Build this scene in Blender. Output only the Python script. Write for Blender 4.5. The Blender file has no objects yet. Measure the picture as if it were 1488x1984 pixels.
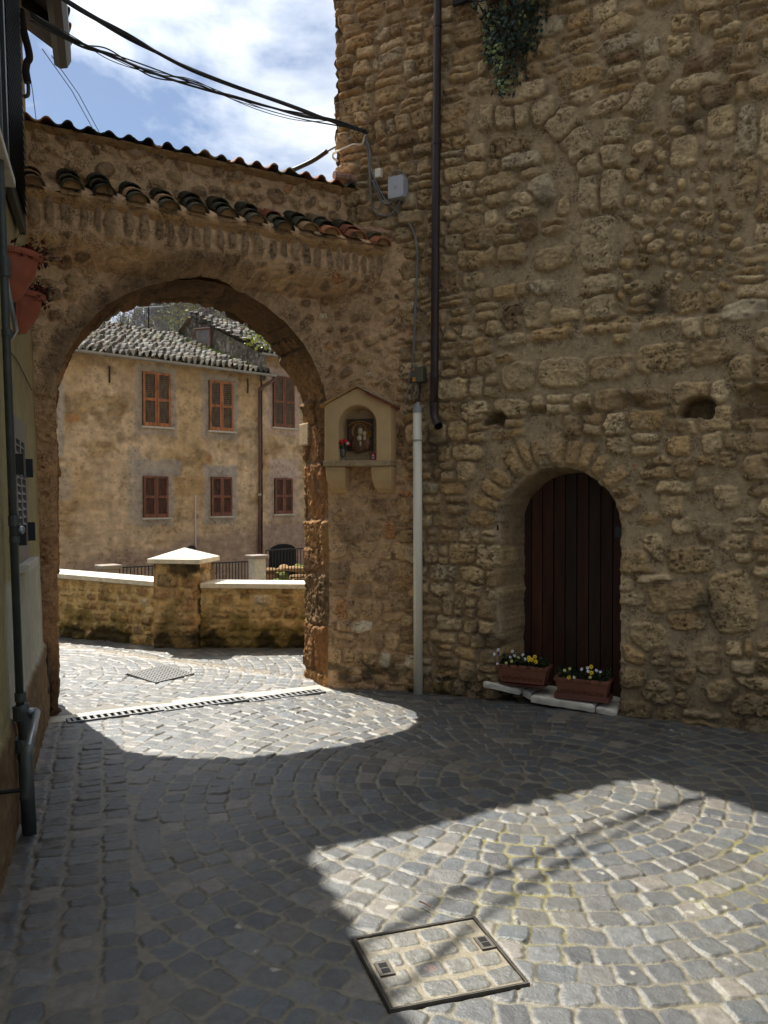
import bpy, math, random
import numpy as np
from mathutils import Vector, Matrix

# ------------------------------------------------------------------ camera, world, sun
sc = bpy.context.scene
COL = sc.collection
PITCH = math.atan(22 / 1548)
cam_d = bpy.data.cameras.new('camera')
cam = bpy.data.objects.new('camera', cam_d)
COL.objects.link(cam)
cam.location = (0, 0, 1.6)
cam.rotation_euler = (math.pi / 2 - PITCH, 0, 0)
cam_d.sensor_fit = 'VERTICAL'
cam_d.sensor_height = 36.0
cam_d.lens = 36.0 * 1548 / 1984
cam_d.clip_start = 0.05
cam_d.clip_end = 2000
sc.camera = cam

SUN_AZ, SUN_EL = 37.0, 55.5           # light travels (sin az, -cos az) over the ground
az, el = math.radians(SUN_AZ), math.radians(SUN_EL)
sun_to = Vector((-math.sin(az) * math.cos(el), math.cos(az) * math.cos(el), math.sin(el)))
w = bpy.data.worlds.new('World')
sc.world = w
w.use_nodes = True
nt = w.node_tree
nt.nodes.clear()
def wn(t, **k):
    n = nt.nodes.new(t)
    for a, b in k.items():
        setattr(n, a, b)
    return n
out = wn('ShaderNodeOutputWorld')
bg = wn('ShaderNodeBackground')
bg.inputs['Strength'].default_value = 0.066
sky = wn('ShaderNodeTexSky', sky_type='NISHITA', sun_disc=False)
sky.sun_elevation = el
sky.sun_rotation = math.atan2(sun_to.x, sun_to.y)
sky.altitude = 500
sky.air_density = 1.0
sky.dust_density = 0.6
sky.ozone_density = 1.5
tc = wn('ShaderNodeTexCoord')
sep = wn('ShaderNodeSeparateXYZ')
nt.links.new(tc.outputs['Generated'], sep.inputs[0])
def wmath(op, a, b=None):
    n = wn('ShaderNodeMath', operation=op)
    for i, v in enumerate((a, b)):
        if v is None:
            continue
        if isinstance(v, (int, float)):
            n.inputs[i].default_value = v
        else:
            nt.links.new(v, n.inputs[i])
    return n.outputs[0]
zz = wmath('ADD', wmath('MAXIMUM', sep.outputs['Z'], 0.02), 0.18)
cmb = wn('ShaderNodeCombineXYZ')
nt.links.new(wmath('DIVIDE', sep.outputs['X'], zz), cmb.inputs[0])
nt.links.new(wmath('DIVIDE', sep.outputs['Y'], zz), cmb.inputs[1])
mp = wn('ShaderNodeMapping')
CLOUD_SHIFT = (0.35, 0.0, 2.2)
mp.inputs['Location'].default_value = CLOUD_SHIFT
nt.links.new(cmb.outputs[0], mp.inputs['Vector'])
cl = wn('ShaderNodeTexNoise')
cl.inputs['Scale'].default_value = 1.55
cl.inputs['Detail'].default_value = 9
cl.inputs['Roughness'].default_value = 0.56
cl.inputs['Distortion'].default_value = 0.25
nt.links.new(mp.outputs[0], cl.inputs['Vector'])
rp = wn('ShaderNodeValToRGB')
rp.color_ramp.elements[0].position = 0.385
rp.color_ramp.elements[0].color = (0, 0, 0, 1)
rp.color_ramp.elements[1].position = 0.55
rp.color_ramp.elements[1].color = (1, 1, 1, 1)
nt.links.new(cl.outputs['Fac'], rp.inputs[0])
mix = wn('ShaderNodeMixRGB')
nt.links.new(rp.outputs[0], mix.inputs[0])
# clouds glow more towards the sun
dt = wn('ShaderNodeVectorMath', operation='DOT_PRODUCT')
nt.links.new(tc.outputs['Generated'], dt.inputs[0]); dt.inputs[1].default_value = tuple(sun_to)
glow = wmath('MULTIPLY_ADD', wmath('POWER', wmath('MAXIMUM', dt.outputs['Value'], 0.0), 4.0), 21.0)
nt.nodes[-1].inputs[2].default_value = 3.0
cc_ = wn('ShaderNodeCombineXYZ')
for i_, t_ in enumerate((0.97, 1.0, 1.04)): nt.links.new(wmath('MULTIPLY', glow, t_), cc_.inputs[i_])
nt.links.new(cc_.outputs[0], mix.inputs[2])
nt.links.new(sky.outputs[0], mix.inputs[1])
nt.links.new(mix.outputs[0], bg.inputs['Color'])
nt.links.new(bg.outputs[0], out.inputs[0])

sun_d = bpy.data.lights.new('sun', 'SUN')
sun_d.energy = 5.0
sun_d.angle = math.radians(0.53)
sun_d.color = (1.0, 0.955, 0.87)
sun = bpy.data.objects.new('sun', sun_d)
COL.objects.link(sun)
sun.rotation_euler = sun_to.to_track_quat('Z', 'Y').to_euler()
sun.location = (-6, 8, 14)

sc.view_settings.view_transform = 'Standard'
sc.view_settings.look = 'None'
sc.view_settings.exposure = 0.86
sc.view_settings.gamma = 1.0
sc.cycles.max_bounces = 8
sc.cycles.diffuse_bounces = 5
sc.cycles.glossy_bounces = 3
sc.cycles.use_denoising = True
try:
    sc.cycles.denoiser = 'OPENIMAGEDENOISE'
except Exception:
    pass
sc.cycles.caustics_reflective = False
sc.cycles.caustics_refractive = False

# ------------------------------------------------------------------ helpers
R_ = math.radians
rng = np.random.default_rng(7)
random.seed(7)
CX, CY, F = 744.0, 992.0, 1548.0
EYE = np.array([0, 0, 1.6])
cP, sP = math.cos(PITCH), math.sin(PITCH)

def ray(x, y):
    d = np.array([(x - CX) / F, 1.0, -(y - CY) / F])
    return np.array([d[0], d[1] * cP + d[2] * sP, -d[1] * sP + d[2] * cP])

class Plane:
    """a vertical wall plane: origin, horizontal direction, normal to the street"""
    def __init__(s, ox, oy, dx, dy):
        l = math.hypot(dx, dy)
        s.O = np.array([ox, oy, 0.0]); s.d = np.array([dx / l, dy / l, 0.0]); s.n = np.array([dy / l, -dx / l, 0.0])
    def uz(s, x, y, off=0.0):
        d = ray(x, y)
        t = np.dot(s.O + s.n * off - EYE, s.n) / np.dot(d, s.n)
        q = EYE + t * d
        return float(np.dot(q - s.O, s.d)), float(q[2])
    def at(s, u, z, off=0.0):
        q = s.O + s.d * u + s.n * off
        return np.array([q[0], q[1], z])
    def mat(s, u, z, off=0.0):
        q = s.at(u, z, off)
        m = Matrix.Identity(4)
        for i, v in enumerate((s.d, s.n, np.array([0, 0, 1.0]), q)):
            for k in range(3):
                m[k][i] = v[k]
        return m                        # local x along the wall, y out of it, z up

TW = Plane(0.3367, 6.8348, 0.8755, -0.4832)       # tower wall
GT = Plane(-2.4497, 6.0065, 0.8783, 0.4781)       # gateway wall
HS = Plane(-5.74, 20.0, 0.737, 0.676)             # house across the road
LN = np.array([0.945, 0.327, 0.0]); LD = np.array([-0.327, 0.945, 0.0]); LO = np.array([-1.63, 3.37, 0.0])
def left_at(wd, z, off=0.0):
    return LO + LD * wd + LN * (off - 0.028 * z) + np.array([0, 0, z])
def left_mat(wd, z, off=0.0):
    q = left_at(wd, z, off)
    m = Matrix.Identity(4)
    for i, v in enumerate((LD, LN, np.array([0, 0, 1.0]), q)):
        for k in range(3):
            m[k][i] = v[k]
    return m
def gz(y):
    t = np.clip((np.asarray(y, float) - 6.0) / 1.2, 0, 1)
    return -0.05 * t * t * (3 - 2 * t)
def gpt(x, y):
    z = 0.0
    for _ in range(4):
        d = ray(x, y); t = (z - EYE[2]) / d[2]; q = EYE + t * d; z = float(gz(q[1]))
    return q

def sstep(a, b, x):
    t = np.clip((x - a) / (b - a), 0, 1)
    return t * t * (3 - 2 * t)
_lat = np.random.default_rng(11).random((8, 256, 256))
def vnoise(x, y, k=0):
    x = np.asarray(x, float); y = np.asarray(y, float)
    xi = np.floor(x).astype(int); yi = np.floor(y).astype(int)
    fx = x - xi; fy = y - yi
    fx = fx * fx * (3 - 2 * fx); fy = fy * fy * (3 - 2 * fy)
    L = _lat[k % 8]
    a = L[xi & 255, yi & 255]; b = L[(xi + 1) & 255, yi & 255]
    c = L[xi & 255, (yi + 1) & 255]; d = L[(xi + 1) & 255, (yi + 1) & 255]
    return (a * (1 - fx) + b * fx) * (1 - fy) + (c * (1 - fx) + d * fx) * fy
def fbm(x, y, k=0, octv=4, gain=0.5):
    s = 0; a = 1; t = 0
    for i in range(octv):
        s = s + a * (vnoise(x * 2 ** i + 17.3 * i + 3.1 * k, y * 2 ** i - 9.7 * i + 5.7 * k, k + i) - 0.5) * 2
        t += a; a *= gain
    return s / t

def raster(xs, ys, X, Y, seeds):
    """nearest and second nearest superellipse stone per grid point"""
    n = (len(ys), len(xs))
    d1 = np.full(n, 1e3); d2 = np.full(n, 1e3); idx = np.full(n, -1, int)
    for i, (u, v, a, b, th, p) in enumerate(seeds):
        r = math.hypot(a, b) * 1.25 + 0.05
        j0, j1 = np.searchsorted(xs, (u - r, u + r)); k0, k1 = np.searchsorted(ys, (v - r, v + r))
        if j1 <= j0 or k1 <= k0:
            continue
        dx = X[k0:k1, j0:j1] - u; dy = Y[k0:k1, j0:j1] - v
        c, s = math.cos(th), math.sin(th)
        lx = np.abs(dx * c + dy * s) / a; ly = np.abs(-dx * s + dy * c) / b
        rho = (lx ** p + ly ** p) ** (1.0 / p)
        sd = (rho - 1) * min(a, b)
        A = d1[k0:k1, j0:j1]; B = d2[k0:k1, j0:j1]; I = idx[k0:k1, j0:j1]
        nearer = sd < A
        B[...] = np.where(nearer, A, np.minimum(B, sd))
        I[...] = np.where(nearer, i, I)
        A[...] = np.where(nearer, sd, A)
    return d1, d2, idx

def link_mesh(name, me, m, parent=None):
    o = bpy.data.objects.new(name, me)
    COL.objects.link(o)
    if m is not None:
        me.materials.append(m)
    if parent is not None:
        o.parent = parent
        ORG[o.name] = org(parent)
    return o
ORG = {}
def org(parent):
    return ORG.get(parent.name, np.zeros(3)) if parent is not None else np.zeros(3)
def thing(name, label, cat, loc, group=None):
    o = bpy.data.objects.new(name, None)
    COL.objects.link(o)
    o.empty_display_size = 0.1
    o.location = tuple(float(v) for v in loc)
    ORG[o.name] = np.array([float(v) for v in loc])
    return tag(o, label, cat, group)
def tag(o, label, cat, group=None, kind=None):
    if label: o['label'] = label
    if cat: o['category'] = cat
    if group: o['group'] = group
    if kind: o['kind'] = kind
    return o

def grid_mesh(name, P, keep, m, parent=None, col=None, smooth=True, flip=False):
    ny, nx = P.shape[:2]
    V = (P.reshape(-1, 3) - org(parent)).astype(np.float32)
    ii = np.arange(ny * nx).reshape(ny, nx)
    a, b, c, d = ii[:-1, :-1], ii[:-1, 1:], ii[1:, 1:], ii[1:, :-1]
    q = np.stack([a, b, c, d] if not flip else [a, d, c, b], -1)
    q = q[keep] if keep is not None else q.reshape(-1, 4)
    used = np.zeros(ny * nx, bool); used[q.ravel()] = True
    rem = np.cumsum(used) - 1
    V = V[used]; q = rem[q]
    me = bpy.data.meshes.new(name)
    me.vertices.add(len(V)); me.vertices.foreach_set('co', V.ravel())
    me.loops.add(q.size); me.loops.foreach_set('vertex_index', q.ravel().astype(np.int32))
    me.polygons.add(len(q))
    me.polygons.foreach_set('loop_start', np.arange(0, q.size, 4, dtype=np.int32))
    if smooth:
        me.polygons.foreach_set('use_smooth', np.ones(len(q), bool))
    me.update(calc_edges=True)
    if col is not None:
        C = np.ones((ny * nx, 4), np.float32); C[:, :3] = np.clip(col.reshape(-1, 3), 0, 1)
        at = me.color_attributes.new('Col', 'FLOAT_COLOR', 'POINT')
        at.data.foreach_set('color', C[used].ravel())
    return link_mesh(name, me, m, parent)

class MB:
    """collects plain shapes, builds them as ONE mesh"""
    def __init__(s):
        s.v = []; s.f = []; s.c = []
    def add(s, vs, fs, c=None, M=None):
        n = len(s.v)
        for q in vs:
            q = Vector(q)
            if M is not None:
                q = M @ q
            s.v.append(tuple(q)); s.c.append(c or (1, 1, 1))
        if M is not None and M.to_3x3().determinant() < 0:
            fs = [tuple(reversed(f)) for f in fs]
        s.f += [tuple(i + n for i in f) for f in fs]
        return s
    def box(s, x0, x1, y0, y1, z0, z1, M=None, c=None, taper=0.0):
        t = taper
        vs = [(x0 + t, y0 + t, z0), (x1 - t, y0 + t, z0), (x1 - t, y1 - t, z0), (x0 + t, y1 - t, z0), (x0, y0, z1), (x1, y0, z1), (x1, y1, z1), (x0, y1, z1)]
        return s.add(vs, [(0, 3, 2, 1), (4, 5, 6, 7), (0, 1, 5, 4), (1, 2, 6, 5), (2, 3, 7, 6), (3, 0, 4, 7)], c, M)
    def prism(s, poly, y0, y1, M=None, c=None):
        """polygon in local x,z pulled along y"""
        n = len(poly)
        vs = [(x, y0, z) for x, z in poly] + [(x, y1, z) for x, z in poly]
        fs = [tuple(range(n)), tuple(range(2 * n - 1, n - 1, -1))] + [(i, i + n, (i + 1) % n + n, (i + 1) % n) for i in range(n)]
        return s.add(vs, fs, c, M)
    def tube(s, pts, r, seg=8, c=None, M=None, cap=True):
        pts = [Vector(p) for p in pts]
        n = len(pts); rr = r if hasattr(r, '__len__') else [r] * n
        vs = []; fs = []
        t0 = (pts[1] - pts[0]).normalized()
        up = Vector((0, 0, 1)) if abs(t0.z) < 0.9 else Vector((1, 0, 0))
        a = t0.cross(up).normalized()
        for i in range(n):
            t = (pts[min(i + 1, n - 1)] - pts[max(i - 1, 0)])
            t = t.normalized() if t.length > 1e-9 else t0
            a = (a - t * a.dot(t)).normalized(); b = t.cross(a)
            for k in range(seg):
                th = 2 * math.pi * k / seg
                vs.append(pts[i] + (a * math.cos(th) + b * math.sin(th)) * rr[i])
        for i in range(n - 1):
            for k in range(seg):
                fs.append((i * seg + k, i * seg + (k + 1) % seg, (i + 1) * seg + (k + 1) % seg, (i + 1) * seg + k))
        if cap:
            fs.append(tuple(range(seg - 1, -1, -1))); fs.append(tuple((n - 1) * seg + k for k in range(seg)))
        return s.add(vs, fs, c, M)
    def lathe(s, prof, seg=16, M=None, c=None, a0=0, a1=2 * math.pi):
        vs = []; fs = []; full = abs(a1 - a0 - 2 * math.pi) < 1e-6
        m = seg if full else seg + 1
        for r, z in prof:
            for k in range(m):
                th = a0 + (a1 - a0) * k / seg
                vs.append((r * math.cos(th), r * math.sin(th), z))
        for i in range(len(prof) - 1):
            for k in range(seg):
                k2 = (k + 1) % m
                fs.append((i * m + k, i * m + k2, (i + 1) * m + k2, (i + 1) * m + k))
        return s.add(vs, fs, c, M)
    def ball(s, ctr, rx, ry, rz, M=None, c=None, seg=12, ring=8):
        prof = [(math.sin(math.pi * i / ring), -math.cos(math.pi * i / ring)) for i in range(ring + 1)]
        T = Matrix.Translation(Vector(ctr)) @ Matrix.Diagonal((rx, ry, rz, 1))
        return s.lathe([(max(r, 1e-3), z) for r, z in prof], seg, (M @ T) if M is not None else T, c)
    def build(s, name, m, parent=None, smooth=False, bevel=0.0, colors=False):
        o = np.array(org(parent))
        me = bpy.data.meshes.new(name)
        me.from_pydata([tuple(np.array(v) - o) for v in s.v], [], s.f)
        me.update()
        if smooth:
            me.polygons.foreach_set('use_smooth', np.ones(len(me.polygons), bool))
        if colors:
            at = me.color_attributes.new('Col', 'FLOAT_COLOR', 'POINT')
            C = np.ones((len(s.v), 4), np.float32); C[:, :3] = np.array(s.c)
            at.data.foreach_set('color', C.ravel())
        ob = link_mesh(name, me, m, parent)
        if bevel:
            b = ob.modifiers.new('soft', 'BEVEL'); b.width = bevel; b.segments = 2; b.limit_method = 'ANGLE'
        return ob

def spline(pts, n=8):
    """catmull-rom through the points"""
    P = [np.array(p, float) for p in pts]
    P = [2 * P[0] - P[1]] + P + [2 * P[-1] - P[-2]]
    o = []
    for i in range(1, len(P) - 2):
        for k in range(n):
            t = k / n
            o.append(0.5 * ((2 * P[i]) + (-P[i - 1] + P[i + 1]) * t + (2 * P[i - 1] - 5 * P[i] + 4 * P[i + 1] - P[i + 2]) * t * t + (-P[i - 1] + 3 * P[i] - 3 * P[i + 1] + P[i + 2]) * t ** 3))
    o.append(P[-2])
    return [tuple(q) for q in o]

def desat(c, k):
    l_ = (c @ np.array([0.3, 0.6, 0.1]))[..., None]
    return c * (1 - k) + k * l_
def lin(r, g, b):
    f = lambda c: ((c / 255 + 0.055) / 1.055) ** 2.4 if c > 10 else c / 255 / 12.92
    return np.array([f(r), f(g), f(b)])

# ------------------------------------------------------------------ materials
def mat(name, color=(0.5, 0.5, 0.5), rough=0.8, metal=0.0, attr=False, var=0.0, vscale=6.0, dark=None, bump=None, bscale=60.0, bdist=0.004, pits=0.0, pscale=45.0, spec=0.5, wave=None, trans=0.0, emit=None):
    m = bpy.data.materials.new(name)
    m.use_nodes = True
    t = m.node_tree; N = t.nodes; L = t.links
    b = N['Principled BSDF']
    b.inputs['Roughness'].default_value = rough
    b.inputs['Metallic'].default_value = metal
    b.inputs['Specular IOR Level'].default_value = spec
    b.inputs['Transmission Weight'].default_value = trans
    co = N.new('ShaderNodeTexCoord')
    if attr:
        a = N.new('ShaderNodeAttribute'); a.attribute_name = 'Col'; csrc = a.outputs['Color']
    else:
        a = N.new('ShaderNodeRGB'); a.outputs[0].default_value = (*[float(c) for c in color], 1); csrc = a.outputs[0]
    if var > 0:
        n1 = N.new('ShaderNodeTexNoise'); n1.inputs['Scale'].default_value = vscale; n1.inputs['Detail'].default_value = 8; n1.inputs['Roughness'].default_value = 0.65
        L.new(co.outputs['Object'], n1.inputs['Vector'])
        mr = N.new('ShaderNodeMapRange'); mr.inputs['From Min'].default_value = 0.3; mr.inputs['From Max'].default_value = 0.7
        mr.inputs['To Min'].default_value = 1 - var; mr.inputs['To Max'].default_value = 1 + var
        L.new(n1.outputs['Fac'], mr.inputs['Value'])
        mx = N.new('ShaderNodeMixRGB'); mx.blend_type = 'MULTIPLY'; mx.inputs[0].default_value = 1
        L.new(csrc, mx.inputs[1]); L.new(mr.outputs[0], mx.inputs[2]); csrc = mx.outputs[0]
    if dark is not None:
        n2 = N.new('ShaderNodeTexNoise'); n2.inputs['Scale'].default_value = dark[1]; n2.inputs['Detail'].default_value = 6; n2.inputs['Roughness'].default_value = 0.7
        L.new(co.outputs['Object'], n2.inputs['Vector'])
        r2 = N.new('ShaderNodeValToRGB'); r2.color_ramp.elements[0].position = dark[2]; r2.color_ramp.elements[1].position = dark[2] + 0.12
        L.new(n2.outputs['Fac'], r2.inputs[0])
        mx = N.new('ShaderNodeMixRGB'); L.new(r2.outputs[0], mx.inputs[0]); L.new(csrc, mx.inputs[1]); mx.inputs[2].default_value = (*dark[0], 1); csrc = mx.outputs[0]
    height = None
    if bump:
        nb = N.new('ShaderNodeTexNoise'); nb.inputs['Scale'].default_value = bscale; nb.inputs['Detail'].default_value = 7; nb.inputs['Roughness'].default_value = 0.62
        L.new(co.outputs['Object'], nb.inputs['Vector']); height = nb.outputs['Fac']
    if pits > 0:
        vo = N.new('ShaderNodeTexVoronoi'); vo.inputs['Scale'].default_value = pscale; vo.inputs['Randomness'].default_value = 1.0
        nz = N.new('ShaderNodeTexNoise'); nz.inputs['Scale'].default_value = pscale * 0.6; nz.inputs['Detail'].default_value = 3
        L.new(co.outputs['Object'], nz.inputs['Vector'])
        va = N.new('ShaderNodeVectorMath'); va.operation = 'MULTIPLY_ADD'; va.inputs[1].default_value = (0.03, 0.03, 0.03)
        L.new(nz.outputs['Color'], va.inputs[0]); L.new(co.outputs['Object'], va.inputs[2]); L.new(va.outputs[0], vo.inputs['Vector'])
        n3 = N.new('ShaderNodeTexNoise'); n3.inputs['Scale'].default_value = pscale * 0.12; n3.inputs['Detail'].default_value = 4
        L.new(co.outputs['Object'], n3.inputs['Vector'])
        th = N.new('ShaderNodeMapRange'); th.inputs['From Min'].default_value = 0.42; th.inputs['From Max'].default_value = 0.62; th.inputs['To Min'].default_value = 0.05; th.inputs['To Max'].default_value = 0.42
        L.new(n3.outputs['Fac'], th.inputs['Value'])
        sb = N.new('ShaderNodeMath'); sb.operation = 'SUBTRACT'; L.new(vo.outputs['Distance'], sb.inputs[0]); L.new(th.outputs[0], sb.inputs[1])
        pr = N.new('ShaderNodeMapRange'); pr.inputs['From Min'].default_value = -0.06; pr.inputs['From Max'].default_value = 0.06
        L.new(sb.outputs[0], pr.inputs['Value'])
        mx = N.new('ShaderNodeMixRGB'); mx.blend_type = 'MULTIPLY'
        inv = N.new('ShaderNodeMath'); inv.operation = 'MULTIPLY_ADD'; inv.inputs[1].default_value = -pits; inv.inputs[2].default_value = pits
        L.new(pr.outputs[0], inv.inputs[0]); L.new(inv.outputs[0], mx.inputs[0]); L.new(csrc, mx.inputs[1]); mx.inputs[2].default_value = (0.28, 0.22, 0.16, 1); csrc = mx.outputs[0]
        if height is not None:
            ad = N.new('ShaderNodeMath'); ad.operation = 'MULTIPLY_ADD'; ad.inputs[1].default_value = 0.9
            L.new(pr.outputs[0], ad.inputs[0]); L.new(height, ad.inputs[2]); height = ad.outputs[0]
        else:
            height = pr.outputs[0]
    if wave is not None:
        wv = N.new('ShaderNodeTexNoise'); wv.inputs['Scale'].default_value = 1.0; wv.inputs['Detail'].default_value = 6; wv.inputs['Roughness'].default_value = 0.6
        mp = N.new('ShaderNodeMapping'); mp.inputs['Scale'].default_value = wave
        L.new(co.outputs['Object'], mp.inputs['Vector']); L.new(mp.outputs[0], wv.inputs['Vector'])
        mr = N.new('ShaderNodeMapRange'); mr.inputs['From Min'].default_value = 0.3; mr.inputs['From Max'].default_value = 0.7; mr.inputs['To Min'].default_value = 0.45; mr.inputs['To Max'].default_value = 1.5
        L.new(wv.outputs['Fac'], mr.inputs['Value'])
        mx = N.new('ShaderNodeMixRGB'); mx.blend_type = 'MULTIPLY'; mx.inputs[0].default_value = 1
        L.new(csrc, mx.inputs[1]); L.new(mr.outputs[0], mx.inputs[2]); csrc = mx.outputs[0]
    L.new(csrc, b.inputs['Base Color'])
    if height is not None:
        bp = N.new('ShaderNodeBump'); bp.inputs['Strength'].default_value = bump or 0.5; bp.inputs['Distance'].default_value = bdist
        L.new(height, bp.inputs['Height']); L.new(bp.outputs[0], b.inputs['Normal'])
    return m

M = {}
M['masonry'] = mat('tufa_masonry', attr=True, rough=0.92, var=0.26, vscale=24, bump=1.0, bscale=55, bdist=0.012, pits=0.55, pscale=75, spec=0.2)
M['cobble'] = mat('basalt_paving', attr=True, rough=0.57, var=0.30, vscale=26, bump=0.7, bscale=90, bdist=0.004, spec=0.9)
M['houseplaster'] = mat('peeling_plaster', attr=True, rough=0.95, var=0.26, vscale=5, bump=0.7, bscale=11, bdist=0.02, pits=0.22, pscale=9, spec=0.1)
M['facade'] = mat('old_plaster', attr=True, rough=0.95, var=0.16, vscale=9, bump=0.7, bscale=14, bdist=0.02, spec=0.15)
M['limestone'] = mat('pale_limestone', (0.60, 0.56, 0.47), 0.85, var=0.22, vscale=11, dark=((0.26, 0.23, 0.16), 7, 0.60), bump=0.4, bscale=50, spec=0.3)
M['shrine'] = mat('ochre_plaster', (0.64, 0.43, 0.215), 0.85, var=0.10, vscale=9, bump=0.35, bscale=40, bdist=0.004, spec=0.2)
M['shelf'] = mat('pitted_travertine', (0.46, 0.33, 0.19), 0.85, var=0.15, vscale=20, bump=0.4, bscale=60, pits=0.8, pscale=70, spec=0.2)
M['terracotta'] = mat('terracotta_tile', attr=True, rough=0.88, var=0.25, vscale=18, bump=0.5, bscale=50, dark=((0.035, 0.033, 0.025), 13, 0.56), spec=0.2)
M['rooftile'] = mat('lichened_roof_tile', attr=True, rough=0.9, var=0.3, vscale=14, bump=0.4, bscale=20, spec=0.2)
M['brownpipe'] = mat('brown_metal_pipe', (0.045, 0.027, 0.024), 0.45, 0.3, var=0.25, vscale=12, dark=((0.09, 0.06, 0.04), 25, 0.66))
M['greypipe'] = mat('grey_pipe', (0.075, 0.085, 0.08), 0.5, 0.3, var=0.25, vscale=14)
M['galv'] = mat('galvanised_pipe', (0.30, 0.34, 0.36), 0.42, 0.8, var=0.2, vscale=20)
M['pvc'] = mat('ivory_plastic', (0.86, 0.79, 0.63), 0.45, var=0.06, vscale=5, spec=0.5)
M['greyplastic'] = mat('grey_plastic', (0.36, 0.36, 0.36), 0.5)
M['boxgrey'] = mat('box_grey_plastic', (0.46, 0.47, 0.50), 0.5, var=0.05)
M['boxgreen'] = mat('olive_box_plastic', (0.10, 0.095, 0.06), 0.55, var=0.15)
M['warn'] = mat('orange_sticker', (0.75, 0.28, 0.03), 0.6)
M['black'] = mat('black_plastic', (0.012, 0.012, 0.013), 0.5)
M['cable'] = mat('cable_grey', (0.19, 0.185, 0.17), 0.6, var=0.3, vscale=8)
M['cabledark'] = mat('cable_dark', (0.028, 0.028, 0.027), 0.6, var=0.3, vscale=8)
M['wire'] = mat('thin_pale_wire', (0.42, 0.37, 0.27), 0.6)
M['door'] = mat('dark_red_wood', attr=True, rough=0.6, wave=(16, 16, 2.2), bump=0.4, bscale=60, spec=0.35)
M['pot'] = mat('terracotta_pot', (0.24, 0.085, 0.048), 0.75, var=0.14, vscale=10, bump=0.2, bscale=90)
M['potred'] = mat('red_plastic_pot', (0.36, 0.095, 0.048), 0.7, var=0.22, vscale=14, dark=((0.16, 0.10, 0.07), 9, 0.62), bump=0.15, bscale=40)
M['saucer'] = mat('red_brown_saucer', (0.15, 0.05, 0.033), 0.6, var=0.1)
M['soil'] = mat('potting_soil', (0.02, 0.014, 0.009), 1.0, bump=0.8, bscale=60)
M['leafattr'] = mat('leaf_surface', attr=True, rough=0.55, spec=0.4)
M['iron'] = mat('dark_iron', (0.03, 0.028, 0.026), 0.6, 0.6, var=0.3)
M['oldsteel'] = mat('rusty_steel', (0.10, 0.088, 0.072), 0.7, 0.3, var=0.4, vscale=18, bump=0.4, bscale=80)
M['castiron'] = mat('cast_iron_grate', (0.20, 0.20, 0.195), 0.55, 0.5, var=0.2, vscale=20)
M['darkvoid'] = mat('dark_pit', (0.008, 0.008, 0.008), 1.0)
M['shutterorange'] = mat('orange_varnished_wood', (0.40, 0.145, 0.045), 0.55, wave=(14, 14, 3))
M['shutterred'] = mat('dark_red_wood_frame', (0.20, 0.068, 0.030), 0.55, wave=(14, 14, 3))
M['slatgrey'] = mat('weathered_slat', (0.17, 0.12, 0.075), 0.8, wave=(14, 14, 5))
M['slatred'] = mat('brown_red_slat', (0.11, 0.045, 0.024), 0.7, wave=(14, 14, 5))
M['slatgreen'] = mat('dark_green_slat', (0.03, 0.045, 0.04), 0.6)
M['darkgreen'] = mat('black_green_paint', (0.016, 0.018, 0.016), 0.45, var=0.2)
M['steelgrey'] = mat('grey_metal_shutter', (0.17, 0.16, 0.155), 0.5, 0.2, var=0.15, vscale=12)
M['oldwood'] = mat('old_dark_timber', (0.026, 0.019, 0.015), 0.9, wave=(10, 10, 10), bump=0.5, bscale=30)
M['glass'] = mat('window_glass', (0.5, 0.55, 0.6), 0.03, metal=0.9)
M['gutter'] = mat('zinc_gutter', (0.34, 0.34, 0.33), 0.5, 0.4, var=0.2)
M['brownplaster'] = mat('cream_plaster', (0.55, 0.44, 0.27), 0.9, var=0.1, bump=0.3, bscale=40)
M['clearglass'] = mat('vase_glass', (0.85, 0.92, 0.88), 0.04, trans=0.9)
M['rose'] = mat('rose_petal', attr=True, rough=0.6)
M['candle'] = mat('red_candle_plastic', (0.45, 0.012, 0.02), 0.25)
M['labelwhite'] = mat('pale_label', (0.62, 0.62, 0.66), 0.5)
M['bronze'] = mat('bronze_relief', attr=True, rough=0.4, var=0.2, vscale=40, spec=0.6)
M['bark'] = mat('bare_branch', attr=True, rough=0.95, spec=0.1)
M['rust'] = mat('rusty_panel', (0.17, 0.15, 0.14), 0.8, var=0.3, vscale=5, dark=((0.22, 0.09, 0.04), 3, 0.55))
M['earth'] = mat('earth_slope', (0.16, 0.14, 0.10), 1.0, var=0.3, vscale=0.3)
M['terrace'] = mat('terrace_concrete', (0.28, 0.24, 0.20), 0.95, var=0.2, vscale=2)

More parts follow.
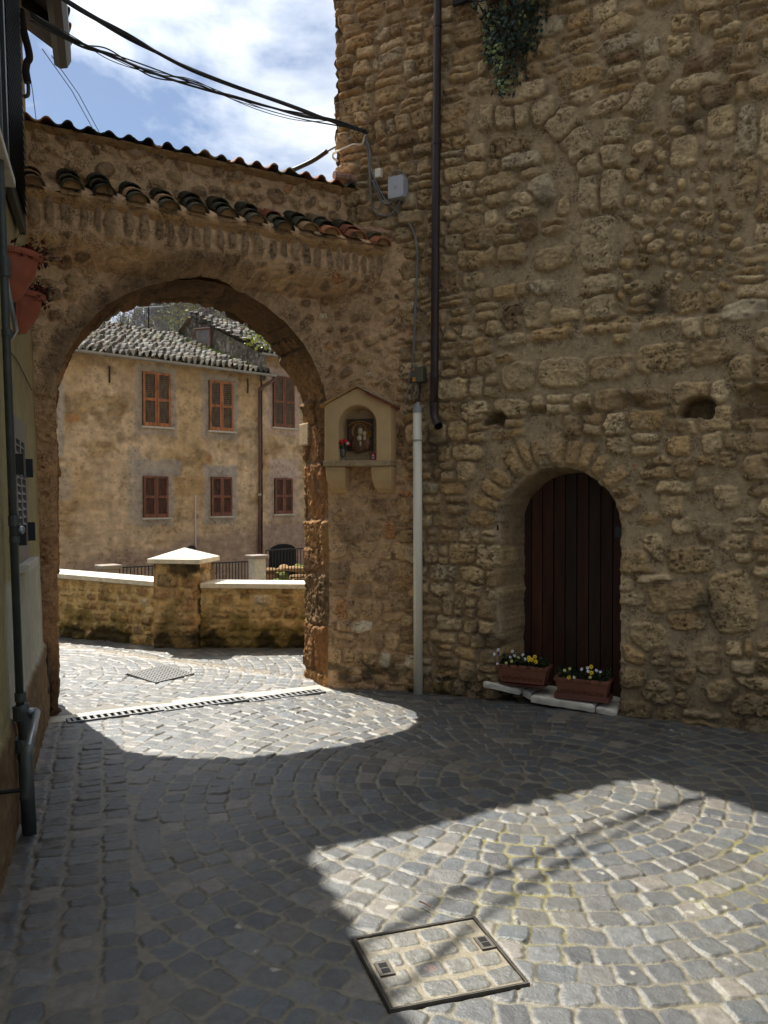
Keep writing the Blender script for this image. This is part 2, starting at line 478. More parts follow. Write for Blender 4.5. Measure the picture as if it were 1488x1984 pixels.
# ------------------------------------------------------------------ masonry engine
STONE = [1.22 * q_ for q_ in (lin(170, 145, 103), lin(178, 154, 112), lin(158, 133, 92), lin(150, 126, 89), lin(184, 161, 122), lin(166, 136, 90), lin(146, 121, 84), lin(174, 150, 110))]
def masonry(xs, ys, seeds, mort=0.010, rnd=0.035, amp=0.032, warp=0.022, seed=1, mcol=lin(168, 142, 104), pal=STONE, kinds=None, orange=0.025, rough=1.0, X=None, Y=None):
    """height field and colours of a rubble wall over the grid"""
    r = np.random.default_rng(seed)
    if X is None:
        X, Y = np.meshgrid(xs, ys)
    WX = X + warp * fbm(X * 7, Y * 7, seed, 3) + 0.008 * fbm(X * 28, Y * 28, seed + 1, 2)
    WY = Y + warp * fbm(X * 7 + 50, Y * 7, seed + 2, 3) + 0.008 * fbm(X * 28 + 50, Y * 28, seed + 3, 2)
    d1, d2, idx = raster(xs, ys, WX, WY, seeds)
    e = np.minimum(-d1 + 0.010, (d2 - d1) * 0.5) - mort
    n = len(seeds)
    sa = amp * r.uniform(0.55, 1.35, n); tilt = r.normal(0, 0.05, (n, 2)); poro = r.random(n) ** 1.6
    sx = np.array([s[0] for s in seeds]); sy = np.array([s[1] for s in seeds])
    base = np.array(pal)[r.integers(0, len(pal), n)] * r.uniform(0.86, 1.12, (n, 1))
    for i in range(n):
        q = r.random()
        if q < orange:
            base[i] = lin(176, 122, 70) * r.uniform(0.75, 1.05)
        elif q < orange + 0.05:
            base[i] = lin(190, 172, 138) * r.uniform(0.85, 1.05)
        elif q < orange + 0.08:
            base[i] = lin(126, 100, 70)
        if kinds is not None and kinds[i] is not None:
            k = kinds[i]
            if 'col' in k: base[i] = k['col']
            if 'amp' in k: sa[i] = k['amp']
            if 'poro' in k: poro[i] = k['poro']
            if 'flat' in k: tilt[i] *= 0.3
    bare_ = np.ones(n)
    if kinds is not None:
        for i in range(n):
            if kinds[i] is not None and 'bare' in kinds[i]: bare_[i] = 0.15
    I = np.clip(idx, 0, n - 1)
    st = sstep(0, 0.008, e)
    body = np.clip(e / rnd, 0, 1); body = np.sqrt(np.clip(1 - (1 - body) ** 2, 0, 1))
    h = sa[I] * body * (0.8 + 0.2 * body) + body * (tilt[I, 0] * (X - sx[I]) + tilt[I, 1] * (Y - sy[I]))
    rough_n = fbm(X * 16, Y * 16, seed + 4, 4, 0.55)
    fine = fbm(X * 48, Y * 48, seed + 5, 3, 0.6)
    pn = fbm(X * 34, Y * 46, seed + 6, 3, 0.6)
    pit = sstep(0.22, 0.55, pn + 0.55 * (poro[I] - 0.62)) * st
    ridge_ = 1 - np.abs(fbm(X * 11 + 3, Y * 14, seed + 2, 4, 0.6)) * 2
    h = np.where(e > 0, h, 0) + st * rough * (0.013 * rough_n + 0.007 * fine + 0.009 * ridge_ - 0.004) - pit * 0.018 * rough
    h = h - 0.006 * np.exp(-((e - 0.001) / 0.006) ** 2) * sstep(-0.3, 0.2, fbm(X * 5, Y * 5, seed + 5, 3))
    mo = 0.010 * fbm(X * 9, Y * 9, seed + 7, 4) + 0.003 * fine
    h = h + (1 - st) * mo
    col = base[I] * (1 + 0.20 * rough_n[..., None] + 0.14 * fine[..., None])
    col = col * (1 - 0.42 * pit[..., None])
    mc = mcol * (1 + 0.12 * fbm(X * 5, Y * 5, seed + 1, 4)[..., None] + 0.10 * fine[..., None])
    smear = sstep(0.05, 0.5, fbm(X * 6 + 9, Y * 6, seed + 3, 3)) * bare_[I]
    col = col * (1 - 0.65 * smear[..., None]) + 0.65 * smear[..., None] * mc
    col = st[..., None] * col + (1 - st[..., None]) * mc
    return X, Y, h, col, e, idx, st

def coursed(u0, u1, v0, v1, r, hmin, hmax, lmin, lmax, gap=0.0, tilt=0.0, avoid=None, p=4.0, jit=0.12, rot=0.06):
    """irregular courses of stones"""
    S = []; v = v0
    while v < v1:
        hh = r.uniform(hmin, hmax); u = u0 - r.uniform(0, lmax)
        while u < u1:
            ll = r.uniform(lmin, lmax) * (1.0 if r.random() > 0.25 else 0.55)
            parts = [(0.5, 1.0)]
            if r.random() < 0.22 and hh > 0.1:
                parts = [(0.27, 0.5), (0.76, 0.46)]
            for ctr, fr in parts:
                cu = u + ll / 2; cv = v + hh * ctr + tilt * (cu - u0) + r.normal(0, jit * hh * 0.4)
                a = ll / 2 * r.uniform(0.92, 1.06) - gap; b = hh * fr / 2 * r.uniform(0.92, 1.08) - gap
                if avoid is None or not avoid(cu, cv, a, b):
                    S.append((cu, cv, max(a, 0.02), max(b, 0.018), r.normal(tilt, rot), r.uniform(2.6, p + 1)))
            u += ll
        v += hh
    return S
def scatter(u0, u1, v0, v1, r, n, amin, amax, asp, gap, existing=(), rot=0.4, avoid=None):
    S = list(existing); out = []
    for _ in range(n * 6):
        if len(out) >= n: break
        a = r.uniform(amin, amax); b = a * r.uniform(*asp)
        u = r.uniform(u0, u1); v = r.uniform(v0, v1); th = r.normal(0, rot)
        if avoid is not None and avoid(u, v, a, b): continue
        ok = True
        for q in S:
            if math.hypot((q[0] - u) / 1.15, q[1] - v) < 0.5 * (a + b + q[2] + q[3]) * 0.92 + gap:
                ok = False; break
        if ok:
            t = (u, v, a, b, th, r.uniform(2.0, 3.0)); S.append(t); out.append(t)
    return out
def inside_special(special):
    def f(u, v, a, b):
        for (su, sv, sa, sb, th, p) in special:
            c, s = math.cos(th), math.sin(th)
            dx, dy = u - su, v - sv
            lx = abs(dx * c + dy * s) / (sa + min(a, b) * 0.75); ly = abs(-dx * s + dy * c) / (sb + min(a, b) * 0.75)
            if lx < 1 and ly < 1: return True
        return False
    return f

# ------------------------------------------------------------------ tower (the big stone house on the right)
def tower_stone(x0, y0, x1, y1, wpx, p=4.5):
    u0, z0 = TW.uz(x0, y0); u1, z1 = TW.uz(x1, y1)
    ln = math.hypot(u1 - u0, z1 - z0); pxl = math.hypot(x1 - x0, y1 - y0)
    return ((u0 + u1) / 2, (z0 + z1) / 2, ln / 2, wpx / 2 * ln / pxl * (1.05 if abs(x1 - x0) > abs(y1 - y0) else 1.16), math.atan2(z1 - z0, u1 - u0), p)
sp_px = [  # walled-up arch with its pilaster
    (1163, 420, 1163, 528, 62), (1163, 532, 1163, 572, 62), (1163, 575, 1163, 627, 60),
    (1142, 344, 1144, 416, 36), (1184, 330, 1184, 408, 40), (1190, 281, 1186, 326, 44), (1203, 230, 1196, 278, 50), (1222, 224, 1258, 160, 42), (1256, 150, 1296, 126, 44),
    (1143, 304, 1146, 340, 38), (1106, 258, 1138, 306, 46), (1080, 218, 1108, 262, 54), (1048, 200, 1062, 236, 40), (1012, 203, 1014, 244, 28), (980, 203, 978, 252, 36), (946, 205, 944, 254, 28),
    # string course and the big blocks under it
    (1030, 652, 1122, 640, 24), (1126, 640, 1232, 626, 26), (1236, 628, 1308, 618, 26), (968, 664, 1026, 656, 24),
    (1046, 726, 1142, 718, 52), (1145, 716, 1230, 708, 48), (1237, 700, 1334, 690, 54), (978, 732, 1043, 728, 46), (1340, 690, 1420, 676, 50),
    # stones of the upper field
    (1155, 105, 1240, 72, 34), (1245, 104, 1280, 92, 40), (1295, 95, 1340, 80, 46), (1300, 55, 1345, 42, 46), (1215, 25, 1255, 12, 24), (1108, 160, 1178, 136, 38), (1080, 165, 1105, 155, 46), (1100, 196, 1156, 176, 30),
    (985, 400, 1045, 388, 34), (1040, 345, 1055, 395, 40), (970, 620, 1010, 612, 44), (1015, 618, 1068, 606, 40), (1040, 508, 1110, 494, 40), (980, 412, 1044, 402, 34),
    (1300, 300, 1352, 290, 60), (1370, 240, 1434, 232, 58), (1448, 205, 1450, 300, 40), (1490, 205, 1492, 320, 44), (1450, 305, 1450, 400, 42), (1492, 325, 1492, 430, 44), (1300, 590, 1360, 580, 44), (1400, 610, 1490, 596, 40),
    # right of the doorway
    (1255, 1065, 1285, 1063, 60), (1295, 1085, 1380, 1080, 52), (1258, 1160, 1370, 1152, 60), (1378, 1170, 1470, 1162, 120), (1352, 1035, 1406, 1030, 34), (1298, 870, 1340, 866, 44), (1390, 890, 1430, 886, 34), (1350, 940, 1380, 938, 30), (1385, 965, 1435, 962, 42), (1225, 1235, 1290, 1230, 50), (1300, 1200, 1370, 1195, 40), (1350, 1280, 1400, 1280, 50), (1370, 1340, 1430, 1330, 40), (1205, 1010, 1250, 1008, 26), (1210, 1265, 1250, 1262, 40), (1205, 1310, 1250, 1312, 44),
]
sp = [tower_stone(*q) for q in sp_px]
sp_kind = [dict(col=lin(182, 159, 120) * (0.95 + 0.1 * random.random()), amp=0.052, poro=0.3, flat=1, bare=1) if i < 16 else dict(amp=0.034, flat=1) for i in range(len(sp))]
DUC, DHW, DSP, DRI = 1.185, 0.480, 1.36, 0.50       # doorway at the wall face
for k in range(15):                                   # rough voussoirs round the doorway
    a = R_(8 + 164 * k / 14 + random.uniform(-2, 2))
    r0 = 0.50; r1 = r0 + random.uniform(0.17, 0.29)
    cu = DUC - 0.01; cz = DSP
    ex = 1.0
    p0 = (cu + r0 * math.cos(a), cz + r0 * math.sin(a) * 1.04); p1 = (cu + r1 * math.cos(a), cz + r1 * math.sin(a) * 1.04)
    sp.append(((p0[0] + p1[0]) / 2, (p0[1] + p1[1]) / 2, math.dist(p0, p1) / 2, random.uniform(0.045, 0.062), math.atan2(p1[1] - p0[1], p1[0] - p0[0]), 3.2))
    sp_kind.append(dict(amp=0.034, col=lin(180, 148, 100) * random.uniform(0.85, 1.08)))
for q, c in (((937, 513, 972, 512, 8), lin(190, 92, 58)), ((1206, 912, 1240, 904, 7), lin(186, 84, 50)), ((1210, 905, 1248, 893, 6), lin(186, 84, 50)), ((1207, 952, 1226, 946, 8), lin(180, 84, 50)), ((935, 1023, 962, 1021, 8), lin(168, 92, 60))):
    sp.append(tower_stone(*q)); sp_kind.append(dict(col=c, amp=0.016, poro=0.2))
av = inside_special(sp)
small = lambda u, v, a, b: (1.66 < u < 2.45 and 2.98 < v < 4.35)
in_door = lambda u, v: abs(u - DUC) < DHW - 0.05 and v < DSP + 0.3
r1 = np.random.default_rng(3)
S = list(sp)
S += coursed(-0.95, 4.7, 2.95, 6.8, r1, 0.095, 0.165, 0.15, 0.36, 0.002, 0.015, lambda u, v, a, b: av(u, v, a, b) or small(u, v, a, b), rot=0.07)
S += coursed(-0.95, 4.7, -0.2, 2.95, r1, 0.105, 0.19, 0.12, 0.32, 0.002, 0.0, lambda u, v, a, b: av(u, v, a, b) or in_door(u, v), rot=0.06)
S += scatter(1.66, 2.45, 2.98, 4.35, r1, 150, 0.028, 0.075, (0.6, 0.95), 0.004, sp, avoid=av)
kinds = sp_kind + [None] * (len(S) - len(sp_kind))
for i in range(len(sp_kind), len(S)):
    if S[i][2] < 0.076 and small(S[i][0], S[i][1], 0, 0):
        kinds[i] = dict(amp=0.045)
xs = np.arange(-0.93, 3.35, 0.0078); xs = np.concatenate([xs, np.arange(3.36, 4.7, 0.02)])
ys = np.arange(-0.16, 6.7, 0.0078)
U, Z, h, col, e, idx, st = masonry(xs, ys, S, mort=0.006, rnd=0.022, amp=0.044, seed=21, kinds=kinds, orange=0.0, mcol=1.22 * lin(156, 136, 104))
h += 0.03 * fbm(U * 0.9, Z * 0.9, 4, 3)
h -= 0.05 * sstep(2.98, 2.9, Z) * 0 + 0.018 * sstep(1.64, 1.72, U) * sstep(2.5, 2.4, U) * sstep(2.95, 3.0, Z) * sstep(4.5, 4.3, Z)
# ledge where the wall gets thicker below the string course
h += 0.035 * sstep(2.94, 2.90, Z) * sstep(0.3, 0.7, U)
# beam holes and scars
def hole_px(x0, y0, x1, y1, depth, soft=0.018, seed=0):
    global h, col
    u0, z1 = TW.uz(x0, y0); u1, z0 = TW.uz(x1, y1)
    cu, cz, a, b = (u0 + u1) / 2, (z0 + z1) / 2, abs(u1 - u0) / 2, abs(z1 - z0) / 2
    wu = U + 0.03 * fbm(U * 9, Z * 9, seed, 3); wz = Z + 0.025 * fbm(U * 9 + 30, Z * 9, seed + 1, 3)
    sd = ((np.abs((wu - cu) / a) ** 5 + np.abs((wz - cz + b * 0.3 * np.abs(wu - cu) / a) / b) ** 5) ** 0.2 - 1) * min(a, b)
    k = sstep(soft, -soft, sd)
    h = h * (1 - k) - depth * k
    col = col * (1 - 0.25 * k[..., None])
hole_px(946, 803, 978, 822, 0.16, 0.02, 1)
hole_px(1322, 770, 1386, 805, 0.22, 0.012, 2)
hole_px(1425, 752, 1520, 806, 0.07, 0.025, 3)
hole_px(1033, 792, 1052, 800, 0.07, 0.03, 4)
hole_px(1116, 788, 1146, 800, 0.06, 0.03, 5)
hole_px(1200, 772, 1250, 788, 0.03, 0.03, 6)
# the doorway recess, splayed on its left
jag = 0.016 * fbm(Z * 9, U * 3, 5, 3) + 0.008 * fbm(Z * 30, U * 9, 6, 2)
def arch_sd(cu, hw, spz, ri):
    du = np.abs(U - cu) / hw; dz = np.clip(Z - spz, 0, None) / ri
    return (np.sqrt(du ** 2 + dz ** 2) - 1) * hw
f1 = arch_sd(DUC, DHW, DSP, DRI) + jag
f2 = arch_sd(1.20, 0.435, 1.40, 0.42) + jag * 0.7
t = np.clip(-f1 / np.maximum(f2 - f1, 0.012), 0, 1)
t = np.where(f1 > 0, 0, t)
deep = 0.52 * t ** 0.85
rim = sstep(0.0, 0.05, f1)
rev = (f1 < 0) * (0.022 * fbm(t * 5 + U * 6, Z * 9, 3, 4) + 0.012 * fbm(t * 9 + U * 20, Z * 24, 6, 3))
h = np.where(f1 > 0, h * (0.45 + 0.55 * rim), h * 0.8 * (1 - 0.4 * t)) - deep + rev * sstep(0, 0.1, t)
soffit = ((f1 < 0) & (f2 > 0))[..., None]
col = np.where(soffit, col * np.array([1.0, 0.93, 0.84]), col)
# stains: dark lichen on ledges, damp foot, splash under the downpipe
stn = sstep(0.15, 0.5, fbm(U * 5, Z * 5, 6, 4)) * (sstep(2.84, 2.93, Z) * sstep(3.02, 2.95, Z))
stn = np.maximum(stn, 0.9 * sstep(0.32, 0.6, fbm(U * 2.3 + 3, Z * 2.3, 7, 5)))
col = col * (1 - 0.62 * stn[..., None]) + 0.62 * stn[..., None] * lin(58, 50, 42)
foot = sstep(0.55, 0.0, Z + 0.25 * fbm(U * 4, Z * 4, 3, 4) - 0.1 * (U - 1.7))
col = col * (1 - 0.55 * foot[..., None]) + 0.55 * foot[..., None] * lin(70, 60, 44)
spl = sstep(0.30, 0.05, np.hypot((U - 0.12) / 0.55, (Z - 2.05) / 0.9) + 0.12 * fbm(U * 8, Z * 8, 2, 4))
col = col * (1 - 0.7 * spl[..., None]) + 0.7 * spl[..., None] * lin(52, 42, 32)
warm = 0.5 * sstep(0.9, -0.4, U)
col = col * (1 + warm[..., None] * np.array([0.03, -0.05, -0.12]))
col = desat(col, 0.09) * np.array([1.10, 1.08, 1.06])
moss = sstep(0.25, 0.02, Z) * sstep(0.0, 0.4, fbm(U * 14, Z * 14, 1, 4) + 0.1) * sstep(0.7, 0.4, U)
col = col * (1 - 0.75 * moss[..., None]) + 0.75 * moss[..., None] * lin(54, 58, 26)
edge = -0.885 + 0.03 * fbm(Z * 6, Z * 0, 2, 3) + 0.02 * fbm(Z * 22, Z * 0 + 4, 3, 2)
over = sstep(0.05, 0.0, U - edge)
h = h - 0.06 * over
Pt = TW.O + TW.d * U[..., None] + TW.n * h[..., None]; Pt[..., 2] = Z
keep = ((U[:-1, :-1] + U[1:, 1:]) / 2 > (edge[:-1, :-1]))
tower = thing('stone_house', 'tall rough stone house wall with an arched dark red door and a brown downpipe', 'house', TW.at(1.2, 0, -0.6))
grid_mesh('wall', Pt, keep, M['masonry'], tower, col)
# side wall and the mass behind
xs2 = np.arange(0, 5.0, 0.03); ys2 = np.arange(-0.16, 9.6, 0.03)
r2 = np.random.default_rng(5)
U2, Z2, h2, col2, *_ = masonry(xs2, ys2, coursed(-0.1, 5.1, -0.2, 9.7, r2, 0.14, 0.22, 0.2, 0.45), seed=31)
Ps = TW.at(-0.88, 0) - TW.n * U2[..., None] - TW.d * (h2 - 0.02)[..., None]; Ps[..., 2] = Z2
grid_mesh('wall', Ps, None, M['masonry'], tower, col2, flip=True)
mb = MB()
mb.box(-0.84, 4.7, -5.0, -0.62, -0.3, 6.6, TW.mat(0, 0), c=tuple(lin(166, 136, 96)))
mb.box(-0.86, 4.7, -5.0, -0.03, 6.66, 9.6, TW.mat(0, 0), c=tuple(lin(166, 136, 96)))
mb.build('building_block', M['masonry'], tower, colors=True)

# door leaf: vertical boards
door = MB()
nb_ = 11
u0d, u1d = 0.62, 1.70
for k in range(nb_):
    a = u0d + (u1d - u0d) * k / nb_; b = u0d + (u1d - u0d) * (k + 1) / nb_
    c = (lin(84, 44, 23) if random.random() < 0.5 else lin(54, 34, 21)) * random.uniform(0.3, 0.95)
    y = random.uniform(0, 0.006)
    vs = []; fs = []
    door.box(a + 0.004, b - 0.004, -0.455, -0.425 + y, 0.0, 1.84, TW.mat(0, 0), c=tuple(c))
door.box(u0d, u1d, -0.475, -0.452, 0.0, 1.85, TW.mat(0, 0), c=tuple(lin(30, 14, 10)))
dob = door.build('door', M['door'], tower, bevel=0.003, colors=True)
for a_, b_, c_, d_ in ((1.62, 1.665, 1.32, 1.40), (0.64, 0.69, 1.36, 1.40)):
    MB().box(a_, b_, -0.03, 0.03, c_, d_, TW.mat(0, 0)).build('iron_pin', M['iron'], tower)
hg = MB()
hg.tube([TW.at(*TW.uz(1059, 727), 0.0), TW.at(*TW.uz(1059, 727), 0.05), TW.at(*TW.uz(1075, 724), 0.06)], 0.008, 6)
hg.build('iron_hook', M['iron'], tower)

# ------------------------------------------------------------------ gateway with its two tiled roofs
GS, GR, GZ = 1.11, 1.12, 2.27         # arch centre along the wall, radius, springing height
def hole_sd(s, z, r=GR):
    zz_ = np.clip(z - GZ, 0, None)
    ang = np.arctan2(zz_, s - GS)
    j = 0.012 * fbm(ang * 6 + 4, z * 2.5, 3, 3) + 0.006 * fbm(ang * 22, z * 9, 4, 2)
    return np.hypot(s - GS, zz_) - r + j
gs = np.arange(-0.78, 2.90, 0.0078)
gzs = np.concatenate([np.arange(-0.16, 3.32, 0.0078), np.arange(3.32, 3.50, 0.004), np.arange(3.50, 4.38, 0.0078)])
Sg, Zg = np.meshgrid(gs, gzs)
S1 = Sg + 0.37 * np.clip(Sg - 2.233, 0, None)
gsp = []; gk = []
dkc = lin(104, 80, 56)
for k in range(27):                                  # ring of dark voussoirs round the opening
    a = math.pi * (k + 0.5) / 27 + random.uniform(-0.015, 0.015)
    rr = GR + 0.075
    gsp.append((GS + rr * math.cos(a), GZ + rr * math.sin(a), 0.085, 0.064, a, 4.5)); gk.append(dict(col=lin(158, 126, 87) * random.uniform(0.95, 1.05), amp=0.004))
s = -0.6
while s < 2.75:                                      # upright stones of the projecting band
    wd = random.uniform(0.022, 0.036); hh = random.uniform(0.075, 0.105)
    gsp.append((s, 3.635 + random.uniform(-0.015, 0.015), wd, hh, random.gauss(0, 0.07) , 3.0)); gk.append(dict(amp=0.026, col=lin(136, 108, 74) * random.uniform(0.8, 1.2), bare=1))
    s += wd * 2 + random.uniform(0.025, 0.06)
gav = inside_special(gsp)
rg = np.random.default_rng(9)
offhole = lambda u, v, a, b: gav(u, v, a, b) or (abs(u - GS) < GR - 0.02 and v < GZ) or math.hypot(u - GS, v - GZ) < GR + 0.13 or (3.40 < v < 3.8)
S3 = list(gsp)
S3 += scatter(-0.7, 2.75, 3.98, 4.36, rg, 80, 0.03, 0.085, (0.45, 0.8), 0.010, gsp, rot=0.35)
S3 += scatter(-0.7, 3.2, 3.40, 3.52, rg, 40, 0.03, 0.06, (0.5, 0.8), 0.008, gsp, rot=0.3)
S3 += scatter(2.28, 3.3, 1.35, 3.38, rg, 120, 0.03, 0.085, (0.5, 0.85), 0.006, gsp, rot=0.35, avoid=offhole)
S3 += coursed(2.25, 3.35, -0.2, 1.35, rg, 0.10, 0.19, 0.10, 0.28, 0.008, 0.0, offhole, rot=0.07)
S3 += scatter(-0.7, 2.3, 2.4, 3.42, rg, 90, 0.03, 0.07, (0.5, 0.9), 0.006, gsp, avoid=offhole)
S3 += coursed(-0.78, 0.02, -0.2, 2.4, rg, 0.45, 0.6, 0.5, 0.8, 0.003, 0.0, None, rot=0.02)
gkk = gk + [None] * (len(S3) - len(gk))
x1 = S1[0]
_, _, hg_, cg, eg, ig, sg_ = masonry(x1, gzs, S3, mort=0.004, rnd=0.024, amp=0.034, seed=41, kinds=gkk, mcol=lin(176, 140, 98), pal=[lin(154, 122, 80), lin(164, 130, 84), lin(140, 108, 72), lin(170, 136, 90), lin(132, 104, 72)], X=S1, Y=Zg, orange=0.03)
fh = hole_sd(Sg, Zg)
hg_ = hg_ * sstep(0.0, 0.05, fh)
lip = 3.36 - 0.03 * sstep(2.2, 2.7, Sg) + 0.01 * fbm(Sg * 4, Zg * 0, 2, 3)
band = 0.33 * np.sin(np.pi / 2 * np.clip((Zg - lip) / 0.2, 0, 1)) * sstep(4.02, 3.80, Zg)
cham = np.clip(Sg - 2.233, 0, None) * 0.936
cham = np.where(Zg > 3.70, cham * sstep(4.02, 3.80, Zg), cham)
Dg = np.maximum(band, cham)
Dg = Dg + 0.02 * fbm(Sg * 1.2, Zg * 1.2, 3, 3) * sstep(0, 0.1, fh)
hg_ = hg_ + Dg
gx_ = np.gradient(fh, axis=1) / np.gradient(Sg, axis=1); gy_ = np.gradient(fh, axis=0) / np.gradient(Zg, axis=0)
gn = np.maximum(np.hypot(gx_, gy_), 0.3)
cell = 0.0078
near = np.abs(fh) < 0.62 * cell
Sx = np.where(near, Sg - fh * gx_ / gn ** 2, Sg); Zx = np.where(near, Zg - fh * gy_ / gn ** 2, Zg)
fq = np.where(near, 0, fh)
kq = (fq[:-1, :-1] + fq[1:, :-1] + fq[:-1, 1:] + fq[1:, 1:]) > 1e-6
# dark crust on the arch ring and the left jamb, green foot, darker left foot
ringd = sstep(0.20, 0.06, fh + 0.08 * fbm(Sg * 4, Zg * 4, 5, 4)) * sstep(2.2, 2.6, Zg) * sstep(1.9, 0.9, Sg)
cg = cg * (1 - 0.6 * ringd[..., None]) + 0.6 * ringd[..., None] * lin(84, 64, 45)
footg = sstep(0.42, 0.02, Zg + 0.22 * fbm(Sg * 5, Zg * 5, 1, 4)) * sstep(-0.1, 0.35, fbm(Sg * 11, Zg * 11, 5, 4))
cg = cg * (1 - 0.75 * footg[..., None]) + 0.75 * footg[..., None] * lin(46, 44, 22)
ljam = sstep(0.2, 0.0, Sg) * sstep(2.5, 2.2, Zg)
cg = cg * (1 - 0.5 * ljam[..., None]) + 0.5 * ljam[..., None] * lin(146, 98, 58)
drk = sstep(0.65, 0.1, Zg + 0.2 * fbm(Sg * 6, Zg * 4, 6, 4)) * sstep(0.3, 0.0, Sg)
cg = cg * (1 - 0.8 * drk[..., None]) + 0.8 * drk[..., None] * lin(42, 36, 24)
cg = desat(cg, 0.14) * 1.64
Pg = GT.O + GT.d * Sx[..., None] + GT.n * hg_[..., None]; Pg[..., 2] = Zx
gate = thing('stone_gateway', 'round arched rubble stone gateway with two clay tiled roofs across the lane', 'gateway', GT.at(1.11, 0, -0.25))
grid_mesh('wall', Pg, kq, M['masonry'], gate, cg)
# soffit and reveals: a strip swept round the opening
TH = 0.5
npth = []
for z in np.arange(-0.16, GZ, 0.009): npth.append((GS - GR, z, -1.0, 0.0))
for a in np.arange(math.pi, 0, -0.009 / GR): npth.append((GS + GR * math.cos(a), GZ + GR * math.sin(a), math.cos(a), math.sin(a)))
for z in np.arange(GZ, -0.165, -0.009): npth.append((GS + GR, z, 1.0, 0.0))
npth = np.array(npth); npt = len(npth)
tl = np.concatenate([[0], np.cumsum(np.hypot(np.diff(npth[:, 0]), np.diff(npth[:, 1])))])
vv = np.concatenate([[0, 0.004, 0.008], np.arange(0.016, TH + 0.004, 0.009)])
Tt, Vv = np.meshgrid(tl, vv)
rs = np.random.default_rng(13)
Sj = [(b_, a_, d_, c_, th_, p_) for (a_, b_, c_, d_, th_, p_) in coursed(-0.1, TH + 0.2, -0.05, tl[-1] + 0.1, rs, 0.22, 0.5, 0.4, 0.7, 0.002, 0.0, None, p=6)]
_, _, hj, cj, ej, ij, sj = masonry(tl, vv, Sj, mort=0.003, rnd=0.03, amp=0.014, seed=51, mcol=lin(120, 92, 62), pal=[lin(150, 104, 62), lin(160, 116, 70), lin(136, 98, 60), lin(168, 126, 80)], orange=0.05, rough=0.9)
bs, bz = np.meshgrid(npth[:, 0], vv)[0], np.meshgrid(npth[:, 1], vv)[0]
ns_, nz_ = np.meshgrid(npth[:, 2], vv)[0], np.meshgrid(npth[:, 3], vv)[0]
jg = hole_sd(bs, bz)                 # jag of the edge, kept along the depth and fading
f0 = -jg * (1 - sstep(0.02, 0.3, Vv))
taper = 0.055 * Vv / TH * np.clip(nz_, 0, 1)
dsp = f0 - (hj + 0.016 * fbm(Tt * 2.5, Vv * 4, 2, 4) + 0.006) * sstep(0.0, 0.07, Vv) - taper
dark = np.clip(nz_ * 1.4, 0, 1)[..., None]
cj = cj * (1 - 0.72 * dark) + 0.72 * dark * lin(70, 54, 38) * (1 + 0.3 * fbm(Tt * 8, Vv * 8, 1, 4)[..., None])  # colour darkens as the soffit turns overhead, its shade painted in
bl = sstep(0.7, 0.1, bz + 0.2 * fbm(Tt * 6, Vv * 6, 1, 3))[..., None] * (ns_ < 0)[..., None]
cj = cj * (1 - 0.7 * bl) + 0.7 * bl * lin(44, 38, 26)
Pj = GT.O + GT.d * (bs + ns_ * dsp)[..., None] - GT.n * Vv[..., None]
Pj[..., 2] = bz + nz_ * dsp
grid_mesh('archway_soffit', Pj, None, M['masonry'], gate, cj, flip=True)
# back face
gs2 = np.arange(-0.78, 2.6, 0.03); gz2 = np.arange(-0.2, 4.52, 0.03)
A2, B2 = np.meshgrid(gs2, gz2)
f2_ = np.hypot(A2 - GS, np.clip(B2 - GZ, 0, None)) - (GR - 0.05 * sstep(GZ, GZ + 1, B2))
near2 = np.abs(f2_) < 0.02
gx2 = np.gradient(f2_, 0.03, axis=1); gy2 = np.gradient(f2_, 0.03, axis=0)
A3 = np.where(near2, A2 - f2_ * gx2, A2); B3 = np.where(near2, B2 - f2_ * gy2, B2)
fq2 = np.where(near2, 0, f2_)
k2 = (fq2[:-1, :-1] + fq2[1:, :-1] + fq2[:-1, 1:] + fq2[1:, 1:]) > 1e-6
_, _, hb, cb, *_ = masonry(gs2, gz2, coursed(-0.8, 2.7, -0.2, 4.6, rs, 0.12, 0.2, 0.15, 0.35), seed=61)
Pb = GT.O + GT.d * A3[..., None] - GT.n * (TH + hb * 0.5 * sstep(0, .1, f2_))[..., None]; Pb[..., 2] = B3
grid_mesh('wall', Pb, k2, M['masonry'], gate, cb, flip=True)
imp = MB()
x0i, y0i = GS + GR - 0.05, -TH - 0.03
imp.box(GS + GR - 0.055, GS + GR + 0.05, -TH - 0.05, -TH + 0.17, GZ - 0.16, GZ + 0.05, GT.mat(0, 0))
imp.build('impost', M['shelf'], gate, bevel=0.012)

def coppo(mb, base, ax, up, length, r0, r1, convex=True, thick=0.011, c=(1, 1, 1), seg=9, arc=math.pi, flat=1.0):
    """one half-round clay tile: base is its lower end, ax points up the slope"""
    ax = Vector(ax).normalized(); up = Vector(up); side = ax.cross(up).normalized(); up = side.cross(ax).normalized() * flat
    if not convex: up = -up
    vs = []
    for k, (dist, r) in enumerate(((0.0, r0), (length, r1))):
        o = Vector(base) + ax * dist
        for rr in (r, r - thick):
            for i in range(seg + 1):
                th = math.pi / 2 - arc / 2 + arc * i / seg
                vs.append(o + side * (rr * math.cos(th)) + up * (rr * math.sin(th)))
    n = seg + 1
    fs = []
    for i in range(seg):
        fs.append((i, i + 1, 2 * n + i + 1, 2 * n + i))                       # outer
        fs.append((n + i + 1, n + i, 3 * n + i, 3 * n + i + 1))               # inner
        fs.append((i + 1, i, n + i, n + i + 1))                               # lower rim
        fs.append((2 * n + i, 2 * n + i + 1, 3 * n + i + 1, 3 * n + i))       # upper rim
    for i in (0, seg):
        fs.append((i, n + i, 3 * n + i, 2 * n + i))
    mb.add(vs, fs, tuple(c))
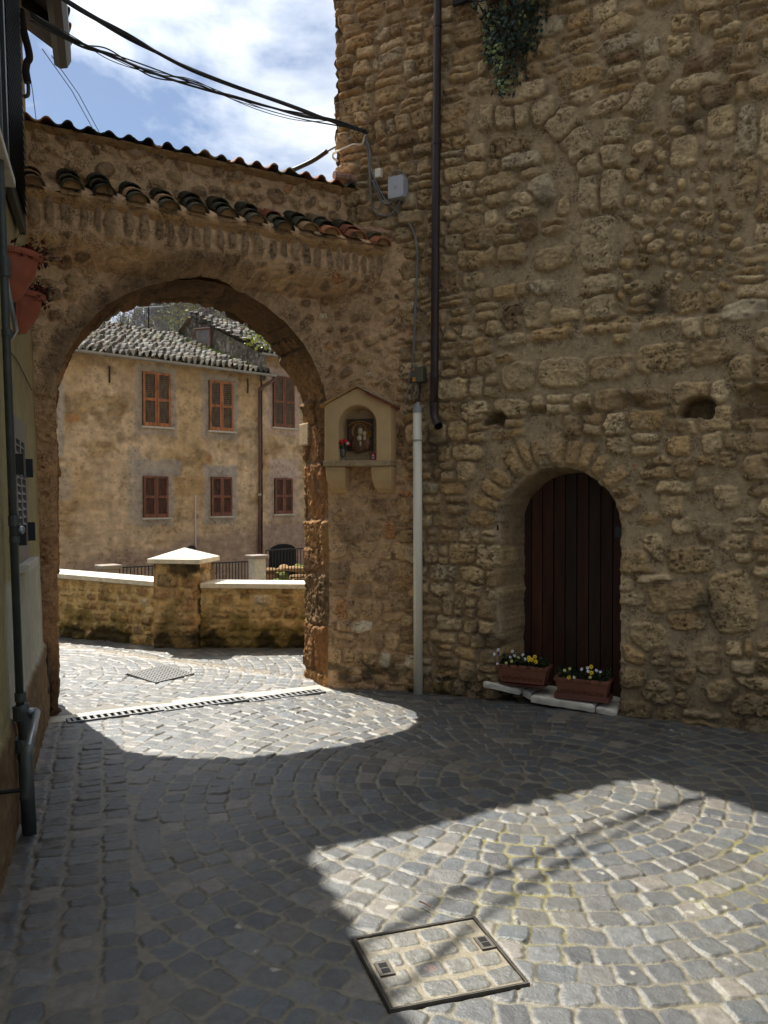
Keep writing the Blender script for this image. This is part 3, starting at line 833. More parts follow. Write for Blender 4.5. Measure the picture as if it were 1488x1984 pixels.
TCOL = [lin(176, 112, 76), lin(150, 92, 66), lin(168, 134, 96), lin(126, 104, 78), lin(96, 86, 64), lin(186, 150, 112)]
def tcol(dark=0.3):
    if random.random() < dark: return lin(66, 64, 46) * random.uniform(0.6, 1.3)
    return random.choice(TCOL) * random.uniform(0.75, 1.1)
tl_ = MB(); PL = []
up3 = Vector((0, 0, 1))
f_lo, z_lo, f_hi, z_hi = 0.42, 3.775, 0.02, 3.99
s = -0.42; k = 0
while s < 2.80:
    dk = 0.65 if s < 1.2 else 0.3
    js = random.gauss(0, 0.008); jz = random.gauss(0, 0.006)
    fmax = min(f_lo, 0.42)
    axd = GT.at(s, z_hi, f_hi) - GT.at(s, z_lo, f_lo)
    L_ = np.linalg.norm(axd)
    # channel between the covers
    coppo(tl_, GT.at(s + 0.115, z_lo + 0.158 + jz, f_lo - 0.01), axd, up3, L_ + 0.08, 0.17, 0.16, False, c=tcol(dk) * 0.8, arc=0.85, thick=0.014)
    top = 3.83
    n3 = 3
    for q in range(n3):
        t0 = q * 0.30
        p = GT.at(s + js + random.gauss(0, 0.004), z_lo + (z_hi - z_lo) * t0 + 0.012 + 0.014 * q + jz, f_lo + (f_hi - f_lo) * t0 + random.gauss(0, 0.006))
        if q == 0: PL.append((p, axd + np.array([0, 0, -0.03])))
        coppo(tl_, p, axd + np.array([0, 0, -0.03]), up3, L_ * 0.52, 0.080, 0.066, True, c=tcol(dk if q else dk * 0.8), flat=0.82)
    s += 0.228 + random.gauss(0, 0.004); k += 1
plug = MB()
def tile_plug(base, ax, up, r, back, c, convex=True):
    ax = Vector(ax).normalized(); up = Vector(up); side = ax.cross(up).normalized(); up = side.cross(ax).normalized()
    o = Vector(base) + ax * back
    vs = []; n = 9
    for dd in (0.0, 0.06):
        for i in range(n):
            th = math.pi * i / (n - 1)
            vs.append(o + ax * dd + side * (r * math.cos(th)) + up * (r * math.sin(th) * (1 if convex else -1)))
    fs = [tuple(range(n)), tuple(range(2 * n - 1, n - 1, -1))] + [(i, i + n, (i + 1) % n + n, (i + 1) % n) for i in range(n)]
    plug.add(vs, fs, tuple(c))
for p_, a_ in PL: tile_plug(p_, a_, up3, 0.062, 0.03, lin(150, 116, 78) * random.uniform(0.8, 1.1))
tl_.add(plug.v, plug.f); tl_.c[-len(plug.c):] = plug.c
tl_.build('eaves_roof', M['terracotta'], gate, smooth=False, colors=True)
def rough_strip(prof, s0, s1, amp, seed, name, colr):
    """a hand-laid mortar bed: profile (off, z) swept along the gateway with a wobble"""
    ss = np.arange(s0, s1, 0.014); pp = [prof[0]]
    for a_, b_ in zip(prof, prof[1:]):
        k_ = max(1, int(math.dist(a_, b_) / 0.014))
        pp += [(a_[0] + (b_[0] - a_[0]) * i / k_, a_[1] + (b_[1] - a_[1]) * i / k_) for i in range(1, k_ + 1)]
    pp = np.array(pp); tl_c = np.concatenate([[0], np.cumsum(np.hypot(np.diff(pp[:, 0]), np.diff(pp[:, 1])))])
    A_s, T_s = np.meshgrid(ss, tl_c); O_ = np.meshgrid(ss, pp[:, 0])[1]; Z_ = np.meshgrid(ss, pp[:, 1])[1]
    d_ = amp * fbm(A_s * 5, T_s * 6, seed, 4) + amp * 0.4 * fbm(A_s * 22, T_s * 22, seed + 1, 3)
    e_ = amp * fbm(A_s * 4 + 7, T_s * 5, seed + 2, 4)
    P_ = GT.O + GT.d * A_s[..., None] + GT.n * (O_ + d_)[..., None]; P_[..., 2] = Z_ + e_
    c_ = colr * (1 + 0.2 * fbm(A_s * 6, T_s * 9, seed, 4)[..., None])
    grid_mesh(name, P_, None, M['masonry'], gate, c_)
Mx = GT.mat(0, 0) @ Matrix(((0, 1, 0, 0), (1, 0, 0, 0), (0, 0, 1, 0), (0, 0, 0, 1)))
rough_strip([(0.325, 3.69), (0.37, 3.745), (0.36, 3.775), (0.0, 3.995)], -0.6, 2.62, 0.016, 3, 'eaves_mortar', 1.35 * lin(160, 124, 82))
bed = MB()
fil = [GT.at(2.30, 3.95, 0.10), GT.at(2.45, 3.98, 0.12), GT.at(2.62, 3.93, 0.28), GT.at(2.78, 3.86, 0.40)]
bed.tube(spline(fil, 4), 0.05, 8, tuple(lin(178, 142, 112)))
bed.build('mortar_bed', M['masonry'], gate, colors=True)
bed = MB()
bed.tube(spline([GT.at(2.25, 4.44, 0.08), GT.at(2.42, 4.45, 0.07), GT.at(2.60, 4.46, 0.02)], 4), 0.035, 8, tuple(lin(180, 142, 118)))
bed.build('mortar_bed', M['masonry'], gate, colors=True)
tu = MB()
f_lo, z_lo, f_hi, z_hi = 0.13, 4.385, -0.62, 4.535
def wave_sheet(f0, z0, f1, z1, s0, s1, jag, seed):
    """a course of small half-round tiles, ends showing as a wavy lip"""
    rr = np.random.default_rng(seed)
    xs_ = np.arange(s0, s1, 0.0122); per = 0.146
    pid = np.floor((xs_ - s0) / (per / 2)).astype(int)
    ph = ((xs_ - s0) / (per / 2)) - pid
    jo = rr.normal(0, 0.008, 400); jz_ = rr.normal(0, 0.0035, 400); cols = [tcol(0.7 if s0 + i * per / 2 < 1.0 else 0.12) for i in range(400)]
    amp = np.where(pid % 2 == 0, 0.026, -0.020) * np.sin(np.pi * ph) ** 0.75 + jz_[pid]
    n = len(xs_); vs = []
    for f_, z_, t_ in ((f0, z0, 0.0), (f1, z1, 0.0), (f0, z0, -0.013), (f1, z1, -0.013)):
        for i in range(n): vs.append(tuple(GT.at(xs_[i], z_ + amp[i] + t_, f_ + (jo[pid[i]] if f_ == f0 else 0))))
    fs = []
    for i in range(n - 1):
        fs += [(i, i + 1, n + i + 1, n + i), (2 * n + i + 1, 2 * n + i, 3 * n + i, 3 * n + i + 1), (i + 1, i, 2 * n + i, 2 * n + i + 1), (n + i, n + i + 1, 3 * n + i + 1, 3 * n + i)]
    tu.add(vs, fs)
    for k in range(4): 
        for i in range(n): tu.c[-4 * n + k * n + i] = tuple(cols[pid[i]] * (0.8 if pid[i] % 2 else 1.0))
wave_sheet(0.13, 4.375, -0.28, 4.455, -0.55, 2.52, 0, 1)
wave_sheet(-0.17, 4.458, -0.62, 4.545, -0.55, 2.50, 0, 2)
tu.build('coping_roof', M['terracotta'], gate, colors=True)
rough_strip([(-0.02, 4.31), (0.05, 4.335), (0.085, 4.358), (-0.56, 4.515), (-0.52, 4.40)], -0.7, 2.55, 0.010, 6, 'coping_mortar', 1.35 * lin(160, 126, 86))

# ------------------------------------------------------------------ paving
def seg_side(p, a, b):
    return (b[0] - a[0]) * (p[1] - a[1]) - (b[1] - a[1]) * (p[0] - a[0])
gxs = np.concatenate([np.arange(-6.0, -3.1, 0.016), np.arange(-3.1, 3.75, 0.0066)])
gy_list = [1.62]
while gy_list[-1] < 10.6:
    gy_list.append(gy_list[-1] + 0.0044 + 0.0011 * max(gy_list[-1] - 2, 0))
gys = np.array(gy_list)
GX, GY = np.meshgrid(gxs, gys)
rp_ = np.random.default_rng(17)
seeds = []
ld2 = LD[:2]; ln2 = LN[:2]; lo2 = LO[:2]
def leftdist(x, y): return (x - lo2[0]) * ln2[0] + (y - lo2[1]) * ln2[1]
A_ = GT.at(0, 0)[:2]
def gate_off(x, y): return (x - GT.O[0]) * GT.n[0] + (y - GT.O[1]) * GT.n[1]
# border courses along the left house
for k, (c0, wd) in enumerate(((0.06, 0.105), (0.185, 0.13), (0.33, 0.14), (0.475, 0.13))):
    t = -2.6
    while t < 2.75:
        l_ = rp_.uniform(0.085, 0.125)
        p = lo2 + ld2 * (t + l_ / 2) + ln2 * (c0 + rp_.normal(0, 0.006))
        if gate_off(*p) > 0.1:
            seeds.append((p[0], p[1], wd / 2 * rp_.uniform(0.92, 1.02), l_ / 2 * rp_.uniform(0.92, 1.02), math.atan2(ln2[1], ln2[0]) + rp_.normal(0, 0.05), rp_.uniform(3.5, 6)))
        t += l_
def fan(cx, cy, r0, r1_, cond, step=0.118):
    r = r0; 
    while r < r1_:
        n = max(5, int(2 * math.pi * r / 0.124)); ph = rp_.uniform(0, 6)
        th = ph
        rr_ = r + step / 2
        while th < ph + 2 * math.pi - 0.02:
            da = rp_.uniform(0.100, 0.152) / max(rr_, 0.05)
            wob = 0.03 * math.sin(3 * th + cx) * (r / 3)
            a = th + da / 2
            x = cx + (rr_ + wob) * math.cos(a); y = cy + (rr_ + wob) * math.sin(a)
            if gxs[0] < x < gxs[-1] and gys[0] - .1 < y < gys[-1] + .1 and cond(x, y):
                seeds.append((x, y, step / 2 * rp_.uniform(0.92, 1.05), da * rr_ / 2 * rp_.uniform(0.93, 1.04), a + rp_.normal(0, 0.085), rp_.uniform(3.0, 9.0)))
            th += da
        r += step * rp_.uniform(0.97, 1.03)
fan(0.80, 4.55, 0.02, 6.5, lambda x, y: leftdist(x, y) > 0.545 and gate_off(x, y) > 0.24)
fan(-3.6, 7.4, 0.02, 6.0, lambda x, y: gate_off(x, y) < -0.12)
jx = 0.013 * fbm(GX * 9, GY * 9, 1, 3) + 0.009 * fbm(GX * 34, GY * 34, 2, 2); jy = 0.013 * fbm(GX * 9 + 40, GY * 9, 3, 3) + 0.009 * fbm(GX * 34 + 20, GY * 34, 4, 2)
d1, d2, gi = raster(gxs, gys, GX + jx, GY + jy, seeds)
e = np.minimum(-d1 + 0.002, (d2 - d1) * 0.5) - 0.0012 - 0.0035 * vnoise(GX * 3, GY * 3, 2)
st = sstep(0, 0.006, e)
MAN = [gpt(683, 1817), gpt(920, 1775), gpt(1027, 1905), gpt(757, 1957)]
_mp = np.array([q[:2] for q in MAN]); mansd = np.full(GX.shape, -1e3)
for i in range(4):
    a, b = _mp[i], _mp[(i + 1) % 4]; d_ = (b - a) / np.linalg.norm(b - a); nn_ = np.array([d_[1], -d_[0]])
    if np.dot(_mp.mean(0) - a, nn_) > 0: nn_ = -nn_
    mansd = np.maximum(mansd, (GX - a[0]) * nn_[0] + (GY - a[1]) * nn_[1])
st = st * sstep(0.006, 0.016, mansd)
ns = len(seeds); I = np.clip(gi, 0, ns - 1)
SX = np.array([q[0] for q in seeds]); SY = np.array([q[1] for q in seeds])
ti = rp_.normal(0, 0.035, (ns, 2)); hz = rp_.normal(0, 0.0022, ns)
dome = np.clip(e / 0.012, 0, 1); dome = np.sqrt(1 - (1 - dome) ** 2)
hgd = st * (0.0018 + 0.0030 * dome + hz[I] + ti[I, 0] * (GX - SX[I]) + ti[I, 1] * (GY - SY[I]) + 0.0022 * fbm(GX * 26, GY * 26, 5, 4))
hgd += (1 - st) * (0.002 * fbm(GX * 30, GY * 30, 6, 3))
gb = np.array([lin(84, 86, 87), lin(76, 78, 80), lin(92, 94, 93), lin(70, 72, 75), lin(88, 86, 82), lin(80, 86, 90)])
sc_ = 0.68 * gb[rp_.integers(0, len(gb), ns)] * rp_.uniform(0.78, 1.2, (ns, 1))
warmk = rp_.random(ns) < 0.08
sc_[warmk] = lin(104, 98, 90) * rp_.uniform(0.8, 1.1, (warmk.sum(), 1))
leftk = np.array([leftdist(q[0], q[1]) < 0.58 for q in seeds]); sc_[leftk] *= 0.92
sandy = lin(102, 96, 79)
cgd = sc_[I] * (1 + 0.12 * fbm(GX * 18, GY * 18, 2, 4)[..., None])
dust = sstep(0.15, 0.55, fbm(GX * 2.2, GY * 2.2, 3, 4) + 0.15) * 0.20 + 0.25 * (1 - dome)
white = sstep(0.52, 0.60, fbm(GX * 10 + 5, GY * 10, 7, 4)) * sstep(0.18, 0.3, fbm(GX * 1.3, GY * 1.3, 5, 2))
cgd = cgd * (1 - dust[..., None]) + dust[..., None] * sandy
cgd = cgd * (1 - 0.55 * white[..., None]) + 0.55 * white[..., None] * lin(182, 176, 160)
jc = sandy * (0.95 + 0.2 * fbm(GX * 5, GY * 5, 6, 4)[..., None] + 0.10 * fbm(GX * 60, GY * 60, 1, 2)[..., None])
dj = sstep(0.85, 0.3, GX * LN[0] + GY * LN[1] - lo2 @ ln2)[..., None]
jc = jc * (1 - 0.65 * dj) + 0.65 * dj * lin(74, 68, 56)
mossg = sstep(0.05, 0.4, fbm(GX * 2.6 + 7, GY * 2.6, 4, 4) - 0.04) * sstep(1.35, 0.6, np.hypot((GX - 1.25) / 1.1, (GY - 3.55) / 0.9))
jc = jc * (1 - 0.8 * mossg[..., None]) + 0.8 * mossg[..., None] * lin(104, 98, 40)
cgd = st[..., None] * cgd + (1 - st[..., None]) * jc
# smooth concrete: strip by the drain, cut-outs for grates and the manhole cover
def quad_sd(pts):
    P = np.array([q[:2] for q in pts]); sd = np.full(GX.shape, -1e3)
    c = P.mean(0)
    for i in range(len(P)):
        a, b = P[i], P[(i + 1) % len(P)]; d = (b - a) / np.linalg.norm(b - a); nn = np.array([d[1], -d[0]])
        if np.dot(c - a, nn) > 0: nn = -nn
        sd = np.maximum(sd, (GX - a[0]) * nn[0] + (GY - a[1]) * nn[1])
    return sd
off = (GX - GT.O[0]) * GT.n[0] + (GY - GT.O[1]) * GT.n[1]
sal = (GX - GT.O[0]) * GT.d[0] + (GY - GT.O[1]) * GT.d[1]
DR0, DR1 = gpt(130, 1397), gpt(626, 1340)             # axis of the drain channel
dv = (DR1 - DR0)[:2]; DLEN = float(np.linalg.norm(dv)); dv = dv / DLEN; dn = np.array([dv[1], -dv[0]])
DW = 0.062
dal = (GX - DR0[0]) * dv[0] + (GY - DR0[1]) * dv[1]; dof = (GX - DR0[0]) * dn[0] + (GY - DR0[1]) * dn[1]
wob = 0.02 * fbm(GX * 5, GY * 5, 2, 3)
strip = sstep(0.008, -0.008, np.maximum(np.abs(dof + 0.09 + 0.05 * (dal > 0.85)) - (0.15 - 0.06 * (dal < 0.85) + wob), np.maximum(-dal - 0.25, dal - DLEN - 0.1)))
cc = lin(166, 158, 140) * (1 + 0.14 * fbm(GX * 12, GY * 12, 1, 4)[..., None])
hgd = hgd * (1 - strip) + strip * (0.012 + 0.002 * fbm(GX * 20, GY * 20, 1, 3))
cgd = cgd * (1 - strip[..., None]) + strip[..., None] * cc * 1.1
cut = np.maximum(np.abs(dof) - DW, np.maximum(-dal, dal - DLEN))
kd = sstep(0.003, -0.003, cut)
GRATE = [gpt(243, 1306), gpt(323, 1288), gpt(374, 1306), gpt(305, 1322)]
MAN = [gpt(683, 1817), gpt(920, 1775), gpt(1027, 1905), gpt(757, 1957)]
kd = np.maximum(kd, sstep(0.003, -0.003, quad_sd(GRATE)))
mansd = quad_sd(MAN)
hgd = hgd * (1 - kd) - 0.05 * kd
cgd = cgd * (1 - kd[..., None]) + kd[..., None] * lin(24, 22, 20)
km = sstep(0.006, 0.0, mansd); hgd = hgd * (1 - km) - 0.03 * km
# silt and crumbs along the feet of the walls
tof = (GX - TW.O[0]) * TW.n[0] + (GY - TW.O[1]) * TW.n[1]
rim = np.maximum(sstep(0.12, 0.02, tof) * sstep(-0.15, -0.05, tof), sstep(0.08, 0.0, GX * LN[0] + GY * LN[1] - lo2 @ ln2) * sstep(-0.1, 0.1, off))
rim = rim * sstep(-0.25, 0.15, fbm(GX * 11, GY * 11, 5, 4) + 0.2)
hgd = hgd * (1 - rim) + rim * (0.014 + 0.006 * fbm(GX * 20, GY * 20, 2, 3))
cgd = cgd * (1 - rim[..., None]) + rim[..., None] * lin(96, 84, 62)
slope = 0.012 * fbm(GX * 0.6, GY * 0.6, 1, 2)
Zgd = gz(GY) + hgd - 0.010 + slope * sstep(0.0, 0.4, np.minimum(mansd + 0.1, 1)) * 0.6
Pgd = np.stack([GX, GY, Zgd], -1)
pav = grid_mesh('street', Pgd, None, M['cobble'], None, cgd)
tag(pav, 'grey basalt cobbles laid in fans with sandy joints', 'street', kind='structure')
# the lane behind the viewer and at the sides
mb = MB()
cflat = tuple(lin(84, 84, 80))
mb.add([(-7, -14, -0.012), (7, -14, -0.012), (7, 1.63, -0.012), (-7, 1.63, -0.012)], [(0, 1, 2, 3)], cflat)
tag(mb.build('lane', M['cobble'], None, colors=True), 'grey paved lane running on behind the viewer', 'lane', kind='structure')

# ------------------------------------------------------------------ the house on the left
lw = np.arange(-0.75, 2.80, 0.016); lz = np.concatenate([np.arange(-0.1, 3.4, 0.014), np.arange(3.4, 5.66, 0.03)])
W_, Q_ = np.meshgrid(lw, lz)
n1 = fbm(W_ * 2.2, Q_ * 0.5, 1, 5); n2 = fbm(W_ * 14, Q_ * 2.2, 2, 4); n3 = fbm(W_ * 30, Q_ * 30, 3, 4)
hl = 0.010 * fbm(W_ * 1.5, Q_ * 1.5, 4, 4) + 0.0025 * n3
pl = lin(164, 153, 114) * (1 + 0.14 * n1[..., None] + 0.14 * n2[..., None] + 0.06 * n3[..., None])
grn = sstep(0.0, 0.5, n2 + n1 * 0.6)[..., None]
pl = pl * (1 - 0.28 * grn) + 0.28 * grn * lin(110, 104, 62)
wh = (sstep(1.22, 1.15, Q_ + 0.03 * n1) * sstep(0.42, 0.50, W_ + 0.02 * n2))[..., None]
pl = pl * (1 - 0.85 * wh) + 0.85 * wh * lin(188, 188, 172) * (1 + 0.1 * n2[..., None])
upw = sstep(2.1, 2.25, Q_)[..., None] * sstep(0.5, 1.2, W_)[..., None]
pl = pl * (1 - 0.3 * upw) + 0.3 * upw * lin(150, 128, 92)
dado = sstep(-0.012, 0.012, 0.53 + 0.02 * fbm(W_ * 6, W_ * 0, 1, 3) - Q_)
hl += dado * (0.022 + 0.012 * fbm(W_ * 20, Q_ * 20, 5, 4))
dc = lin(126, 104, 78) * (1 + 0.28 * fbm(W_ * 26, Q_ * 20, 6, 4)[..., None] + 0.12 * n2[..., None])
pl = pl * (1 - dado[..., None]) + dado[..., None] * dc
Pl = LO + LD * W_[..., None] + LN * (hl - 0.028 * Q_)[..., None]; Pl[..., 2] = Q_
lhouse = thing('plaster_house', 'yellowish plaster house with dark rafters, louvred shutters and a rough brown base', 'house', left_at(1.0, 0, -0.6))
grid_mesh('wall', Pl, None, M['facade'], lhouse, pl, flip=False)
mb = MB()
vs = []
for wd in (-0.74, 2.795):
    for o_, z_ in ((-0.012, -0.3), (-4.0, -0.3), (-4.0, 7.75), (-0.012, 5.33)):
        vs.append(left_at(wd, z_, o_))
mb.add(vs, [(0, 1, 2, 3), (7, 6, 5, 4), (1, 5, 6, 2), (2, 6, 7, 3)], tuple(lin(170, 150, 104)))
mb.build('building_block', M['facade'], lhouse, colors=True)
# eaves: rafters, boards, tiles, gutter
rf = MB(); bd = MB()
EZ = 5.22; sl_ = 0.62
def eave(wd, off, dz=0.0):           # off outwards from the wall, rising towards the house
    return left_at(wd, 0, 0) * np.array([1, 1, 0]) + LN * (off - 0.028 * EZ) + np.array([0, 0, EZ + (0.30 - off) * sl_ + dz])
for wd in np.arange(-0.80, 3.34, 0.46):
    a = [eave(wd + q, o_, dz) for q in (0, 0.085) for o_, dz in ((0.22, -0.10), (-0.6, -0.10), (-0.6, 0.0), (0.22, 0.0))]
    MB().add(a, [(0, 1, 2, 3), (7, 6, 5, 4), (0, 4, 5, 1), (1, 5, 6, 2), (2, 6, 7, 3), (3, 7, 4, 0)]).build('rafter', M['oldwood'], lhouse)
a = [eave(wd, o_, dz) for wd in (-0.95, 3.40) for o_, dz in ((0.24, 0.002), (-4.0, 0.002), (-4.0, 0.03), (0.24, 0.03))]
MB().add(a, [(0, 1, 2, 3), (7, 6, 5, 4), (0, 4, 5, 1), (1, 5, 6, 2), (2, 6, 7, 3), (3, 7, 4, 0)]).build('roof_boards', M['oldwood'], lhouse)
tr = MB()
for wd in np.arange(-0.78, 3.34, 0.21):
    b_ = eave(wd + 0.1, 0.29, 0.06); coppo(tr, b_, eave(wd + 0.1, -1, 0.06) - b_, up3, 4.2, 0.085, 0.08, True, c=tcol(0.5))
    b_ = eave(wd, 0.28, 0.12); coppo(tr, b_, eave(wd, -1, 0.12) - b_, up3, 4.2, 0.09, 0.085, False, c=tcol(0.5))
tr.build('roof_tiles', M['terracotta'], lhouse, colors=True)
gt = MB()
pr_ = [(q0_ - 0.09, q1_) for q0_, q1_ in [(0.30, 0.0), (0.30, -0.11), (0.345, -0.135), (0.40, -0.12), (0.43, -0.06), (0.43, 0.015), (0.42, 0.015), (0.42, -0.055), (0.395, -0.105), (0.345, -0.12), (0.312, -0.10), (0.312, 0.0)]]
vs = [left_at(wd, 0, 0) * np.array([1, 1, 0]) + LN * (o_ - 0.028 * EZ - 0.02) + np.array([0, 0, EZ + 0.05 + dz]) for wd in (-0.95, 3.38) for o_, dz in pr_]
n = len(pr_)
gt.add(vs, [tuple(range(n)), tuple(range(2 * n - 1, n - 1, -1))] + [(i, i + n, (i + 1) % n + n, (i + 1) % n) for i in range(n)])
gt.build('gutter', M['darkgreen'], lhouse)

# louvred window of the left house
def slats(mb, x0, x1, z0, z1, n, y, dep, th=0.006, M_=None, tilt=0.6):
    for k in range(n):
        z = z0 + (z1 - z0) * (k + 0.5) / n; hh = (z1 - z0) / n * 0.62
        vs = [(x0, y - dep / 2, z + hh * tilt), (x1, y - dep / 2, z + hh * tilt), (x1, y + dep / 2, z - hh * tilt), (x0, y + dep / 2, z - hh * tilt)]
        vs += [(a, b, c + th) for a, b, c in vs]
        mb.add(vs, [(0, 3, 2, 1), (4, 5, 6, 7), (0, 1, 5, 4), (1, 2, 6, 5), (2, 3, 7, 6), (3, 0, 4, 7)], None, M_)
LM = left_mat(0, 0)
LM = Matrix([list(r) for r in LM])
# lean with the wall
lean = Matrix.Identity(4)
for k in range(3): LM[k][2] = (0, 0, 1)[k] - 0.028 * LN[k]
w0, w1, z0w, z1w = 0.95, 1.53, 1.26, 2.06
wf = MB()
for a_, b_, c_, d_ in ((w0, w1, z1w - 0.12, z1w), (w0, w1, z0w, z0w + 0.10), (w0, w0 + 0.055, z0w + 0.1, z1w - 0.12), (w1 - 0.055, w1, z0w + 0.1, z1w - 0.12), ((w0 + w1) / 2 - 0.03, (w0 + w1) / 2 + 0.03, z0w + 0.1, z1w - 0.12)):
    wf.box(a_, b_, -0.01, 0.028, c_, d_, LM)
win = wf.build('window', M['steelgrey'], lhouse, bevel=0.003)
sv = MB()
for a_, b_ in ((w0 + 0.055, (w0 + w1) / 2 - 0.03), ((w0 + w1) / 2 + 0.03, w1 - 0.055)):
    slats(sv, a_, b_, z0w + 0.1, z1w - 0.12, 13, 0.012, 0.03, 0.004, LM)
sv.build('louvres', M['steelgrey'], win)
MB().box(w0 + 0.05, w1 - 0.05, -0.006, 0.0055, z0w + 0.09, z1w - 0.11, LM).build('backing', M['darkvoid'], win)
for a_, c_ in ((w0 - 0.0, 1.74), (w1 - 0.03, 1.74), (w0 + 0.0, 1.36), (w1 - 0.03, 1.36)):
    MB().box(a_, a_ + 0.05, 0.022, 0.066, c_, c_ + 0.11, LM).build('hinge', M['black'], win)
MB().box(w0 - 0.03, w1 + 0.05, -0.02, 0.075, z0w - 0.045, z0w - 0.002, LM).build('sill', M['limestone'], win, bevel=0.004)

# upper window with folded-back dark shutters and reflecting panes
up_ = MB()
up_.box(0.72, 1.80, 0.015, 0.055, 3.27, 4.88, LM)
sh = up_.build('shutter', M['darkgreen'], lhouse, bevel=0.004)
sv = MB(); slats(sv, 0.80, 1.72, 3.35, 4.80, 30, 0.062, 0.022, 0.004, LM); sv.build('louvres', M['darkgreen'], sh)
fr = MB()
for a_, b_, c_, d_ in ((-0.30, 0.72, 3.25, 3.31), (-0.30, 0.72, 4.80, 4.86), (0.66, 0.72, 3.31, 4.80), (0.18, 0.24, 3.31, 4.80), (-0.30, -0.24, 3.31, 4.80)):
    fr.box(a_, b_, 0.02, 0.075, c_, d_, LM)
uw = fr.build('window', M['darkgreen'], lhouse, bevel=0.003)
for a_, b_ in ((-0.24, 0.18), (0.24, 0.66)):
    MB().box(a_, b_, 0.035, 0.042, 3.31, 4.80, LM).build('pane', M['glass'], uw)
MB().box(-0.36, 0.80, -0.02, 0.09, 3.205, 3.248, LM).build('sill', M['limestone'], uw, bevel=0.004)

# pipes along the left wall
def wp(px, py, off):
    """point in front of the left wall seen at that pixel"""
    d = ray(px, py)
    n_ = LN + np.array([0, 0, 0.028])
    t = np.dot(LO + LN * off - EYE, n_) / np.dot(d, n_)
    return EYE + t * d
dp = MB()
pA, pB, pC = left_at(0.46, 0.62, 0.055), left_at(0.46, 3.0, 0.055), left_at(0.46, 5.1, 0.055)
ln_pipe = thing('grey_waste_pipe', 'slim dark grey pipe running up the yellowish plaster wall into a thicker foot', 'pipe', left_at(0.46, 0, 0.06))
MB().tube([pA, pB, pC], 0.019, 12).build('shaft', M['greypipe'], ln_pipe, smooth=True)
MB().tube([left_at(0.46, -0.01, 0.075), left_at(0.46, 0.40, 0.07)], 0.034, 14).build('foot', M['greypipe'], ln_pipe, smooth=True)
for z_, rr, hh in ((0.40, 0.044, 0.06), (0.55, 0.038, 0.05), (0.64, 0.027, 0.04), (1.48, 0.026, 0.05), (1.40, 0.024, 0.03), (2.66, 0.028, 0.09), (2.38, 0.025, 0.03)):
    MB().tube([left_at(0.46, z_, 0.058), left_at(0.46, z_ + hh, 0.058)], rr, 14).build('collar', M['greypipe'], ln_pipe, smooth=False)
MB().tube(spline([left_at(0.46, 0.36, 0.07), left_at(0.46, 0.5, 0.08), left_at(0.46, 0.62, 0.056)], 5), 0.038, 12).build('bend', M['greypipe'], ln_pipe, smooth=True)
MB().tube([left_at(0.47, 2.66, 0.06), left_at(0.72, 2.46, 0.075), left_at(0.80, 2.42, 0.03)], 0.013, 8).build('branch', M['galv'], ln_pipe, smooth=True)
MB().ball(left_at(0.47, 1.46, 0.085), 0.021, 0.021, 0.021).build('valve', M['galv'], ln_pipe, smooth=True)
gp_ = thing('gas_pipe', 'bright galvanised pipe crossing low on the left wall to an elbow', 'pipe', left_at(0.2, 0.5, 0.06))
MB().tube([left_at(0.44, 0.585, 0.13), left_at(-0.05, 0.535, 0.13)], 0.017, 10).build('run', M['galv'], gp_, smooth=True)
MB().tube(spline([left_at(-0.02, 0.54, 0.13), left_at(-0.09, 0.52, 0.13), left_at(-0.11, 0.44, 0.13), left_at(-0.11, 0.36, 0.12)], 5), 0.024, 10).build('elbow', M['greypipe'], gp_, smooth=True)
MB().tube([left_at(0.44, 0.585, 0.13), left_at(0.46, 0.59, 0.06)], 0.02, 10).build('joint', M['galv'], gp_, smooth=True)
MB().tube([left_at(-0.11, 0.40, 0.12), left_at(-0.11, 0.40, 0.0)], 0.010, 8).build('bracket', M['iron'], gp_)
wire = MB()
wire.tube(spline([wp(20, 682, 0.012), wp(35, 702, 0.012), wp(62, 757, 0.015)], 5), 0.004, 6)
tag(wire.build('loose_wire', M['cabledark'], None, smooth=True), 'thin dark wire slanting over the plaster wall below the red pots', 'wire')
mt = MB()
mt.box(2.62, 2.70, 0.0, 0.03, 0.18, 0.52, LM)
tag(mt.build('metal_plate', M['iron'], None, bevel=0.004), 'narrow rusty metal plate on the rough base near the archway', 'plate')

ov = thing('bent_pipe', 'dark bent pipe hanging at the far corner of the plaster house under the eaves', 'pipe', EYE + ray(52, 130) * 5.75)
MB().tube(spline([EYE + ray(x, y) * 5.75 for x, y in ((40, 20), (46, 60), (54, 92), (57, 112), (52, 122), (50, 140), (54, 160))], 5), 0.026, 10).build('bend', M['oldwood'], ov, smooth=True)
MB().tube(spline([EYE + ray(x, y) * 5.75 for x, y in ((54, 158), (55, 172), (54, 184), (46, 188))], 5), 0.014, 8).build('spout', M['greypipe'], ov, smooth=True)
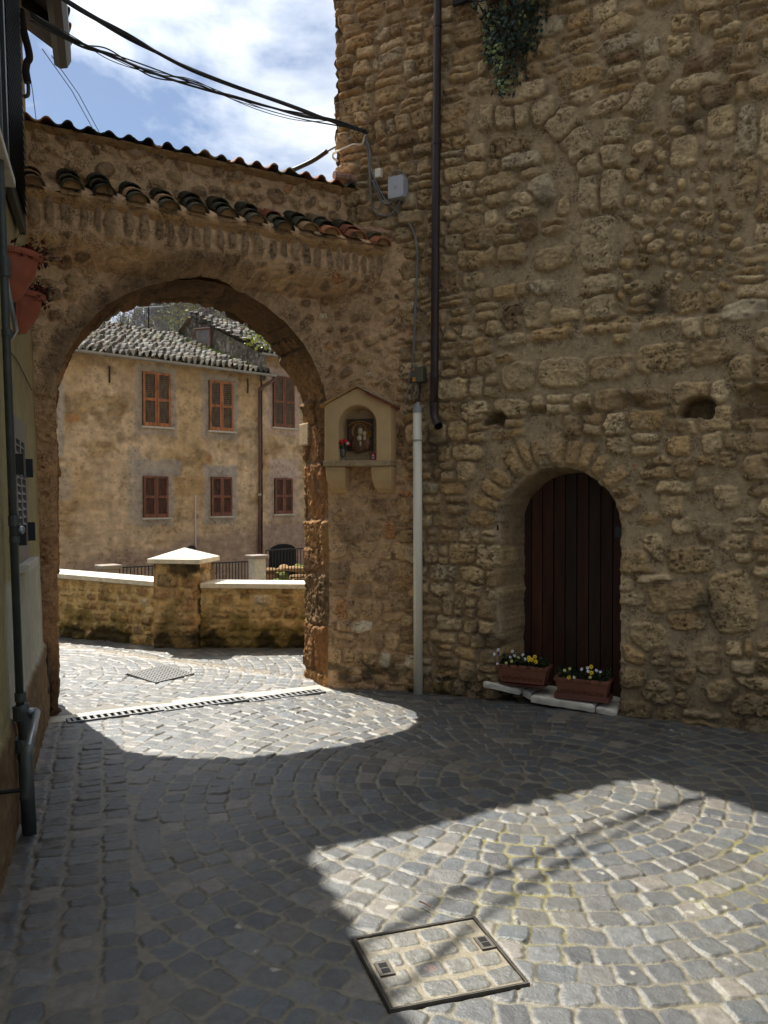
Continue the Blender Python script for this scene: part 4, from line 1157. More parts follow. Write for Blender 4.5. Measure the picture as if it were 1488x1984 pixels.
# the two half-round wall pots with withered plants
def leaf(mb, p, d, size, c, fold=0.3):
    d = Vector(d).normalized()
    s_ = d.cross(Vector((0.2, 0.3, 1))).normalized(); u_ = s_.cross(d)
    p = Vector(p)
    mb.add([p, p + d * size * 0.5 + s_ * size * 0.32 + u_ * size * fold * 0.4, p + d * size, p + d * size * 0.5 - s_ * size * 0.32 + u_ * size * fold * 0.4], [(0, 1, 2), (0, 2, 3)], tuple(c))
def wall_pot(wd, ztop, rad, hgt, nm, lab, plab, seed):
    rr = random.Random(seed)
    base = left_at(wd, ztop - hgt, 0.012)
    T = left_mat(wd, ztop, 0.012)
    t_ = thing('wall_pot', lab, 'flower pot', base, 'half round red pots on the left wall')
    prof = [(0.012, -hgt), (rad * 0.30, -hgt + 0.004), (rad * 0.46, -hgt * 0.80), (rad * 0.72, -hgt * 0.52), (rad * 0.83, -hgt * 0.26), (rad * 0.86, -0.028)]
    b_ = MB(); seg = 40
    m_ = []
    vs = []; fs = []
    for j, (r, z) in enumerate(prof):
        for k in range(seg + 1):
            th = math.pi * k / seg
            q = r * (1 + 0.018 * (math.cos(th * 26)) * (1 if 1 < j < 4 else 0))
            vs.append((q * math.cos(th), q * math.sin(th), z))
    for j in range(len(prof) - 1):
        for k in range(seg):
            fs.append((j * (seg + 1) + k, j * (seg + 1) + k + 1, (j + 1) * (seg + 1) + k + 1, (j + 1) * (seg + 1) + k))
    b_.add(vs, fs, None, T)
    b_.lathe([(rad * 0.80, -0.03), (rad * 0.80, -0.09)], 24, T, None, 0, math.pi)
    b_.add([(-rad * 0.86, 0, -0.028), (rad * 0.86, 0, -0.028), (rad * 0.45, 0, -hgt), (-rad * 0.45, 0, -hgt)], [(0, 1, 2, 3)], None, T)
    b_.build('bowl', M['potred'], t_, smooth=True)
    r_ = MB(); vs = []; fs = []
    rp2 = [(0.84, -0.03), (0.97, -0.03), (1.0, -0.018), (1.0, 0.0), (0.88, 0.002), (0.84, -0.012)]
    for j, (r, z) in enumerate(rp2):
        for k in range(seg * 2 + 1):
            th = math.pi * k / (seg * 2); q = rad * r * (1 + (0.012 if k % 2 else 0) * (j in (1, 2, 3)))
            vs.append((q * math.cos(th), q * math.sin(th), z))
    mm = seg * 2 + 1
    for j in range(len(rp2)):
        for k in range(seg * 2):
            j2 = (j + 1) % len(rp2)
            fs.append((j * mm + k, j * mm + k + 1, j2 * mm + k + 1, j2 * mm + k))
    r_.add(vs, fs, None, T)
    r_.build('rim', M['potred'], t_)
    s_ = MB(); s_.lathe([(0.002, -0.035), (rad * 0.84, -0.035)], 24, T, None, 0, math.pi); s_.build('soil', M['soil'], t_)
    # withered plant
    pl_ = MB(); st_ = MB()
    for _ in range(85):
        a = rr.uniform(0.1, math.pi - 0.1); r = rr.uniform(0, rad * 0.8)
        p0 = T @ Vector((r * math.cos(a), r * math.sin(a), -0.03))
        out = T.to_3x3() @ Vector((rr.uniform(-0.3, 0.9), rr.uniform(0.1, 0.8), rr.uniform(0.1, 0.9)))
        ln_ = rr.uniform(0.07, 0.22)
        p1 = p0 + out * ln_ * 0.6; p2 = p1 + out * ln_ * 0.4 + Vector((0, 0, -0.02))
        st_.tube([p0, p1, p2], [0.0025, 0.002, 0.0012], 4, tuple(lin(60, 36, 26)))
        for q in range(5):
            f_ = rr.uniform(0.35, 1); pp = p0.lerp(p2, f_)
            c = (lin(112, 50, 34) if rr.random() < 0.55 else lin(44, 28, 26)) * rr.uniform(0.5, 1.3)
            if rr.random() < 0.07: c = lin(70, 84, 40)
            leaf(pl_, pp, (rr.uniform(-1, 1), rr.uniform(-1, 1), rr.uniform(-1, 0.5)), rr.uniform(0.022, 0.045), c)
    e_ = thing('withered_plant', plab, 'plant', T @ Vector((0, 0.05, -0.03)), 'withered plants in the red pots')
    pl_.build('leaves', M['leafattr'], e_, colors=True); st_.build('stems', M['bark'], e_, colors=True)
wall_pot(1.16, 2.965, 0.172, 0.255, 'a', 'upper red half-round wall pot with a ribbed bowl, nearer the grey pipe', 'withered red-brown plant with a long drooping shoot in the upper wall pot', 3)
wall_pot(1.58, 2.845, 0.158, 0.235, 'b', 'lower red half-round wall pot tucked under and beyond the upper one', 'withered dark plant hanging out of the lower wall pot', 8)

# ------------------------------------------------------------------ downpipe, ivory pipe, junction boxes and cables on the tower
dn_ = thing('downpipe', 'long dark brown metal downpipe on the stone house ending in an outward bend', 'downpipe', TW.at(0.11, 2.25, 0.1))
OFFP = 0.085
def tp(px, py, off=OFFP):
    u, z = TW.uz(px, py, off); return TW.at(u, z, off)
MB().tube([tp(848, -260), tp(848, 0), tp(845, 330), tp(842, 700), tp(841, 785)], 0.034, 16).build('shaft', M['brownpipe'], dn_, smooth=True)
MB().tube(spline([tp(841, 780), tp(841.5, 800), tp(845, 815, 0.11), tp(850, 826, 0.15)], 5), 0.036, 16, cap=False).build('outlet', M['brownpipe'], dn_, smooth=True)
for y_ in (44, 272, 722):
    a, b = tp(848 - y_ * 0.009, y_), tp(848 - y_ * 0.009, y_ + 9)
    MB().tube([a, b], 0.038, 16).build('collar', M['brownpipe'], dn_)
for y_ in (200, 520):
    a = tp(848 - y_ * 0.009, y_)
    MB().tube([a, a - TW.n * 0.12], 0.008, 6).build('bracket', M['iron'], dn_)

iv = thing('cable_conduit', 'tall ivory plastic conduit pipe standing in the corner of the gateway', 'conduit', tp(811, 1338, 0.10) * np.array([1, 1, 0]))
pb = tp(810.5, 1337, 0.10); ptop = tp(808.5, 800, 0.10)
gzp = float(gz(pb[1]))
lo_ = np.array([pb[0], pb[1], gzp - 0.01]); hi_ = np.array([ptop[0], pb[1], ptop[2]])
MB().tube([lo_, hi_], 0.0385, 20).build('shaft', M['pvc'], iv, smooth=True)
cap_ = hi_ + np.array([0, 0, 0.0])
MB().tube([cap_, cap_ + np.array([0, 0, 0.052])], 0.0402, 20).tube([cap_ + np.array([0, 0, 0.052]), cap_ + np.array([0.004, 0, 0.066]), cap_ + np.array([0.008, 0, 0.09])], [0.038, 0.018, 0.013], 14).build('cap', M['greyplastic'], iv)
zc = float(tp(808, 855, 0.10)[2])
MB().tube([(hi_[0], hi_[1], zc), (hi_[0], hi_[1], zc + 0.014)], 0.0405, 20).build('clamp', M['greyplastic'], iv)
pm = MB()
zt = float(tp(806, 1066, 0.10)[2])
for k in range(9):                                    # tiny black print running up the pipe
    for q in range(2):
        if random.random() < 0.25: continue
        th = math.pi * (1.36 + 0.07 * q); rr = 0.0387
        x_, y_ = lo_[0] + rr * math.cos(th), lo_[1] + rr * math.sin(th)
        tx, ty = -math.sin(th), math.cos(th)
        z_ = zt - 0.04 + k * 0.0095; hh = random.uniform(0.004, 0.007); ww = random.uniform(0.002, 0.0035)
        pm.add([(x_ - tx * ww, y_ - ty * ww, z_), (x_ + tx * ww, y_ + ty * ww, z_), (x_ + tx * ww, y_ + ty * ww, z_ + hh), (x_ - tx * ww, y_ - ty * ww, z_ + hh)], [(0, 1, 2, 3)])
pm.build('print', M['black'], iv)

def tbox(px0, py0, px1, py1, off0, off1, name, m, parent, bevel=0.006):
    u0, z1 = TW.uz(px0, py0, off1); u1, z0 = TW.uz(px1, py1, off1)
    zc_ = (z0 + z1) / 2
    return MB().box(u0, u1, off0, off1, z0, z1, TW.mat(0, 0)).build(name, m, parent, bevel=bevel), (u0, u1, z0, z1)
jb = thing('junction_box', 'pale grey square junction box with a round mark among the wall cables', 'junction box', tp(768, 380, 0.0))
u0, z1 = TW.uz(753, 346, 0.13); u1, z0 = TW.uz(779, 380, 0.13)
MB().box(u0, u1 + 0.012, 0.03, 0.125, z0, z1 + 0.005, TW.mat(0, 0)).build('body', M['boxgrey'], jb, bevel=0.006)
MB().box(u0 - 0.003, u1 + 0.015, 0.125, 0.138, z0 - 0.003, z1 + 0.008, TW.mat(0, 0)).build('lid', M['boxgrey'], jb, bevel=0.003)
Tj = TW.mat((u0 + u1) / 2 + 0.005, (z0 + z1) / 2, 0.138)
lg = MB()
ring_ = [(0.013 * math.cos(k * 0.4), 0.001, 0.013 * math.sin(k * 0.4)) for k in range(17)]
lg.tube([Tj @ Vector(q) for q in ring_], 0.0015, 5); lg.build('round_mark', M['greyplastic'], jb)
for a_, b_ in ((u0 + 0.008, z0 + 0.008), (u1 + 0.002, z0 + 0.008), (u0 + 0.008, z1 - 0.004), (u1 + 0.002, z1 - 0.004)):
    MB().tube([TW.at(a_, b_, 0.138), TW.at(a_, b_, 0.1395)], 0.004, 8).build('screw', M['black'], jb)
gb_ = thing('terminal_box', 'small olive box with two orange warning stickers above the ivory conduit', 'terminal box', tp(808, 738, 0.0))
u0, z1 = TW.uz(798, 711, 0.12); u1, z0 = TW.uz(819, 739, 0.12)
MB().box(u0, u1, 0.02, 0.12, z0, z1, TW.mat(0, 0)).build('body', M['boxgreen'], gb_, bevel=0.008)
for a_, b_, s_ in ((u0 + 0.012, z1 - 0.030, 0.012), (u0 + 0.008, z0 + 0.008, 0.026)):
    MB().box(a_, a_ + s_, 0.12, 0.1215, b_, b_ + s_ * 1.2, TW.mat(0, 0)).build('sticker', M['warn'], gb_)
bo = MB(); a_, b_ = u0 + 0.018, z0 + 0.011
bo.add([TW.at(a_ + 0.008, b_ + 0.026, 0.1225), TW.at(a_ + 0.001, b_ + 0.012, 0.1225), TW.at(a_ + 0.006, b_ + 0.012, 0.1225), TW.at(a_ + 0.003, b_, 0.1225), TW.at(a_ + 0.011, b_ + 0.015, 0.1225), TW.at(a_ + 0.006, b_ + 0.015, 0.1225)], [(0, 1, 2, 5), (2, 3, 4, 5)])
bo.build('lightning_mark', M['black'], gb_)
sb_ = thing('small_connector', 'small cream connector block tangled in the cables left of the grey junction box', 'connector', tp(731, 338, 0.0))
u0, z1 = TW.uz(726, 327, 0.09); u1, z0 = TW.uz(737, 342, 0.09)
MB().box(u0, u1, 0.02, 0.09, z0, z1, TW.mat(0, 0)).build('body', M['pvc'], sb_, bevel=0.006)
MB().box(u0 - 0.03, u0 - 0.002, 0.02, 0.06, z0 - 0.02, z1 - 0.01, TW.mat(0, 0)).build('plug', M['greyplastic'], sb_, bevel=0.004)

def bundle(name, lab, paths, parent_loc, m=None, group=None):
    t_ = thing(name, lab, 'cable', parent_loc, group)
    for pts, r, mm, nn in paths:
        b_ = MB(); b_.tube(spline(pts, 8), r, 7); b_.build(nn, mm, t_, smooth=True)
    return t_
def pj(pts, off, j=0.0):
    return [tp(x + random.gauss(0, j), y + random.gauss(0, j), off + random.uniform(0, 0.015)) for x, y in pts]
# overhead bundles from the tower to the left house
AT = tp(706, 256, 0.10)
def over(pxs, d0, d1, jit, j2=0.0):
    o = []
    n_ = len(pxs)
    x0_, x1_ = pxs[0][0], pxs[-1][0]
    for x, y in pxs:
        dd = d0 + (d1 - d0) * (x - x0_) / (x1_ - x0_)
        q = EYE + ray(x, y) * dd
        o.append(q + np.array([0, random.gauss(0, jit), random.gauss(0, jit)]))
    o[-1] = AT + np.array([random.gauss(0, 0.012), 0, random.gauss(0, 0.012)])
    return o
up1 = [(60, -45), (148, 12), (250, 72), (360, 130), (450, 166), (540, 197), (610, 222), (655, 238), (706, 256)]
lo1 = [(60, 30), (148, 78), (210, 106), (290, 140), (370, 164), (450, 190), (520, 207), (590, 225), (655, 240), (706, 256)]
YA = AT[1]
P1 = [(over(up1, 4.75, YA, 0.006), 0.011, M['cabledark'], 'strand') for _ in range(3)] + [(over(up1, 4.75, YA, 0.010), 0.006, M['cabledark'], 'strand') for _ in range(2)]
bundle('overhead_cable', 'upper thick bundle of dark cables sagging from the left eaves to the stone house', P1, P1[0][0][4], group='overhead cable bundles')
lo1b = [(x, y + (8 if 480 < x < 620 else 0)) for x, y in lo1]
P2 = [(over(lo1, 5.05, YA, 0.008), 0.008, M['cabledark'], 'strand') for _ in range(2)] + [(over(lo1, 5.05, YA, 0.016), 0.005, M['cabledark'], 'strand') for _ in range(2)] + [(over(lo1b, 5.05, YA, 0.014), 0.003, M['cabledark'], 'strand') for _ in range(3)]
bundle('overhead_cable', 'lower looser bundle of dark cables with stray loops beneath the thick one', P2, P2[0][0][4], group='overhead cable bundles')
# cables running down the wall
main = [(704, 255), (712, 275), (717, 300), (720, 325), (727, 350), (738, 375), (755, 398), (775, 414), (795, 436), (806, 462), (808, 500), (806, 560), (803, 640), (800, 700), (792, 742), (788, 762)]
W1 = [(pj(main, 0.05, 0.9), 0.006, M['cable'], 'strand') for _ in range(4)]
l2 = [(702, 254), (711, 280), (714, 310), (716, 345), (719, 380), (722, 402), (730, 414), (745, 419), (760, 414), (769, 402), (770, 392)]
W1 += [(pj(l2, 0.05, 0.9), 0.0065, M['cable'], 'strand') for _ in range(2)]
l3 = [(704, 256), (713, 285), (717, 315), (718, 350), (720, 388), (726, 402), (735, 402), (738, 392), (735, 383), (728, 372), (722, 350)]
W1 += [(pj(l3, 0.06, 0.8), 0.005, M['cable'], 'strand')]
l4 = [(755, 352), (762, 334), (772, 330), (784, 336), (786, 352), (782, 362)]
W1 += [(pj(l4, 0.06, 0.3), 0.0055, M['cable'], 'strand')]
l5 = [(722, 348), (730, 366), (740, 386), (748, 394), (760, 390), (768, 386), (772, 392), (768, 402)]
W1 += [(pj(l5, 0.065, 0.8), 0.006, M['cable'], 'strand')]
l6 = [(708, 262), (700, 280), (684, 280), (660, 289), (646, 298), (645, 306), (655, 313)]
W1 += [(pj(l6, 0.05, 0.6), 0.007, M['pvc'], 'strand'), (pj(l6, 0.07, 0.8), 0.005, M['pvc'], 'strand')]
bundle('wall_cable', 'knotted grey cables dropping down the stone house wall past the junction box', W1, tp(720, 330, 0.04))
W2 = [(pj([(800, 311), (812, 312), (818, 309), (814, 322), (811, 345), (809, 380), (804, 420), (803, 440)], 0.03, 0.3), 0.003, M['wire'], 'strand'), (pj([(783, 330), (792, 322), (802, 315), (814, 310)], 0.03, 0.3), 0.003, M['wire'], 'strand')]
bundle('thin_wall_wire', 'thin pale wire hanging between the junction box and the brown downpipe', W2, tp(812, 345, 0.03))
W3 = []
for k, (a, b, c) in enumerate((((806, 740), (803, 762), (794, 752)), ((801, 742), (810, 764), (797, 772)), ((808, 742), (800, 770), (788, 768)), ((804, 741), (812, 758), (817, 768)))):
    W3.append((pj([a, b, c, (785 + 2 * k, 775)], 0.08, 0.5), 0.002, M['wire'], 'strand'))
W3.append((pj([(787, 760), (784, 785), (786, 797), (794, 803)], 0.08, 0.2), 0.0025, M['wire'], 'strand'))
W3.append(([tp(814, 741, 0.07), tp(813, 760, 0.09), tuple(cap_ + np.array([0.008, 0, 0.088]))], 0.008, M['black'], 'strand'))
bundle('loose_wires', 'curly pale wires and a black lead hanging from the olive box into the conduit', W3, tp(800, 760, 0.07))
sl = thing('sleeved_cable', 'slanting grey rod ending in a thick black sleeve behind the coping', 'cable', tp(650, 285, 0.0))
qa = tp(690, 262, 0.05); qb = EYE + ray(634, 293) * 7.35; qc = EYE + ray(560, 333) * 7.6
MB().tube([qa, qb], 0.010, 8).build('rod', M['galv'], sl, smooth=True)
MB().tube(spline([qb, EYE + ray(605, 312) * 7.45, qc], 4), 0.021, 10).build('sleeve', M['black'], sl, smooth=True)
bk = thing('cable_bracket', 'dark iron bracket gripping the cable bundles at the corner of the stone house', 'bracket', tp(706, 254, 0.0))
MB().tube([tp(708, 254, -0.02), tp(706, 254, 0.14)], 0.012, 8).build('arm', M['iron'], bk)
MB().tube([tp(700, 250, 0.10), tp(712, 258, 0.12)], 0.010, 8).build('clamp', M['iron'], bk)
for k, (x0, y0, x1, y1, d0, d1) in enumerate(((82, 95, 195, 252, 6.6, 9.5), (100, 108, 205, 255, 6.6, 9.5), (53, 118, 73, 232, 6.4, 9.0))):
    b_ = MB(); b_.tube([EYE + ray(x0, y0) * d0, EYE + ray((x0 + x1) / 2, (y0 + y1) / 2 + 1) * (d0 + d1) / 2, EYE + ray(x1, y1 + 25) * d1], 0.004, 5)
    tag(b_.build('sky_wire', M['cabledark'], None), ('left one of the close pair of thin wires crossing the sky', 'right one of the close pair of thin wires crossing the sky', 'single steep thin wire beside the dark shutters')[k], 'wire', 'thin wires behind the eaves')
drn = thing('drain_stub', 'short round pipe stub poking from the foot of the stone house', 'pipe', tp(851, 1314, 0.0))
MB().tube([tp(852, 1313, -0.02), tp(850, 1316, 0.09)], 0.026, 14, cap=False).tube([tp(852, 1313, -0.02), tp(850, 1316, 0.088)], 0.021, 14, cap=False).build('stub', M['pvc'], drn, smooth=True)
MB().tube([tp(852, 1313, -0.01), tp(851.5, 1313.5, 0.0)], 0.021, 14).build('bore', M['darkvoid'], drn)

# ------------------------------------------------------------------ wall shrine with its things
# local frame: the shrine faces the lane almost squarely, on the splayed pier
SC = GT.at(2.42, 0, 0.0)
PD = np.array([0.7475, -0.195, 0]); PD /= np.linalg.norm(PD); PN = np.array([PD[1], -PD[0], 0])
pier0 = np.array([-0.488, 7.074, 0])
PR = Plane(pier0[0], pier0[1], PD[0], PD[1])
def sh_uz(x, y, off): return PR.uz(x, y, off)
OF = 0.20                                              # front face of the shrine off the pier
uL, zS = sh_uz(628, 893, OF); uR, _ = sh_uz(757, 893, OF)
uA, zA = sh_uz(690, 748, OF); _, zE = sh_uz(628, 783, OF)
uC = (uL + uR) / 2; HW = (uR - uL) / 2
T0 = PR.mat(uC, zS, 0.0)
shr = thing('wall_shrine', 'small ochre plastered wall shrine with gabled tile roof on two corbels', 'shrine', PR.at(uC, zS - 0.25, 0.1))
ni = MB()
_, zN = sh_uz(690, 785, OF); nhw = HW * 0.57; nh = zN - zS; nsp = nh - nhw
HE = zE - zS - 0.01; HA = zA - zS - 0.012
# front as an arch cut in a gabled panel, swept back to the niche
N_ = 24
arc = [(-nhw, 0.0)] + [(-nhw * math.cos(math.pi * k / N_), nsp + nhw * math.sin(math.pi * k / N_)) for k in range(N_ + 1)] + [(nhw, 0.0)]
def outer(x, z):
    """matching point of the gabled outline for a point of the arch"""
    if z <= 0: return (math.copysign(HW, x), 0.0)
    a = math.atan2(z - nsp, x); 
    if z < nsp: return (math.copysign(HW, x), z / nsp * HE * 0.75)
    # ray from arch centre to the outline
    dx, dz = math.cos(a), math.sin(a); best = 9
    if abs(dx) > 1e-6:
        t_ = HW / abs(dx); 
        if nsp + t_ * dz <= HE: best = t_
    den = dz + abs(dx) * (HA - HE) / HW
    t_ = (HA - nsp) / den
    if t_ < best: best = t_
    return (dx * best, nsp + dz * best)
oc = [outer(x, z) for x, z in arc]
n = len(arc); vs = []
for (ax_, az_), (ox_, oz_) in zip(arc, oc): vs.append((ax_, OF, az_))
for (ox_, oz_) in oc: vs.append((ox_, OF, oz_))
for (ax_, az_) in arc: vs.append((ax_ * 0.90, 0.055, az_ * (0.97 if az_ > 0 else 1)))
for (ox_, oz_) in oc: vs.append((ox_, -0.12, oz_))
fs = []
for i in range(n - 1):
    fs += [(i, i + 1, n + i + 1, n + i), (i + 1, i, 2 * n + i, 2 * n + i + 1), (n + i, n + i + 1, 3 * n + i + 1, 3 * n + i)]
ni.add(vs, fs, None, T0)
ni.build('niche', M['shrine'], shr, bevel=0.012)
bkp = MB(); bkp.add([(x * 0.93, 0.056, z) for x, z in arc], [tuple(range(n))], None, T0).build('niche_back', M['shelf'], shr)
rfm = MB()
RT = 0.028
for sgn in (-1, 1):
    x0, z0_ = sgn * (HW + 0.035), HE - 0.018; x1, z1_ = 0.0, HA + 0.006
    rfm.prism([(x0, z0_), (x1, z1_), (x1, z1_ + RT), (x0, z0_ + RT * 0.8)], -0.1, OF + (0.015 if sgn < 0 else 0.045), T0, tuple(lin(186, 146, 92)) if sgn < 0 else tuple(lin(168, 142, 112)))
ro = rfm.build('roof', M['terracotta'], shr, bevel=0.004, colors=True)
rt = MB(); rt.prism([(HW * 0.28, HE + (HA - HE) * 0.72 - 0.004), (HW * 0.28, HE + (HA - HE) * 0.72 - 0.022), (HW + 0.03, HE - 0.034), (HW + 0.03, HE - 0.016)], -0.1, OF + 0.035, T0, tuple(lin(140, 80, 62)))
rt.build('red_tile', M['terracotta'], ro, colors=True)
coppo(MBk := MB(), T0 @ Vector((0, OF + 0.02, HA - 0.03)), -PN, up3, 0.25, 0.06, 0.055, True, c=tuple(lin(172, 140, 106)))
MBk.build('ridge_tile', M['terracotta'], ro, colors=True)
she = MB(); she.box(-HW - 0.005, HW + 0.005, -0.1, OF + 0.02, -0.048, 0.0, T0); she.build('shelf', M['shelf'], shr, bevel=0.008)
for c0, s_ in ((-HW * 0.68, -1), (HW * 0.70, 1)):
    cb_ = MB(); w_ = HW * 0.30
    prof = [(OF - 0.01, -0.049), (OF - 0.01, -0.10), (OF - 0.03, -0.17), (OF - 0.075, -0.235), (0.04, -0.275), (-0.08, -0.29), (-0.08, -0.049)]
    nn = len(prof)
    vs = [(c0 - w_ + (0.02 if z < -0.2 else 0), y, z) for y, z in prof] + [(c0 + w_ - (0.02 if z < -0.2 else 0), y, z) for y, z in prof]
    cb_.add(vs, [tuple(range(nn)), tuple(range(2 * nn - 1, nn - 1, -1))] + [(i, i + nn, (i + 1) % nn + nn, (i + 1) % nn) for i in range(nn)], None, T0)
    cb_.build('corbel', M['shrine'], shr, bevel=0.012)
# relief plaque: a mother bending over her child, in painted bronze
px0, pz0 = sh_uz(672, 874, 0.1); px1, pz1 = sh_uz(722, 811, 0.1)
PW, PH = (px1 - px0) / 2, pz1 - pz0
TP = PR.mat((px0 + px1) / 2, max(pz0, zS + 0.03), 0.075)
plq = thing('relief_plaque', 'square dark bronze relief of a haloed mother and child standing in the niche', 'plaque', TP @ Vector((0, 0, 0)))
g = MB(); br = tuple(lin(84, 52, 30)); gd = tuple(lin(150, 104, 44)); dk_ = tuple(lin(46, 34, 26)); fl = tuple(lin(206, 186, 150))
g.box(-PW, PW, 0, 0.012, 0, PH, TP, br)
for a_, b_, c_, d_ in ((-PW, PW, 0, PH * 0.05), (-PW, PW, PH * 0.95, PH), (-PW, -PW * 0.9, PH * 0.05, PH * 0.95), (PW * 0.9, PW, PH * 0.05, PH * 0.95)):
    g.box(a_, b_, 0.012, 0.020, c_, d_, TP, dk_)
g.tube([TP @ Vector((PW * (-0.95 + 1.9 * k / 10), 0.016, PH * (0.80 + 0.13 * math.sin(math.pi * k / 10)))) for k in range(11)], 0.006, 6, gd)
g.build('panel', M['bronze'], plq, colors=True)
fg = MB()
def disc(cx, cz, r, y, c, c2):
    prof = [(0.001, 0.004), (r * 0.84, 0.004), (r * 0.86, 0.008), (r, 0.008), (r, -0.004)]
    Tm = TP @ Matrix.Translation((cx, y, cz)) @ Matrix.Rotation(-math.pi / 2, 4, 'X')
    fg.lathe(prof, 20, Tm, c)
disc(-PW * 0.05, PH * 0.62, PW * 0.62, 0.014, gd, gd); disc(PW * 0.52, PH * 0.52, PW * 0.36, 0.017, gd, gd)
fg.ball((-PW * 0.05, 0.018, PH * 0.60), PW * 0.44, 0.016, PH * 0.24, TP, tuple(lin(92, 66, 44)))
fg.ball((-PW * 0.1, 0.018, PH * 0.22), PW * 0.62, 0.020, PH * 0.30, TP, tuple(lin(100, 70, 46)))
fg.ball((PW * 0.48, 0.020, PH * 0.22), PW * 0.38, 0.020, PH * 0.22, TP, tuple(lin(120, 82, 48)))
for k in range(9):                                    # robe folds
    x = -PW * 0.8 + PW * 1.6 * k / 8
    fg.tube([TP @ Vector((x, 0.022, PH * 0.06)), TP @ Vector((x * 0.85, 0.034, PH * 0.2)), TP @ Vector((x * 0.6, 0.030, PH * 0.32))], 0.004, 5, gd if k % 2 else dk_)
fg.build('robes', M['bronze'], plq, smooth=True, colors=True)
fc = MB()
fc.ball((PW * 0.06, 0.034, PH * 0.60), PW * 0.19, 0.018, PH * 0.12, TP @ Matrix.Rotation(0, 4, 'Y'), fl)
fc.ball((PW * 0.40, 0.036, PH * 0.52), PW * 0.155, 0.018, PH * 0.09, TP, fl)
fc.ball((0.0, 0.034, PH * 0.40), PW * 0.20, 0.014, PH * 0.09, TP, fl); fc.ball((PW * 0.42, 0.036, PH * 0.39), PW * 0.12, 0.014, PH * 0.08, TP, fl)
fc.ball((PW * 0.1, 0.044, PH * 0.22), PW * 0.07, 0.010, PH * 0.08, TP, fl)
ft = fc; sk = tuple(lin(60, 44, 32))
for cx_, cz_, s_ in ((PW * 0.06, PH * 0.60, 1.0), (PW * 0.40, PH * 0.52, 0.8)):
    for dx in (-0.07, 0.07): ft.ball((cx_ + PW * dx * s_, 0.051, cz_ + PH * 0.012 * s_), PW * 0.035 * s_, 0.003, PH * 0.01, TP, sk, 6, 4)
    ft.ball((cx_, 0.051, cz_ - PH * 0.06 * s_), PW * 0.05 * s_, 0.003, PH * 0.008, TP, tuple(lin(140, 70, 54)), 6, 4)
    ft.ball((cx_, 0.053, cz_ - PH * 0.02 * s_), PW * 0.025 * s_, 0.006, PH * 0.03 * s_, TP, fl, 6, 4)
ft.build('faces', M['bronze'], plq, smooth=True, colors=True)
# vase of roses
vu, vz = sh_uz(664, 889, OF - 0.05)
TV = PR.mat(vu, zS + 0.001, OF - 0.055)
va_ = thing('glass_vase', 'clear glass vase holding roses at the left of the shrine niche', 'vase', TV @ Vector((0, 0, 0)))
MB().lathe([(0.020, 0.0), (0.022, 0.004), (0.012, 0.02), (0.012, 0.028), (0.020, 0.04), (0.027, 0.085), (0.030, 0.105), (0.028, 0.105), (0.0245, 0.085), (0.018, 0.044), (0.001, 0.036)], 18, TV).build('body', M['clearglass'], va_, smooth=True)
ro_ = thing('rose_bunch', 'bunch of red and pale pink roses in the glass vase', 'flowers', TV @ Vector((0, 0, 0.10)))
rr = random.Random(4)
bl = MB(); lf = MB(); sm = MB()
for x, y, z, c in ((-0.018, 0.02, 0.165, (205, 10, 26)), (0.022, 0.02, 0.172, (215, 12, 30)), (0.004, 0.035, 0.150, (205, 10, 24)), (0.036, 0.03, 0.165, (210, 10, 26)), (-0.044, 0.03, 0.142, (226, 176, 156)), (0.052, 0.03, 0.145, (224, 184, 180)), (-0.03, 0.0, 0.155, (190, 8, 24)), (0.060, 0.02, 0.138, (170, 20, 30))):
    sm.tube([TV @ Vector((x * 0.2, 0, 0.03)), TV @ Vector((x * 0.5, y * 0.5, 0.1)), TV @ Vector((x, y, z))], 0.0018, 5, tuple(lin(40, 70, 30)))
    cc_ = lin(*c)
    for ring, (rad, cnt, hh) in enumerate(((0.016, 6, 0.0), (0.011, 5, 0.004), (0.006, 4, 0.007))):
        for k in range(cnt):
            a = 2 * math.pi * k / cnt + ring * 0.6 + rr.random() * 0.4
            bl.ball((x + rad * 0.55 * math.cos(a), y + rad * 0.55 * math.sin(a), z + hh), rad * 0.62, rad * 0.62, 0.011, TV, tuple(cc_ * rr.uniform(0.7, 1.2)), 7, 5)
for _ in range(70):
    a = rr.uniform(0, 6.28); r = rr.uniform(0.01, 0.05)
    p = TV @ Vector((r * math.cos(a), 0.015 + 0.6 * r * math.sin(a), rr.uniform(0.095, 0.15)))
    leaf(lf, p, (math.cos(a) + rr.gauss(0, .4), rr.gauss(0, .5), rr.uniform(-0.4, 0.8)), rr.uniform(0.012, 0.028), lin(38, 62, 30) * rr.uniform(0.5, 1.3))
bl.build('blooms', M['rose'], ro_, smooth=True, colors=True); lf.build('leaves', M['leafattr'], ro_, colors=True); sm.build('stems', M['leafattr'], ro_, colors=True)
cu_, cz_ = sh_uz(723, 888, OF - 0.03)
TC = PR.mat(cu_, zS + 0.001, OF - 0.045)
ca = thing('grave_candle', 'small red votive candle with a pale picture label at the right of the niche', 'candle', TC @ Vector((0, 0, 0)))
MB().lathe([(0.001, 0), (0.016, 0), (0.017, 0.01), (0.017, 0.052), (0.014, 0.058), (0.006, 0.062), (0.005, 0.074), (0.001, 0.077)], 16, TC).build('body', M['candle'], ca, smooth=True)
lb = MB()
